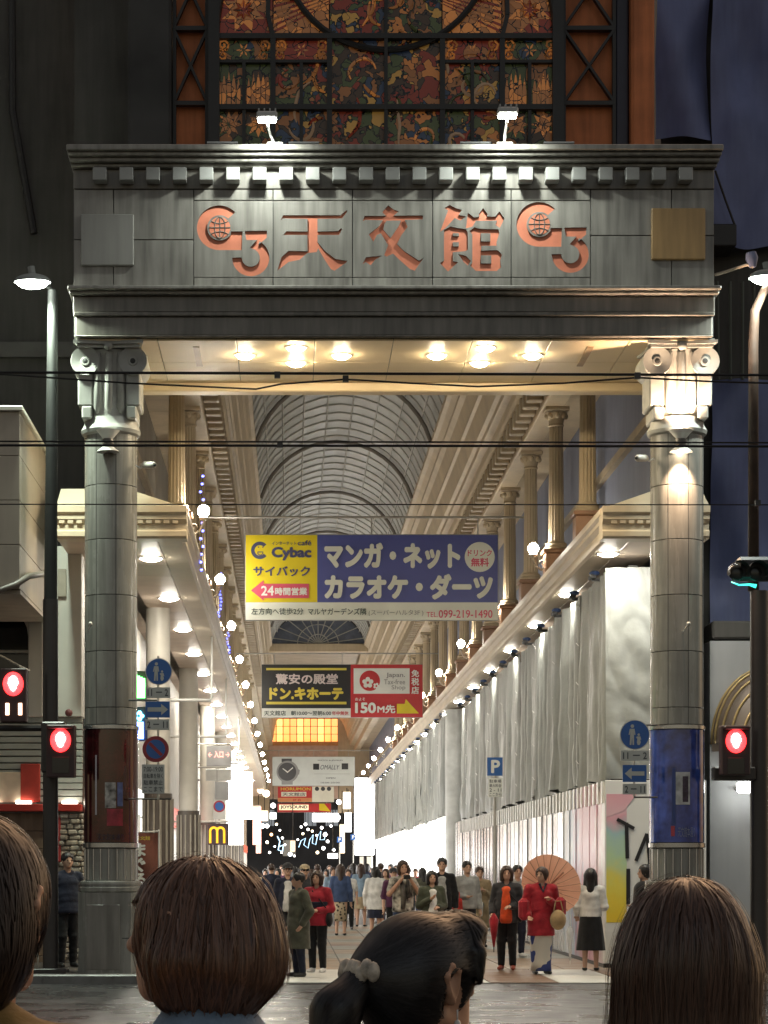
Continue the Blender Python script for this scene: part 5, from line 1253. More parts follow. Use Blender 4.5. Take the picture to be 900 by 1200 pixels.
# shop under it
SDp = 34.7
white_w = M('render_white', (.62, .60, .55), .55, var=.1, scale=1)
t = thing('corner_shop', 'corner shop left of the gate with white pillars, slatted lit sign and stone cladding', 'shop', (PX(40, SDp), SDp+.3, 0))
def sb(nm, a, b, c, d, mat, y0=0, y1=.25, bev=.01): return part(nm, MB().box(PX(a, SDp), PX(c, SDp), SDp+y0, SDp+y1, PZ(d, SDp), PZ(b, SDp), bev), mat, t)
sb('pillar', 66, 640, 96, 840, white_w, 0, .5); sb('pillar', 33, 690, 50, 840, white_w, 0, .5); sb('infill', 50, 640, 66, 840, white_w, .1, .5)
sb('infill', 96, 560, 150, 1040, M('passage_dark', (.2, .19, .17), .6, var=.2), .8, 1)
mba = MB(); pts = [(PX(33, SDp), PZ(745, SDp))]+[(PX(-12+45*math.cos(q), SDp), PZ(745-38*math.sin(q), SDp)) for q in np.linspace(0, math.pi, 13)]+[(PX(-57, SDp), PZ(690, SDp)), (PX(33, SDp), PZ(690, SDp))]
part('arch', MB().prism(pts, SDp, SDp+.4), white_w, t)
sb('dark_window', -60, 700, 33, 835, M('dark_glass'), .3, .34); sb('transom', -60, 760, 33, 764, M('shop_frame'), .2, .32)
sl_m = M('slat_grey', (.42, .44, .40), .45, var=.1)
for i in range(13): sb('slat', -60, 840+i*7.8, 96, 846.4+i*7.8, sl_m, .06, .14, .005)
sb('sign_back', -60, 838, 96, 943, M('signback', (.16, .15, .13), .6), .2, .25)
sb('red_ledge', -60, 942.5, 96, 951, M('ledge_red', (.5, .04, .03), .4), -.12, .2)
for i, x in enumerate((-50, -10, 28, 82)): sb('ledge_lamp', x-9, 938.6, x+9, 942, EM('ledge_glow', (1, .93, .78), 5), -.06, .02, .004)
sb('sign_panel', -14, 905, 24, 940, M('panel_cream', (.72, .6, .45), .5, var=.2), .0, .05); sb('sign_panel', 24, 895, 47, 940, M('panel_red', (.55, .06, .04), .5, var=.2), .0, .05)
st_m = [M('stone_clad_%d' % i, c, .6, var=.25, scale=7) for i, c in enumerate(((.42, .37, .30), (.34, .30, .25), (.5, .45, .38)))]
for r_ in range(30):
    y = 953+r_*6.3; x = 71+rnd.uniform(-3, 0)
    while x < 97:
        w_ = rnd.uniform(6, 16); sb('stone', x, y+rnd.uniform(.2, .8), min(x+w_, 99)-.6, y+6.0, st_m[rnd.randrange(3)], -rnd.uniform(.02, .09), .2, .02); x += w_
wood = M('wood_board', (.20, .13, .085), .55, var=.3, scale=3, streak=.7)
for i in range(9): sb('board', -60, 953+i*21, 71, 973.4+i*21, wood, .1, .15, .006)
sb('red_post', 66, 955, 71.5, 1010, M('post_red', (.4, .04, .04), .5), -.05, .08)
sb('wall_vent', 68, 667, 78, 700, M('vent_tan', (.4, .36, .3), .6), -.06, .02)
solo('round_lamp', MB().ball((PX(80, SDp-.2), SDp-.12, PZ(836, SDp)), (.06, .05, .06), 12, 8), M('maroon', (.12, .03, .03), .5), 'small round maroon lamp on the white pillar of the corner shop', 'lamp', (PX(80, SDp-.2), SDp-.12, PZ(836, SDp)), smooth=True)
t2 = thing('bracket_pipe', 'thin bent pipe over the upper red signal', 'pipe', tuple(P(20, 783, 33)))
part('pipe', MB().tube([P(-40, 755, 33), P(0, 768, 33), P(22, 780, 33), P(34, 786, 33.6)], .02, 6), M('rod_grey'), t2)
# brown banner
D = 33.4; t = thing('banner', 'brown upright banner with white characters behind the left column', 'banner', tuple(P(170, 1035, D))); B = Board(t, D)
part('pole', MB().tube([(PX(186, D), D+.03, .0), (PX(186, D), D+.03, PZ(972, D))], .014, 6), MATS['white_metal'], t)
part('cloth', MB().grid(lambda u, v: (PX(152+33*u, D), D+.02*math.sin(5*u+4*v), PZ(1042-66*v, D)), 10, 10), M('banner_brown', (.22, .075, .05), .6, var=.15), t, True)
part('sleeve', MB().tube([P(150, 976, D+.02), P(187, 974, D+.02)], .012, 6), MATS['white_metal'], t)
B.step = .03; B.text('ま', 157, 988, 171, 1004, wht, .05); B.y = B.D; B.text('ぐ', 156, 1005, 171, 1022, wht, .05); B.y = B.D; B.text('ろ', 157, 1023, 171, 1038, wht, .05)
B.y = B.D; B.text('天文館', 158, 980, 176, 984.5, ylw, .02)
t = thing('traffic_cone', 'low dark rubber barrier foot on the pavement at the left', 'barrier', (PX(22, 32), 32, .115))
part('base', MB().box(PX(12, 32), PX(33, 32), 31.85, 32.15, .115, .2, .02), dark_m, t); part('rail', MB().tube([(PX(-20, 32), 32.05, .5), (PX(45, 32), 32.05, .5)], .02, 6), M('rod_grey'), t)
for q in (-15, 20, 44): part('leg', MB().tube([(PX(q, 32), 32.05, .115), (PX(q, 32), 32.05, .5)], .016, 6), M('rod_grey'), t)

# right side: building wrapped in blue sheets
bsheet = M('blue_sheeting', (.17, .20, .38), .55, var=.2, scale=1, streak=.3, bump=.1, bscale=6)
t = thing('wrapped_building', 'building wrapped in dark blue construction sheets right of the gate', 'building', (8, 39, 0))
part('core', MB().box(6.35, 14, 38, 46, .1, 22), dkb, t)
def bs(xa, xb, za, zb, seed, D=37.7):
    r_ = random.Random(seed); a1, a2, a3 = [r_.uniform(0, 6) for _ in range(3)]
    def fn(u, v):
        x = xa+(xb-xa)*u; z = za+(zb-za)*v
        y = D+.10*math.sin(3.1*x+.6*z+a1)+.08*math.sin(1.7*z-2.3*x+a2)+.06*math.sin(5.7*x+2.1*z+a3)+.03*math.sin(9*x-4*z+a1)-.1*math.sin(math.pi*u)*math.sin(math.pi*v)
        return (x+.04*math.sin(2*z+a2)*(abs(u-.5)-.0), y, z+.05*math.sin(4*x+a1)*(1-v))
    part('sheet', MB().grid(fn, 24, 40), bsheet, t, True)
bs(PX(768, 37.7), PX(831, 37.7), PZ(163, 37.7), 22, 1); bs(PX(832, 37.7), PX(990, 37.7), PZ(290, 37.7), 22, 2, 37.6); bs(PX(838, 37.7), PX(880, 37.7), PZ(268, 37.7), PZ(150, 37.7), 3, 37.75)
bs(PX(833, 37.7), PX(990, 37.7), PZ(735, 37.7), PZ(445, 37.7), 4)
part('rope', MB().tube([P(838, 200, 37.3), P(852, 240, 37.3), P(861, 264, 37.3)], .02, 5), iron, t)
part('ledge', MB().box(PX(826, 37.3), PX(862, 37.3), 37.2, 37.9, PZ(290, 37.3), PZ(264, 37.3), .02), iron, t)
for i in range(4): part('scaffold_tube', MB().tube([P(842+i*14, 445, 37.4), P(842+i*14+rnd.uniform(-3, 3), 330, 37.4)], .03, 6), M('scaffold', (.10, .11, .09), .5), t)
part('dark_cornice', MB().box(PX(832, 36), PX(990, 36), 35.8, 37.6, PZ(750, 36), PZ(729, 36), .03), dkb, t)
RD_ = 35.8
part('lower_wall', MB().box(PX(832, RD_), PX(990, RD_), RD_, 37.9, .1, PZ(751, RD_)), M('wall_palegrey', (.42, .42, .42), .55, var=.1, scale=1, streak=.3), t)
aw = thing('dome_awning', 'brown quarter dome awning with gold ribs at the right edge', 'awning', tuple(P(896, 872, RD_)))
ac = P(900, 872, RD_); ar = 66*RD_/F
part('fabric', MB().grid(lambda u, v: (ac.x+ar*math.cos(math.pi*u)*math.cos(v*math.pi/2*.98), ac.y-ar*.7*math.sin(v*math.pi/2), ac.z+ar*1.35*math.sin(math.pi*u)*math.cos(v*math.pi/2*.98)), 24, 8), M('awning_brown', (.17, .13, .10), .5, var=.15), aw, True)
for k in range(6):
    v = k/6.5
    part('rib', MB().tube([(ac.x+ar*1.01*math.cos(math.pi*u)*math.cos(v*math.pi/2), ac.y-ar*.71*math.sin(v*math.pi/2)-.01, ac.z+ar*1.36*math.sin(math.pi*u)*math.cos(v*math.pi/2)) for u in np.linspace(0, 1, 21)], .022, 6), M('rib_gold', (.5, .36, .16), .35, metal=.4), aw, True)
part('valance', MB().box(ac.x-ar, ac.x+ar, ac.y-.05, ac.y, ac.z-.12, ac.z), M('awning_brown'), aw)
t = thing('wall_lamp', 'white tube lamp glowing under the right pedestrian signal', 'lamp', tuple(P(878, 930, 35.4)))
part('tube', MB().box(PX(864, 35.4), PX(892, 35.4), 35.36, 35.46, PZ(929, 35.4), PZ(916, 35.4), .03), EM('tube_glow', (.97, 1, .97), 14), t); part('mount', MB().box(PX(866, 35.4), PX(890, 35.4), 35.46, RD_, PZ(925, 35.4), PZ(920, 35.4)), MATS['white_metal'], t)
# ------------------------------------------------------------------ people: distance-field bodies
def cap_d(p, a, b, ra, rb, sc=None):
    """distance to a tapered capsule; sc scales space (for flattened limbs)"""
    a = np.asarray(a, float); b = np.asarray(b, float)
    if sc is not None: p = p*sc; a = a*sc; b = b*sc
    ba = b-a; t = np.clip(((p-a)@ba)/max(ba@ba, 1e-9), 0, 1)
    d = np.linalg.norm(p-a-t[..., None]*ba, axis=-1)-(ra+(rb-ra)*t)
    return d
def ell_d(p, c, r, rot=None):
    q = p-np.asarray(c, float)
    if rot is not None: q = q@rot
    r = np.asarray(r, float)
    k0 = np.linalg.norm(q/r, axis=-1); k1 = np.linalg.norm(q/(r*r), axis=-1)
    return k0*(k0-1)/np.maximum(k1, 1e-9)
def smin(a, b, k):
    if k <= 0: return np.minimum(a, b)
    h = np.clip(.5+.5*(b-a)/k, 0, 1)
    return b+(a-b)*h-k*h*(1-h)
def rot_z(deg): c, s = math.cos(R(deg)), math.sin(R(deg)); return np.array([[c, -s, 0], [s, c, 0], [0, 0, 1.0]])
class Body:
    """a union of soft shapes: ('c',a,b,ra,rb,k) tapered limb, ('e',c,r,k) ellipsoid, with the last item the blend radius"""
    def __init__(s): s.p = []; s.cut = []; s.post = None
    def limb(s, a, b, ra, rb, k=.02, sc=None): s.p.append(('c', np.array(a, float), np.array(b, float), ra, rb, k, sc)); return s
    def ell(s, c, r, k=.02, rot=None): s.p.append(('e', np.array(c, float), np.array(r, float), k, rot)); return s
    def bounds(s):
        lo = np.full(3, 9.); hi = np.full(3, -9.)
        for q in s.p:
            if q[0] == 'c':
                r_ = max(q[3], q[4])*(1.6 if q[6] is not None else 1)
                lo = np.minimum(lo, np.minimum(q[1], q[2])-r_); hi = np.maximum(hi, np.maximum(q[1], q[2])+r_)
            else:
                r_ = np.max(q[2]) if q[4] is not None else q[2]
                lo = np.minimum(lo, q[1]-r_); hi = np.maximum(hi, q[1]+r_)
        return lo-.02, hi+.02
    def dist(s, pts):
        f = np.full(pts.shape[:-1], 1.0)
        for q in s.p:
            f = smin(f, cap_d(pts, q[1], q[2], q[3], q[4], q[6]), q[5]) if q[0] == 'c' else smin(f, ell_d(pts, q[1], q[2], q[4]), q[3])
        for c in s.cut: f = np.maximum(f, c(pts))
        if s.post is not None: f = f+s.post(pts)
        return f
    def field(s, xs, ys, zs):
        Fd = np.full((len(xs), len(ys), len(zs)), 1.0)
        for q in s.p:
            if q[0] == 'c':
                r_ = max(q[3], q[4])*(1.6 if q[6] is not None else 1)
                lo = np.minimum(q[1], q[2])-r_; hi = np.maximum(q[1], q[2])+r_; k = q[5]
            else:
                r_ = np.max(q[2]) if q[4] is not None else q[2]
                lo = q[1]-r_; hi = q[1]+r_; k = q[3]
            m = .03+k
            i0, i1 = np.searchsorted(xs, lo[0]-m), np.searchsorted(xs, hi[0]+m); j0, j1 = np.searchsorted(ys, lo[1]-m), np.searchsorted(ys, hi[1]+m); k0, k1 = np.searchsorted(zs, lo[2]-m), np.searchsorted(zs, hi[2]+m)
            if i1 <= i0 or j1 <= j0 or k1 <= k0: continue
            G = np.stack(np.meshgrid(xs[i0:i1], ys[j0:j1], zs[k0:k1], indexing='ij'), -1)
            d = cap_d(G, q[1], q[2], q[3], q[4], q[6]) if q[0] == 'c' else ell_d(G, q[1], q[2], q[4])
            Fd[i0:i1, j0:j1, k0:k1] = smin(Fd[i0:i1, j0:j1, k0:k1], d, k)
        if s.cut or s.post is not None:
            G = np.stack(np.meshgrid(xs, ys, zs, indexing='ij'), -1)
            for c in s.cut: Fd = np.maximum(Fd, c(G))
            if s.post is not None: Fd = Fd+s.post(G)*(np.abs(Fd) < .08)
        return Fd
    def mesh(s, h, fine=None):
        lo, hi = s.bounds()
        if fine is None: ax = [np.arange(lo[i]-h, hi[i]+2*h, h) for i in range(3)]
        else:      # fine = (lo, hi, step): a finer grid inside that box
            ax = []
            for i in range(3):
                a = list(np.arange(lo[i]-h, fine[0][i], h)); b = list(np.arange(max(fine[0][i], lo[i]-h), min(fine[1][i], hi[i]+h), fine[2])); c = list(np.arange(max(fine[1][i], lo[i]), hi[i]+2*h, h))
                ax.append(np.unique(np.round(np.array(a+b+c), 5)))
        return surfnet(s.field(*ax), *ax)
def surfnet(Fd, xs, ys, zs):
    S = Fd < 0
    c = np.zeros((Fd.shape[0]-1, Fd.shape[1]-1, Fd.shape[2]-1), np.int8)
    for i in (0, 1):
        for j in (0, 1):
            for k in (0, 1): c += S[i:S.shape[0]-1+i, j:S.shape[1]-1+j, k:S.shape[2]-1+k]
    mask = (c > 0) & (c < 8)
    I, J, K = np.nonzero(mask); n = len(I)
    idx = np.full(mask.shape, -1, np.int64); idx[mask] = np.arange(n)
    acc = np.zeros((n, 3)); num = np.zeros(n)
    co = [(i, j, k) for i in (0, 1) for j in (0, 1) for k in (0, 1)]
    for a in co:
        for b in co:
            if sum(b)-sum(a) == 1 and sum(abs(b[q]-a[q]) for q in range(3)) == 1:
                fa = Fd[I+a[0], J+a[1], K+a[2]]; fb = Fd[I+b[0], J+b[1], K+b[2]]
                m = (fa < 0) != (fb < 0); t = np.where(m, fa/np.where(m, fa-fb, 1), 0)
                pa = np.stack([xs[I+a[0]], ys[J+a[1]], zs[K+a[2]]], 1); pb = np.stack([xs[I+b[0]], ys[J+b[1]], zs[K+b[2]]], 1)
                acc += np.where(m[:, None], pa+(pb-pa)*t[:, None], 0); num += m
    V = acc/np.maximum(num, 1)[:, None]
    Q = []
    for axn in range(3):
        A = S.take(range(S.shape[axn]-1), axn); Bq = S.take(range(1, S.shape[axn]), axn)
        o1, o2 = [q for q in range(3) if q != axn]
        sl = [slice(None)]*3; sl[o1] = slice(1, S.shape[o1]-1); sl[o2] = slice(1, S.shape[o2]-1); sl = tuple(sl)
        E_ = (A != Bq)[sl]; ent = A[sl]
        e = np.array(np.nonzero(E_)); 
        if e.size == 0: continue
        flip = ent[tuple(e)]
        base = e.copy(); base[o1] += 1; base[o2] += 1
        def cell(d1, d2): q = base.copy(); q[o1] -= d1; q[o2] -= d2; return idx[tuple(q)]
        q = np.stack([cell(1, 1), cell(0, 1), cell(0, 0), cell(1, 0)], 1)
        if axn == 1: flip = ~flip
        q[~flip] = q[~flip][:, ::-1]
        Q.append(q)
    return V, np.concatenate(Q)
def np_mesh(name, V, Q, mat, smooth=True):
    me = bpy.data.meshes.new(name)
    me.vertices.add(len(V)); me.vertices.foreach_set('co', np.asarray(V, np.float32).ravel())
    k = Q.shape[1]
    me.loops.add(Q.size); me.loops.foreach_set('vertex_index', Q.astype(np.int32).ravel())
    me.polygons.add(len(Q)); me.polygons.foreach_set('loop_start', np.arange(0, Q.size, k, dtype=np.int32))
    if smooth: me.polygons.foreach_set('use_smooth', np.ones(len(Q), bool))
    if mat: me.materials.append(mat)
    me.update(calc_edges=True); me.validate()
    return me
def cloth(name, c=(.5, .5, .5), var=.25, rough=.85): return M('cloth_'+name, c, rough, var=var, scale=7, bump=.25, bscale=40, sheen=.2, spec=.2)
skin = M('skin', (.56, .34, .24), .5, var=.06, scale=9, spec=.35)
skin2 = M('skin_tan', (.46, .27, .18), .5, var=.06, scale=9, spec=.35)
hair_b = M('hair_black', (.012, .010, .010), .38, var=.3, scale=30, bump=.3, bscale=60)
hair_br = M('hair_brown', (.05, .026, .017), .4, var=.3, scale=30, bump=.3, bscale=60)
eye_m = M('eye_dark', (.02, .015, .012), .2, var=0); lip_m = M('lip', (.42, .13, .11), .4, var=0); shoe_b = M('shoe_black', (.02, .02, .02), .35); shoe_w = M('shoe_white', (.75, .75, .74), .4); shoe_r = M('shoe_red', (.35, .08, .05), .4)
ARM = {  # elbow and wrist offsets from the shoulder, in body heights (x outwards, y: minus is forwards)
    'down': ((.035, .012, -.175), (.045, -.03, -.335)), 'fold': ((.035, .02, -.17), (-.055, -.105, -.185)), 'phone': ((.04, -.02, -.165), (-.05, -.15, -.06)),
    'raise': ((.03, -.03, -.165), (-.045, -.12, -.02)), 'pocket': ((.06, .03, -.165), (.02, -.035, -.29)), 'chest': ((.035, .01, -.17), (-.06, -.11, -.10)), 'hold': ((.035, .02, -.17), (.03, -.09, -.25)), 'camera': ((.06, -.06, -.14), (-.055, -.13, .015))}
def person(label, px, D, H, face=0, top=None, sleeve=1.0, hem=.47, legs='trousers', legm=None, hair='short', hairm=None, arms=('down', 'down'), shoes=None, look=0, nod=0.0, vox=.010,
           topm=None, skinm=None, open_front=None, skirt_hem=.28, skirt_w=.10, cap=None, group=None, puff=1.0, stance=.055, step=0.0, slim=1.0, zfoot=.02, finehead=False):
    """H body height; face 0 looks at the camera, 180 away, 90 to the photo's right; look turns the head"""
    h = H; sk = skinm or skin
    root = thing('person', label, 'person', (PX(px, D), D, zfoot), group, R(face))
    def add(nm, b, mat, v=vox, parent=None, fine=None):
        V, Q = b.mesh(v, fine); return link(nm, np_mesh(nm, V, Q, mat), parent or root)
    sw = .102*h*slim; hz = .845*h; shz = .795*h
    hips = [(-.047*h, 0, .50*h), (.047*h, 0, .50*h)]
    kn = [(-stance*h*.95, -.012*h-step*h, .275*h), (stance*h*.95, -.012*h+step*h*.4, .275*h)]
    an = [(-stance*h, .012*h-step*h*.8, .05*h), (stance*h, .012*h+step*h*1.3, .05*h)]
    hc = np.array([0, -.012*h, .928*h]); Rh = rot_z(look)
    def hp(x, y, z): return hc+Rh@np.array([x*h, y*h, z*h])
    S = []; E = []; W = []
    for s, nm in ((-1, arms[0]), (1, arms[1])):
        sh = np.array([s*sw, .0, shz]); e, w_ = ARM[nm]
        S.append(sh); E.append(sh+np.array([s*e[0], e[1], e[2]])*h); W.append(sh+np.array([s*w_[0], w_[1], w_[2]])*h)
    b = Body()
    b.ell(hc+Rh@np.array([0, .01*h, .012*h]), (.047*h, .057*h, .054*h), 0, Rh).ell(hp(0, -.006, -.024), (.038*h, .045*h, .042*h), .02*h, Rh)
    b.ell(hp(0, -.034, -.045), (.018*h, .016*h, .014*h), .018*h, Rh)                                   # chin
    b.limb(hp(0, -.046, .006), hp(0, -.058, -.014), .0045*h, .0085*h, .008*h)                              # nose
    for s in (-1, 1): b.ell(hp(s*.048, .006, -.006), (.006*h, .013*h, .019*h), .004*h, Rh)                # ears
    b.limb((0, .004*h, .80*h), hp(0, .008, -.03), .034*h, .031*h, .012*h)
    b.limb((0, .004*h, .82*h), (-sw*.95, 0, .79*h), .028*h, .022*h, .02*h); b.limb((0, .004*h, .82*h), (sw*.95, 0, .79*h), .028*h, .022*h, .02*h)
    b.limb((0, 0, .735*h), (0, .0, .62*h), .074*h, .062*h, .03*h, np.array([.82, 1.15, 1])); b.limb((0, 0, .62*h), (0, 0, .52*h), .062*h, .075*h, .03*h, np.array([.85, 1.1, 1]))
    for i in (0, 1):
        s = -1 if i == 0 else 1
        b.limb(S[i], E[i], .034*h*slim, .026*h*slim, .02*h).limb(E[i], W[i], .026*h*slim, .016*h, .01*h)
        d = W[i]-E[i]; d = d/np.linalg.norm(d); ref = np.array([1.0, 0, 0]) if abs(d[2]) > .6 else np.array([0, 0, 1.0])
        sd = np.cross(d, ref); sd /= np.linalg.norm(sd); nr = np.cross(sd, d)
        if arms[i] == 'down': sd = np.array([0, -1.0, 0]); nr = np.array([s, 0, 0])
        pal = W[i]+d*.03*h
        b.limb(W[i], pal+d*.012*h, .015*h, .018*h, .008*h)
        for q, ln in enumerate((.040, .046, .044, .034)):
            o = sd*(q-1.5)*.0108*h; k0 = pal+d*.018*h+o; k1 = k0+d*ln*h*.5-nr*s*.004*h; k2 = k1+d*ln*h*.4-nr*s*.014*h
            b.limb(k0, k1, .0056*h, .0052*h, .003*h).limb(k1, k2, .0052*h, .0046*h, .002*h)
        t0 = W[i]+d*.012*h-sd*.012*h; t1 = t0+d*.022*h-sd*.018*h; b.limb(t0, t1, .0075*h, .006*h, .004*h).limb(t1, t1+d*.016*h-nr*s*.006*h, .006*h, .005*h, .002*h)
        b.limb(hips[i], kn[i], .052*h, .034*h, .02*h).limb(kn[i], an[i], .034*h, .021*h, .012*h)
        b.limb((an[i][0], an[i][1]+.01*h, .022*h), (an[i][0]+s*.012*h, an[i][1]-.085*h, .014*h), .020*h, .013*h, .012*h)
    if finehead:      # ear rims and lobes, a jaw line and a nape, on a finer grid
        for s in (-1, 1):
            rim = [hp(s*.049, -.004, -.004), hp(s*.053, -.002, .012), hp(s*.056, .010, .018), hp(s*.058, .018, .006), hp(s*.055, .013, -.010), hp(s*.050, .003, -.022)]
            for q0, q1 in zip(rim[:-1], rim[1:]): b.limb(q0, q1, .0038*h, .0038*h, .003*h)
            b.limb(hp(s*.034, .012, -.04), hp(s*.016, -.032, -.055), .012*h, .010*h, .012*h)
        add('body', b, sk, .016, None, (np.array([-.13, -.16, .83*h]), np.array([.13, .14, 1.0*h]), .0042))
    else: add('body', b, sk)
    # face
    if vox < .012:
        for s in (-1, 1):
            e = hp(s*.019, -.0495, .004); add_e = MB().ball(e, (.0075*h, .004*h, .0042*h), 10, 6); link('eye', add_e.mesh('eye', eye_m, smooth=True), root)
            p0, p1 = hp(s*.011, -.0525, .0145), hp(s*.028, -.047, .0155); link('eyebrow', MB().tube([p0, (p0+p1)/2+np.array([0, 0, .002]), p1], .0021*h, 5).mesh('eyebrow', hairm or hair_b), root)
        link('mouth', MB().ball(hp(0, -.0475, -.0335), (.012*h, .004*h, .0035*h), 10, 6).mesh('mouth', lip_m, smooth=True), root)
    ph = rnd.uniform(0, 6)
    def wrinkle(a): return lambda P_: a*(np.sin(P_[..., 2]*38+P_[..., 0]*21+ph)*np.sin(P_[..., 0]*33-P_[..., 2]*17+P_[..., 1]*26)+.6*np.sin(P_[..., 2]*71+P_[..., 1]*40+ph*2))
    # top
    if topm is not None:
        c = Body(); g = .009*h*puff
        c.limb((0, .004*h, .822*h), (-sw*.95, 0, .793*h), .030*h+g, .024*h+g, .02*h); c.limb((0, .004*h, .822*h), (sw*.95, 0, .793*h), .030*h+g, .024*h+g, .02*h)
        c.limb((0, 0, .735*h), (0, 0, .62*h), .074*h+g*1.3, .068*h+g*1.5, .03*h, np.array([.80, 1.05, 1])); c.limb((0, 0, .62*h), (0, 0, .50*h), .070*h+g*1.5, .082*h+g*1.2, .03*h, np.array([.82, 1.02, 1]))
        if hem < .44: c.limb((0, 0, .50*h), (0, 0, hem*h-.06*h), .084*h+g, .096*h+g*1.4, .03*h, np.array([.85, 1.0, 1]))
        for i in (0, 1):
            k = max(0.0, min(1.0, sleeve*2)); e = S[i]+(E[i]-S[i])*k
            c.limb(S[i], e, .033*h*slim+g, .030*h*slim+g*.9, .02*h)
            if sleeve > .5:
                k2 = (sleeve-.5)*2*.94; c.limb(E[i], E[i]+(W[i]-E[i])*k2, .032*h*slim+g*.9, .023*h+g*.7, .012*h)
        zc = hem*h; neck = .838*h
        c.cut.append(lambda P_: zc-P_[..., 2]); c.cut.append(lambda P_: .03*h-np.linalg.norm(P_-np.array([0, -.035*h, .852*h]), axis=-1)+.0)
        c.post = wrinkle(.0017*h/1.6)
        tp = add('top', c, topm)
        if open_front is not None:      # inner shirt seen between the fronts
            c2 = Body(); c2.limb((0, -.043*h, .768*h), (0, -.052*h, max(hem, .46)*h+.03*h), .042*h, .056*h, .02*h, np.array([.82, .95, 1])); c2.cut.append(lambda P_: max(hem, .45)*h-P_[..., 2]); add('shirt', c2, open_front)
    if legs == 'trousers':
        c = Body(); c.limb((-.03*h, 0, .53*h), (.03*h, 0, .53*h), .072*h, .072*h, .03*h)
        for i in (0, 1): c.limb(hips[i], kn[i], .060*h, .044*h, .02*h).limb(kn[i], (an[i][0], an[i][1], .06*h), .044*h, .034*h, .015*h)
        c.cut.append(lambda P_: .035*h-P_[..., 2]); c.post = wrinkle(.0016*h/1.6); add('trousers', c, legm)
    elif legs in ('skirt', 'dress'):
        m_ = MB(); n = 36; zs_ = np.linspace(.60*h, skirt_hem*h, 9); vs_ = []
        for j, z in enumerate(zs_):
            u = j/8; rx = .082*h+(skirt_w*h-.075*h)*u**.8+.01*h; ry = rx*.82
            for i in range(n):
                a = 2*math.pi*i/n; w_ = 1+.045*u*math.sin(9*a+ph)+.02*u*math.sin(17*a); vs_.append((rx*w_*math.cos(a), ry*w_*math.sin(a)+step*h*.2*u, z))
        m_.add(vs_, [(j*n+i, (j+1)*n+i, (j+1)*n+(i+1) % n, j*n+(i+1) % n) for j in range(8) for i in range(n)]); 
        link('skirt', m_.mesh('skirt', legm, smooth=True), root)
    for i in (0, 1):
        s = -1 if i == 0 else 1; c = Body()
        c.limb((an[i][0], an[i][1]+.012*h, .024*h), (an[i][0]+s*.012*h, an[i][1]-.09*h, .017*h), .026*h, .019*h, .01*h); c.cut.append(lambda P_: .001-P_[..., 2])
        if legs == 'trousers' or shoes is shoe_w: c.limb((an[i][0], an[i][1], .03*h), (an[i][0], an[i][1], .055*h), .026*h, .027*h, .01*h)
        else: zc2 = .03*h; c.cut.append(lambda P_, z2=zc2: P_[..., 2]-z2)
        add('shoe', c, shoes or shoe_b)
    # hair
    if hair is None: return root, dict(W=W, S=S, E=E, h=h, hp=hp, add=add)
    hm = hairm or hair_b; c = Body(); RR = .0
    c.ell(hp(0, .014, .022), (.056*h, .065*h, .058*h), 0, Rh)
    facecut = lambda P_: -ell_d(P_, hp(0, -.062, -.022), np.array((.043*h, .05*h, .062*h)), Rh)
    if hair in ('bob', 'long', 'pony', 'bun'): c.ell(hp(0, .018, .0), (.056*h, .058*h, .065*h), .02*h, Rh)
    if hair == 'bob':
        for s in (-1, 1): c.limb(hp(s*.04, .0, .0), hp(s*.043, -.004, -.058), .028*h, .022*h, .02*h)
        c.limb(hp(0, .04, 0), hp(0, .04, -.055), .036*h, .034*h, .03*h)
    elif hair == 'long':
        for s in (-1, 1): c.limb(hp(s*.038, .012, .0), hp(s*.05, .012, -.12), .028*h, .024*h, .02*h)
        c.limb(hp(0, .042, 0), hp(0, .055, -.15), .04*h, .036*h, .03*h)
    elif hair == 'pony': c.limb(hp(0, .06, .01), hp(0, .105, -.02), .018*h, .02*h, .012*h).limb(hp(0, .105, -.02), hp(0, .11, -.10), .022*h, .010*h, .012*h)
    elif hair == 'bun': c.ell(hp(0, .06, .045), (.03*h, .028*h, .028*h), .012*h)
    elif hair == 'short': c.cut.append(lambda P_: (hc[2]-.035*h)-P_[..., 2])
    c.cut.append(facecut)
    c.post = lambda P_: .0022*h*np.sin(P_[..., 0]*130+P_[..., 2]*30+ph)*np.cos(P_[..., 1]*110+ph)
    add('hair', c, hm)
    if cap is not None:
        c = Body(); c.ell(hp(0, .006, .03), (.060*h, .068*h, .05*h), 0, Rh); c.cut.append(lambda P_: hc[2]+.018*h-P_[..., 2]); c.ell(hp(0, -.075, .022), (.042*h, .04*h, .006*h), .006*h, Rh); add('cap', c, cap)
    return root, dict(W=W, S=S, E=E, h=h, hp=hp, add=add)
def attach(root, nm, mbx, mat, smooth=None): return link(nm, mbx.mesh(nm, mat, smooth=smooth), root)
C = cloth
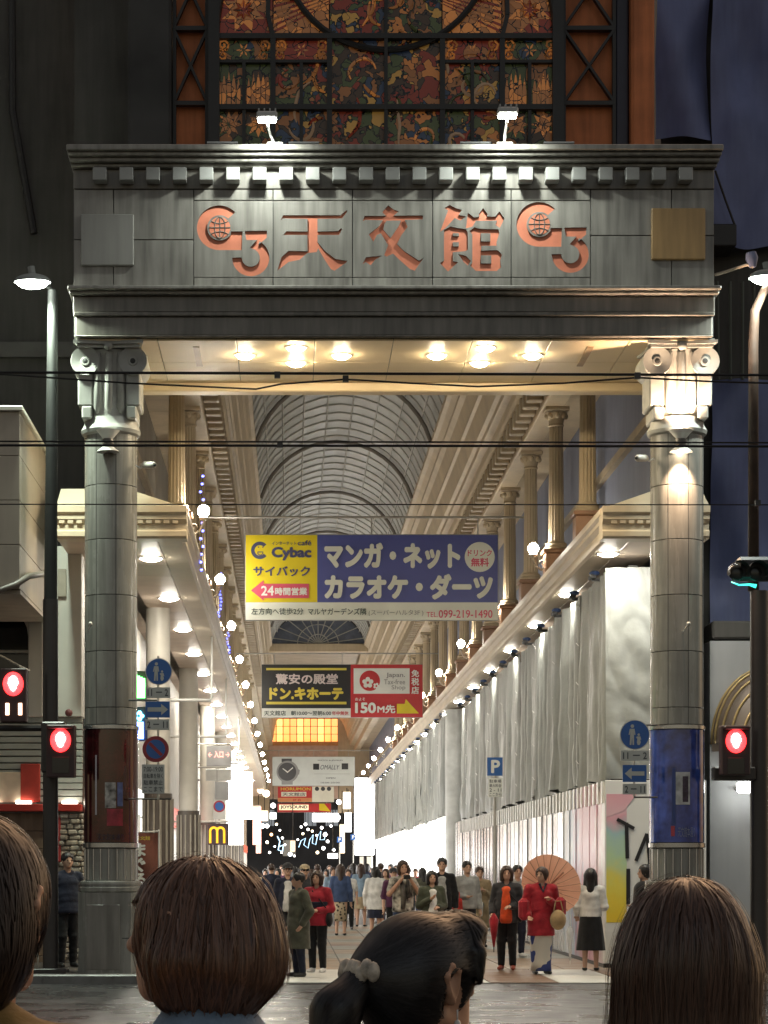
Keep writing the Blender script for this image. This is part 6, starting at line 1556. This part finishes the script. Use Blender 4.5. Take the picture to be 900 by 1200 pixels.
# distances come from where the feet meet the pavement
def fd(fy): return EYE*F/(fy-VY)
olive = C('olive', (.10, .10, .07)); navy_c = C('navy', (.02, .024, .045)); black_c = C('black', (.014, .014, .016)); redj = C('red', (.42, .03, .05)); white_c = C('white', (.72, .71, .68)); grey_c = C('grey', (.38, .38, .37)); blue_c = C('denim', (.05, .08, .17)); tanc = C('tan', (.33, .25, .15)); purple = C('purple', (.09, .03, .07)); char = C('charcoal', (.04, .04, .045)); green_c = C('green', (.065, .075, .05)); orange_c = C('orange', (.75, .10, .03)); beige_c = C('beigeskirt', (.5, .42, .3), .5); khaki = C('khaki', (.42, .34, .22)); lblue = C('lightblue', (.22, .32, .42)); crimson = C('crimson', (.38, .022, .035))
def sling(root, d, mat, s=1, z=.5, size=.11):
    h = d['h']; x = s*.13*h
    bag = attach(root, 'bag', MB().ball((x, -.02, z*h), (.05, size*.75, size), 14, 9), mat, True)
    attach(root, 'bag_strap', MB().tube([(x, -.02, z*h+size*.8), (s*.105*h, -.085*h, .66*h), (-s*.03*h, -.06*h, .80*h), (-s*.05*h, .03*h, .845*h), (s*.05*h, .1*h, .7*h), (x, .0, z*h+size*.8)], .009, 6), mat)
# nearest people, left to right
r_, d = person('person in a dark jacket and trousers standing by the left column plinth', 79, 33.0, 1.70, 25, topm=navy_c, legm=black_c, hair='short', arms=('down', 'down'), zfoot=.118)
r_, d = person('person in a white shirt half hidden behind the left gate column', 164, 35.5, 1.66, -20, topm=white_c, legm=black_c, arms=('down', 'fold'))
r_, d = person('person in a long olive coat looking to the left of the arcade', 350, fd(1146), 1.50, -60, topm=olive, hem=.27, legm=navy_c, hair='short', arms=('pocket', 'pocket'), puff=1.5, look=-15)
r_, d = person('person in a red and navy jacket with white sneakers and a black bag', 372, fd(1141), 1.53, -22, topm=redj, hem=.46, legm=black_c, hair='bob', hairm=hair_br, arms=('fold', 'fold'), shoes=shoe_w, puff=1.3)
c = Body(); h = d['h']; c.limb((0, 0, .69*h), (0, 0, .645*h), .10*h, .098*h, .01*h, np.array([.8, 1.02, 1])); c.cut.append(lambda P_: np.abs(P_[..., 2]-.665*h)-.03*h); d['add']('jacket_band', c, navy_c); sling(r_, d, black_c, 1, .52)
r_, d = person('person in an open navy jacket over a white shirt behind the olive coat', 337, 40.5, 1.66, 5, topm=navy_c, legm=char, open_front=white_c, hair='short', cap=char)
r_, d = person('person with a beige cap and sunglasses behind the red jacket', 357, 42.5, 1.64, 10, topm=char, legm=black_c, cap=khaki, arms=('down', 'fold'))
attach(r_, 'sunglasses', MB().ball(d['hp'](-.02, -.053, .004), (.024, .01, .018), 10, 6).ball(d['hp'](.02, -.053, .004), (.024, .01, .018), 10, 6), shoe_b, True)
r_, d = person('person seen from behind in a navy jacket and a long spotted skirt', 399, 52.0, 1.66, 178, topm=blue_c, legm=None, legs=None, hair='long', hairm=hair_br)
spot = M('spotted_cloth', (.52, .43, .30), .8, var=.0)
nt_ = spot.node_tree; tcn = nt_.nodes.new('ShaderNodeTexCoord'); vv = nt_.nodes.new('ShaderNodeTexVoronoi'); vv.inputs['Scale'].default_value = 13; rr_ = nt_.nodes.new('ShaderNodeValToRGB'); rr_.color_ramp.elements[0].position = .32; rr_.color_ramp.elements[0].color = (.05, .04, .035, 1); rr_.color_ramp.elements[1].position = .38; rr_.color_ramp.elements[1].color = (.52, .43, .30, 1)
nt_.links.new(tcn.outputs['Object'], vv.inputs['Vector']); nt_.links.new(vv.outputs['Distance'], rr_.inputs[0]); nt_.links.new(rr_.outputs[0], nt_.nodes['Principled BSDF'].inputs['Base Color'])
h = 1.66; attach(r_, 'skirt', MB().lathe([(.12, .62*h), (.135, .5*h), (.15, .2*h), (.0, .2*h)], (0, 0, 0), 28, ys=.8), spot, True)
r_, d = person('person seen from behind in a loose white blouse and dark skirt', 440, 50.0, 1.60, 170, topm=white_c, hem=.40, legs='skirt', legm=navy_c, hair='bob', puff=1.6)
r_, d = person('person in a purple shirt and grey cap beside the person filming', 461, 47.0, 1.58, 15, topm=purple, legm=black_c, cap=char, sleeve=.6)
r_, d = person('person in a patterned top raising a camera with both hands', 472, 39.0, 1.70, 12, topm=C('pattern', (.5, .48, .42), .9), sleeve=.35, legm=blue_c, hair='bob', hairm=hair_br, arms=('camera', 'camera'), look=0)
w0 = (np.array(d['W'][0])+np.array(d['W'][1]))/2; attach(r_, 'camera_body', MB().box(w0[0]-.06, w0[0]+.06, w0[1]-.09, w0[1]-.03, w0[2]+.0, w0[2]+.075, .01), shoe_b)
attach(r_, 'scarf', MB().tube([(-.06, -.11, 1.38), (-.05, -.16, 1.25), (-.03, -.17, 1.0), (-.04, -.16, .86)], [.03, .04, .05, .04], 8).tube([(.06, -.11, 1.38), (.05, -.16, 1.25), (.05, -.17, 1.05)], [.03, .04, .045], 8), C('scarf', (.1, .09, .08), .9), True)
r_, d = person('person in an open green cardigan over a white top', 506, 36.6, 1.52, 8, topm=green_c, hem=.40, open_front=white_c, legm=blue_c, hair='bob', hairm=hair_b, arms=('chest', 'fold'), puff=1.3)
r_, d = person('tall person in a black jacket over a grey shirt behind the green cardigan', 518, 41.5, 1.76, -5, topm=black_c, open_front=grey_c, legm=black_c, hair='short')
r_, d = person('person in a light grey sweatshirt holding a red bag', 547, 42.0, 1.70, 15, topm=grey_c, legm=char, hair='short', arms=('fold', 'down'))
attach(r_, 'red_bag', MB().add([(-.17, -.2, 1.0), (-.33, -.2, 1.0), (-.31, -.13, 1.0), (-.19, -.13, 1.0), (-.14, -.22, .66), (-.38, -.22, .66), (-.38, -.1, .66), (-.14, -.1, .66)], [(0, 1, 2, 3), (4, 7, 6, 5), (0, 4, 5, 1), (1, 5, 6, 2), (2, 6, 7, 3), (3, 7, 4, 0)]).tube([(-.2, -.165, 1.0), (-.21, -.165, 1.12), (-.29, -.165, 1.12), (-.3, -.165, 1.0)], .008, 5), C('redbag', (.7, .06, .05)))
r_, d = person('person in a long tan coat with both hands held at the chest', 562, fd(1111), 1.60, 5, topm=tanc, hem=.24, legm=black_c, hair='short', hairm=hair_br, arms=('chest', 'chest'), puff=1.4)
attach(r_, 'handbag', MB().ball((-.04, -.2, .84), (.1, .05, .08), 12, 8), black_c, True); attach(r_, 'ribbon', MB().tube([(0, -.22, .9), (.01, -.23, .8), (.0, -.23, .62)], [.03, .025, .02], 6), white_c, True)
r_, d = person('person in a black cardigan and orange top holding a folded red umbrella', 594, fd(1138), 1.60, -12, topm=char, hem=.45, open_front=orange_c, legm=black_c, hair='bob', hairm=hair_br, arms=('hold', 'fold'), shoes=shoe_r, look=8, puff=1.2)
sling(r_, d, black_c, 1, .53, .12)
ub = np.array(d['W'][0]); um = thing('umbrella', 'folded red umbrella hanging from the hand of the orange top wearer', 'umbrella', (PX(577, fd(1138)), fd(1138)-.25, .3))
uw = Vector(um.location); part('canopy', MB().lathe([(.012, .08), (.05, .3), (.075, .5), (.04, .56), (.012, .6)], uw, 12), crimson, um, True); part('shaft', MB().tube([uw, uw+Vector((0, 0, .75))], .008, 6), dark_m, um); part('handle', MB().tube([uw+Vector((0, 0, .72)), uw+Vector((0, 0, .8)), uw+Vector((.03, 0, .83)), uw+Vector((.06, 0, .8))], .011, 6), dark_m, um)
r_, d = person('person with black hair in grey looking down behind the orange top', 606, 39.2, 1.62, 20, topm=grey_c, legm=navy_c, hair='short', arms=('down', 'phone'), shoes=shoe_w, look=-10)
# woman in kimono with parasol
KD = fd(1143)
r_, d = person('person in a crimson kimono coat over a white and blue kimono, holding a parasol', 634, KD, 1.58, 8, topm=crimson, hem=.36, legs=None, hair='bun', hairm=hair_br, arms=('hold', 'chest'), puff=1.7, slim=1.1, look=-38)
h = 1.58; kim = M('kimono_print', (.62, .58, .5), .7, var=0)
nk = kim.node_tree; tck = nk.nodes.new('ShaderNodeTexCoord'); nzk = nk.nodes.new('ShaderNodeTexNoise'); nzk.inputs['Scale'].default_value = 3.0; rk = nk.nodes.new('ShaderNodeValToRGB'); rk.color_ramp.interpolation = 'CONSTANT'; rk.color_ramp.elements[0].color = (.62, .58, .5, 1); rk.color_ramp.elements[1].position = .5; rk.color_ramp.elements[1].color = (.03, .05, .2, 1)
nk.links.new(tck.outputs['Object'], nzk.inputs['Vector']); nk.links.new(nzk.outputs['Fac'], rk.inputs[0]); nk.links.new(rk.outputs[0], nk.nodes['Principled BSDF'].inputs['Base Color'])
attach(r_, 'kimono', MB().lathe([(.0, .5*h), (.14, .48*h), (.165, .3*h), (.15, .1*h), (.158, .03*h), (.0, .03*h)], (0, 0, 0), 30, ys=.78), kim, True)
attach(r_, 'sleeve', MB().box(-.36, -.2, -.16, .0, .80, 1.12, .05).box(.19, .34, -.2, -.04, .84, 1.14, .05), crimson)
attach(r_, 'collar', MB().tube([(-.05, -.1, 1.34), (0, -.13, 1.22), (.05, -.1, 1.34)], .018, 6), navy_c)
bg_ = thing('basket_bag', 'round straw bag hanging from the forearm of the kimono wearer', 'bag', tuple(P(654, 1086, KD-.2))); part('pouch', MB().ball(P(654, 1078, KD-.2), (.12, .08, .15), 14, 9), C('straw', (.42, .29, .15)), bg_, True); part('handle', MB().tube([P(649, 1068, KD-.2), P(651, 1056, KD-.2), P(657, 1056, KD-.2), P(660, 1068, KD-.2)], .01, 6), C('straw'), bg_)
par = thing('parasol', 'peach paper parasol open behind the kimono wearer', 'umbrella', tuple(P(648, 1060, KD+.25)))
pc = P(646, 1036, KD+.22); nv = Vector((.22, -.80, .30)).normalized(); ux = nv.cross(Vector((0, 0, 1))).normalized(); uz = ux.cross(nv)
peach = M('peach_paper', (.80, .42, .29), .6, var=.06); NRB = 22; Rp = .47
pn_ = peach.node_tree.nodes; pl_ = peach.node_tree.links; tr_ = pn_.new('ShaderNodeBsdfTranslucent'); tr_.inputs[0].default_value = (.9, .5, .34, 1); mxp = pn_.new('ShaderNodeMixShader'); mxp.inputs[0].default_value = .6
pl_.new(pn_['Principled BSDF'].outputs[0], mxp.inputs[1]); pl_.new(tr_.outputs[0], mxp.inputs[2]); pl_.new(mxp.outputs[0], pn_['Material Output'].inputs[0])
def pp_(r_, a, dpt): return pc+ux*(r_*math.cos(a))+uz*(r_*math.sin(a))+nv*dpt
vs_ = []; fs_ = []
for j in range(5):
    q = j/4
    for i in range(NRB*2): vs_.append(pp_(Rp*q*(1 if i % 2 == 0 else .985)+.004, math.pi*i/NRB, -.16*(1-q*q)*-1-.0-(.008*q if i % 2 else 0)))
n2 = NRB*2
for j in range(4):
    for i in range(n2): fs_.append((j*n2+i, j*n2+(i+1) % n2, (j+1)*n2+(i+1) % n2, (j+1)*n2+i))
# the open face looks at the street, ribs show on it
vs2 = [pc+(v-pc)-nv*(2*((v-pc).dot(nv))) for v in vs_]
part('canopy', MB().add(vs2, fs_), peach, par)
for i in range(NRB):
    a = 2*math.pi*i/NRB; part('rib', MB().tube([pp_(.015, a, -.14), pp_(Rp*.5, a, -.10), pp_(Rp*.985, a, .018)], .0045, 4), M('rib_brown', (.45, .2, .12), .5), par)
part('hub', MB().ball(pp_(0, 0, -.12), .03, 10, 6), dark_m, par, True); part('handle', MB().tube([pp_(0, 0, -.15), pp_(0, 0, .0), pp_(0, 0, .5)], .012, 6), M('rib_brown'), par)
r_, d = person('person seen from behind in a white blouse and long black skirt by the hoarding', 692, fd(1139), 1.56, 172, topm=white_c, hem=.53, legs='skirt', legm=black_c, skirt_hem=.20, skirt_w=.125, hair='long', arms=('fold', 'hold'), shoes=shoe_b)
cu = thing('umbrella', 'clear folded umbrella standing beside the white blouse wearer', 'umbrella', tuple(P(668, 1130, fd(1134)))); q0 = Vector(cu.location)
part('canopy', MB().lathe([(.01, .06), (.035, .3), (.06, .52), (.03, .6)], q0, 12), M('clear_vinyl', (.8, .82, .82), .15, alpha=.45, var=0), cu, True); part('shaft', MB().tube([q0, q0+Vector((0, 0, .8))], .007, 6), MATS['white_metal'], cu)
r_, d = person('person in a dark sleeveless dress over pale sleeves beside the right column', 756, 34.2, 1.62, -75, topm=C('palecardigan', (.5, .49, .47)), hem=.34, legm=lblue, hair='pony', arms=('fold', 'down'), open_front=None, look=-10)
c = Body(); h = d['h']; c.limb((0, -.02*h, .76*h), (0, -.02*h, .5*h), .088*h, .105*h, .03*h, np.array([.84, 1.0, 1])); c.cut.append(lambda P_: .42*h-P_[..., 2]); d['add']('dress', c, black_c)
# farther crowd: a few builds, copied with other clothes
protos = []
for i, (hs, am, fc, lg, sl) in enumerate((('short', ('down', 'down'), 180, 'trousers', 1.0), ('bob', ('fold', 'down'), 175, 'trousers', .4), ('long', ('down', 'hold'), 185, 'skirt', 1.0), ('short', ('phone', 'down'), 0, 'trousers', .4), ('pony', ('hold', 'fold'), 10, 'trousers', 1.0), ('bob', ('down', 'chest'), -30, 'skirt', .4))):
    r_, d = person('far walker', 340, 60, 1.64, fc, topm=grey_c, legm=black_c, legs=lg, hair=hs, arms=am, vox=.018, sleeve=sl, hem=.46, step=.03 if fc > 100 else 0, group='crowd deeper in the arcade')
    protos.append(r_)
tops = [('navy', navy_c), ('white', white_c), ('grey', grey_c), ('black', black_c), ('denim blue', blue_c), ('red', redj), ('tan', tanc), ('light blue', lblue), ('olive', olive), ('purple', purple)]
bots = [('black', black_c), ('denim', blue_c), ('charcoal', char), ('khaki', khaki)]
place = [(318, 56), (326, 62), (311, 70), (332, 74), (345, 58), (352, 66), (365, 55), (372, 63), (383, 70), (390, 60), (408, 57), (414, 68), (423, 60), (430, 72), (446, 64), (452, 58), (458, 74), (478, 62), (487, 70), (495, 58), (322, 84), (337, 92), (350, 86), (361, 95), (374, 88), (386, 97), (398, 84), (410, 92), (421, 99), (434, 86), (444, 93), (464, 88), (330, 110), (344, 118), (358, 108), (371, 120), (385, 112), (400, 118), (415, 110), (428, 120), (316, 100), (470, 100)]
hn = {'short': 'short hair', 'bob': 'bobbed hair', 'long': 'long hair', 'pony': 'a ponytail'}
used = {}
for i, (x, D) in enumerate(place):
    pi = (i*5+i//6) % 6; o = protos[pi]
    t = o if pi not in used else copy_tree(o); used[pi] = 1
    D = D*1.0; t.location = (PX(x, D), D, .02); s_ = rnd.uniform(.93, 1.05); t.scale = (s_, s_, s_); t.rotation_euler = (0, 0, t.rotation_euler[2]+R(rnd.uniform(-25, 25)))
    tn, tm = tops[(i*3+i//10) % 10]; bn, bm_ = bots[(i*7+i//4) % 4]
    for ch in t.children:
        nm_ = ch.name.split('.')[0]
        mt = tm if nm_ == 'top' else (bm_ if nm_ in ('trousers', 'skirt') else (hair_br if nm_ == 'hair' and i % 3 == 0 else None))
        if mt is not None and ch.material_slots: ch.material_slots[0].link = 'OBJECT'; ch.material_slots[0].material = mt
    side_ = 'left' if x < 345 else ('middle' if x < 420 else 'right')
    dist_ = 'near' if D < 68 else ('mid' if D < 100 else 'far')
    t['label'] = 'person in a %s top and %s %s, %s %s of the crowd, %s' % (tn, bn, 'skirt' if pi in (2, 5) else 'trousers', dist_, side_, 'facing away' if pi < 3 else 'facing out')
    t['group'] = 'crowd deeper in the arcade'

_l = [o['label'] for o in COL.objects if o.get('label') and o.parent is None]
print('DUP', [x for x in set(_l) if _l.count(x) > 1])
# ------------------------------------------------------------------ people waiting in the foreground, hair as real strands
def hair_mat(name, c, rough=.34):
    m = bpy.data.materials.new(name); m.use_nodes = True; n = m.node_tree.nodes; l = m.node_tree.links; b = n['Principled BSDF']
    g = n.new('ShaderNodeNewGeometry'); mr = n.new('ShaderNodeMapRange'); mr.inputs['To Min'].default_value = .55; mr.inputs['To Max'].default_value = 1.7
    l.new(g.outputs['Random Per Island'], mr.inputs['Value']); sc = n.new('ShaderNodeVectorMath'); sc.operation = 'SCALE'; sc.inputs[0].default_value = c
    l.new(mr.outputs[0], sc.inputs['Scale']); l.new(sc.outputs[0], b.inputs['Base Color']); b.inputs['Roughness'].default_value = rough; b.inputs['Specular IOR Level'].default_value = .45
    return m
def strands(root, vol, pick, flow, n, length, steps, width, mat, name='hair_strands', lift=(.0005, .004), seed=1, stop=None):
    """ribbons that run over the surface of a hair volume; pick(V) selects root points, flow(p) gives the combing direction"""
    rg = np.random.default_rng(seed)
    V, Q = vol.mesh(.008); 
    keep = np.nonzero(pick(V))[0]; idx = rg.choice(keep, n); p = V[idx]+rg.normal(0, .004, (n, 3))
    off = rg.uniform(lift[0], lift[1], n); L = length[0]+(length[1]-length[0])*rg.random(n); ds = L/steps
    pts = []; nrm = []; alive = np.ones(n, bool); jit = rg.normal(0, .13, (n, 3))
    def grad(x):
        e = .002; g = np.stack([vol.dist(x+np.eye(3)[i]*e)-vol.dist(x-np.eye(3)[i]*e) for i in range(3)], -1)
        return g/np.maximum(np.linalg.norm(g, axis=-1, keepdims=True), 1e-9)
    for s in range(steps+1):
        for _ in range(2):
            g = grad(p); p = p-g*(vol.dist(p)-off)[:, None]*.9
        pts.append(p.copy()); nrm.append(g)
        d = flow(p)+jit; d = d-g*np.sum(d*g, -1, keepdims=True); d /= np.maximum(np.linalg.norm(d, axis=-1, keepdims=True), 1e-6)
        if stop is not None: alive &= ~stop(p)
        p = p+d*(ds*alive)[:, None]
    pts = np.array(pts); nrm = np.array(nrm)
    tan = np.gradient(pts, axis=0); side = np.cross(tan, nrm); side /= np.maximum(np.linalg.norm(side, axis=-1, keepdims=True), 1e-9)
    wd = width*(.5+rg.random(n))[None, :, None]*np.array([1-.75*(s/steps)**2 for s in range(steps+1)])[:, None, None]
    A = pts-side*wd/2; Bq = pts+side*wd/2
    VV = np.stack([A, Bq], 2).transpose(1, 0, 2, 3).reshape(-1, 3)
    k = (steps+1)*2; base = (np.arange(n)*k)[:, None]; s_ = np.arange(steps)[None, :]*2
    QQ = np.stack([base+s_, base+s_+1, base+s_+3, base+s_+2], -1).reshape(-1, 4)
    o = link(name, np_mesh(name, VV, QQ, mat), root); o['kind'] = 'stuff'
    return o
def unit(v): return v/np.maximum(np.linalg.norm(v, axis=-1, keepdims=True), 1e-9)
def comb(whorl, down=1.0, out=.5, fall=.06):
    """away from the whorl on top of the head, straight down lower"""
    def f(p):
        q = unit(p-whorl); w_ = np.clip((whorl[2]-p[:, 2])/fall, 0, 1)[:, None]
        return q*(1-w_)*out*2+np.array([0, 0, -1.0])*(.15+w_*down)
    return f
def volume(root, vol, mat, h=.006, name='hair'):
    V, Q = vol.mesh(h); return link(name, np_mesh(name, V, Q, mat), root)

# long straight hair, back view, right
hm_c = hair_mat('hair_dark_brown', (.075, .040, .027))
D = 3.3; hC = 1.568
rC, dC = person('person with long straight dark brown hair seen from behind at the lower right', 802, D, hC, 180, topm=C('forenavy', (.03, .03, .04)), legm=black_c, hair=None, vox=.02, finehead=True, zfoot=0.0, group=None)
hp = dC['hp']; v = Body()
v.ell(hp(0, .012, .010), (.088, .106, .096), 0).ell(hp(0, .016, -.014), (.092, .104, .11), .03)
v.limb(hp(0, .032, -.03), hp(0, .055, -.20), .060, .078, .05, np.array([.66, 1.0, 1]))
v.limb(hp(0, .058, -.20), hp(0, .07, -.36), .088, .095, .05, np.array([.62, 1.1, 1]))
for s in (-1, 1): v.limb(hp(s*.042, .01, -.05), hp(s*.070, .02, -.13), .028, .026, .03).limb(hp(s*.070, .02, -.13), hp(s*.10, .03, -.28), .028, .022, .03)
fc = lambda P_: -ell_d(P_, hp(0, -.085, -.03), np.array((.062, .075, .105))); v.cut.append(fc)
cC = hp(0, .015, 0); v.post = lambda P_: .0010*np.sin(19*np.arctan2(P_[..., 0]-cC[0], P_[..., 1]-cC[1])+1.5*np.sin(P_[..., 2]*18))+.0007*np.sin(37*np.arctan2(P_[..., 0]-cC[0], P_[..., 1]-cC[1])+P_[..., 2]*15)
volume(rC, v, hm_c, .005)
wh = hp(.0, .02, .075)
strands(rC, v, lambda V: (V[:, 1] > -.06) & (V[:, 2] > hp(0, 0, -.22)[2]), comb(wh, 1.2, .8, .05), 9000, (.10, .34), 14, .0021, hm_c, seed=3)
strands(rC, v, lambda V: (V[:, 2] > hp(0, 0, -.05)[2]) & (V[:, 1] > -.06), comb(wh, 1.2, .8, .05), 420, (.15, .34), 14, .0010, hm_c, 'stray_hair', (.002, .012), 4)

# brown bob, turned a little to the left
hm_a = hair_mat('hair_chestnut', (.13, .068, .043))
hA = 1.603
rA, dA = person('person with a brown bob and light blue shirt seen from behind', 236, D, hA, 245, topm=M('chambray', (.20, .29, .40), .8, var=.2, scale=25, bump=.2, bscale=120), legm=navy_c, hair=None, vox=.02, finehead=True, zfoot=0.0)
hp = dA['hp']; v = Body()
v.ell(hp(0, .014, .006), (.094, .110, .100), 0).ell(hp(0, .024, -.024), (.098, .100, .092), .03)
for s in (-1, 1): v.limb(hp(s*.052, .012, -.03), hp(s*.046, .004, -.052), .036, .026, .03)
v.limb(hp(0, .038, -.03), hp(0, .030, -.050), .072, .052, .03, np.array([.72, 1, 1]))
yf = hp(0, -.030, 0)[1]; zf = hp(0, 0, .030)[2]; v.cut.append(lambda P_: -np.maximum(P_[..., 1]-yf-.25*(P_[..., 2]-zf), P_[..., 2]-zf)); v.cut.append(lambda P_: -ell_d(P_, hp(0, -.09, -.03), np.array((.07, .085, .12)))); zb = hp(0, 0, -.080)[2]
cA = hp(0, .015, 0); v.post = lambda P_: .0016*np.sin(23*np.arctan2(P_[..., 0]-cA[0], P_[..., 1]-cA[1])+1.5*np.sin(P_[..., 2]*30))+.0011*np.sin(41*np.arctan2(P_[..., 0]-cA[0], P_[..., 1]-cA[1])+P_[..., 2]*25)
volume(rA, v, hm_a, .005)
wh = hp(.0, .02, .078)
strands(rA, v, lambda V: (V[:, 1] > -.07), comb(wh, 1.3, .8, .06), 8500, (.06, .26), 13, .0022, hm_a, seed=5, stop=lambda p: p[:, 2] < zb-.004+.008*np.sin(p[:, 0]*90+p[:, 1]*130))
strands(rA, v, lambda V: (V[:, 2] > hp(0, 0, -.06)[2]) & (V[:, 1] > -.07), comb(wh, 1.3, .8, .06), 380, (.08, .24), 13, .0010, hm_a, 'stray_hair', (.002, .011), 6, stop=lambda p: p[:, 2] < zb-.012)
attach(rA, 'collar', MB().lathe([(.23, 1.235), (.19, 1.285), (.135, 1.325), (.095, 1.352), (.076, 1.376), (.070, 1.377), (.072, 1.35)], (0, .012, 0), 40, ys=.82), M('chambray'), True)

# black hair tied back with a pale clip, face turned right
hm_b = hair_mat('hair_black_fore', (.016, .015, .015), .38)
hB = 1.505
rB, dB = person('person with black hair tied in a ponytail by a cream clip at the bottom centre', 489, 3.65, hB, 125, topm=C('foregrey', (.1, .1, .11)), legm=black_c, hair=None, vox=.02, finehead=True, zfoot=0.0, skinm=M('skin_fore', (.50, .29, .19), .45, var=.08, scale=14, spec=.35))
hp = dB['hp']; v = Body()
v.ell(hp(0, .012, .012), (.084, .104, .094), 0).ell(hp(0, .03, -.008), (.080, .084, .088), .03)
v.limb(hp(0, -.042, .045), hp(0, -.060, .018), .046, .014, .03, np.array([.7, 1, 1]))          # fringe
for s in (-1, 1): v.limb(hp(s*.046, -.036, .03), hp(s*.050, -.034, .0), .012, .004, .012)       # side locks
v.ell(hp(0, .072, .004), (.045, .03, .04), .03)
v.cut.append(lambda P_: -ell_d(P_, hp(0, -.082, -.042), np.array((.080, .068, .098))))
for s in (-1, 1): v.cut.append(lambda P_, s=s: -ell_d(P_, hp(s*.062, -.006, -.026), np.array((.040, .040, .064))))
v.cut.append(lambda P_: -cap_d(P_, hp(0, -.0, -.09), hp(0, .03, -.085), .055, .045))
volume(rB, v, hm_b, .005)
tie = hp(0, .086, .006)
def flowB(p):
    t_ = unit(tie-p); f_ = (p[:, 1] < hp(0, -.03, 0)[1])[:, None]; return np.where(f_, np.array([0, -.35, -1.0]), t_+np.array([0, 0, -.1]))
strands(rB, v, lambda V: np.ones(len(V), bool), flowB, 8000, (.04, .17), 11, .0018, hm_b, seed=8, lift=(.0003, .003), stop=lambda p: (np.linalg.norm(p-tie, axis=1) < .028))
vt = Body(); vt.limb(tie, hp(0, .122, -.03), .024, .032, .01).limb(hp(0, .122, -.03), hp(0, .138, -.13), .036, .036, .02).limb(hp(0, .138, -.13), hp(0, .125, -.25), .036, .012, .02)
volume(rB, vt, hm_b, .006, 'ponytail')
strands(rB, vt, lambda V: V[:, 2] > hp(0, 0, -.12)[2], lambda p: np.tile(np.array([0, .25, -1.0]), (len(p), 1))*np.where(p[:, 2:3] > hp(0, 0, -.04)[2], np.array([1, 3.2, .6]), np.array([1, .0, 1])), 3500, (.08, .2), 11, .0018, hm_b, 'ponytail_strands', seed=9)
clipm = M('clip_cream', (.62, .56, .45), .5, var=.35, scale=60)
cb = MB()
for i in range(9):
    u = -1+i/4; cb.ball(hp(u*.026, .092+.008*(1-u*u), .012+.004*math.sin(i*2.2)), (.010, .012, .017), 8, 6)
attach(rB, 'hair_clip', cb, clipm, True)
er = hp(-.052, -.002, -.03); er2 = hp(.052, -.002, -.03)
for e in (er, er2): attach(rB, 'earring', MB().tube([e, e+np.array([0, 0, -.018])], .0016, 5).ball(e+np.array([0, 0, -.024]), (.006, .006, .008), 8, 6), M('pearl', (.8, .78, .72), .2), True)

# short dark hair at the left edge
D2 = 2.9; hm_d = hair_mat('hair_black_short', (.032, .020, .016), .42)
hD = 1.642
rD, dD = person('person with short dark hair and an ochre jacket cut off by the left edge', -30, D2, hD, 158, topm=C('ochre', (.30, .19, .055)), legm=olive, hair=None, vox=.02, finehead=True, zfoot=0.0, puff=1.3, skinm=M('skin_fore'))
hp = dD['hp']; v = Body(); v.ell(hp(0, .012, .014), (.088, .110, .102), 0).ell(hp(0, .03, -.02), (.09, .092, .10), .03).limb(hp(0, .045, -.03), hp(0, .040, -.062), .055, .04, .02, np.array([.75, 1, 1]))
for s in (-1, 1): v.cut.append(lambda P_, s=s: -ell_d(P_, hp(s*.060, -.004, -.036), np.array((.034, .040, .050))))
v.cut.append(lambda P_: -ell_d(P_, hp(0, -.088, -.035), np.array((.062, .07, .1)))); zd = hp(0, 0, -.075)[2]; v.cut.append(lambda P_: zd-P_[..., 2])
volume(rD, v, hm_d)
strands(rD, v, lambda V: np.ones(len(V), bool), comb(hp(0, .03, .08), 1.0, .9, .06), 9000, (.02, .09), 7, .0020, hm_d, seed=12, lift=(.0005, .008))
attach(rD, 'hood', MB().tube([(.12*math.cos(a), .03+.09*math.sin(a), 1.34+.02*math.sin(a)) for a in np.linspace(-.4, math.pi+.4, 14)], [.03]*14, 8), olive, True)
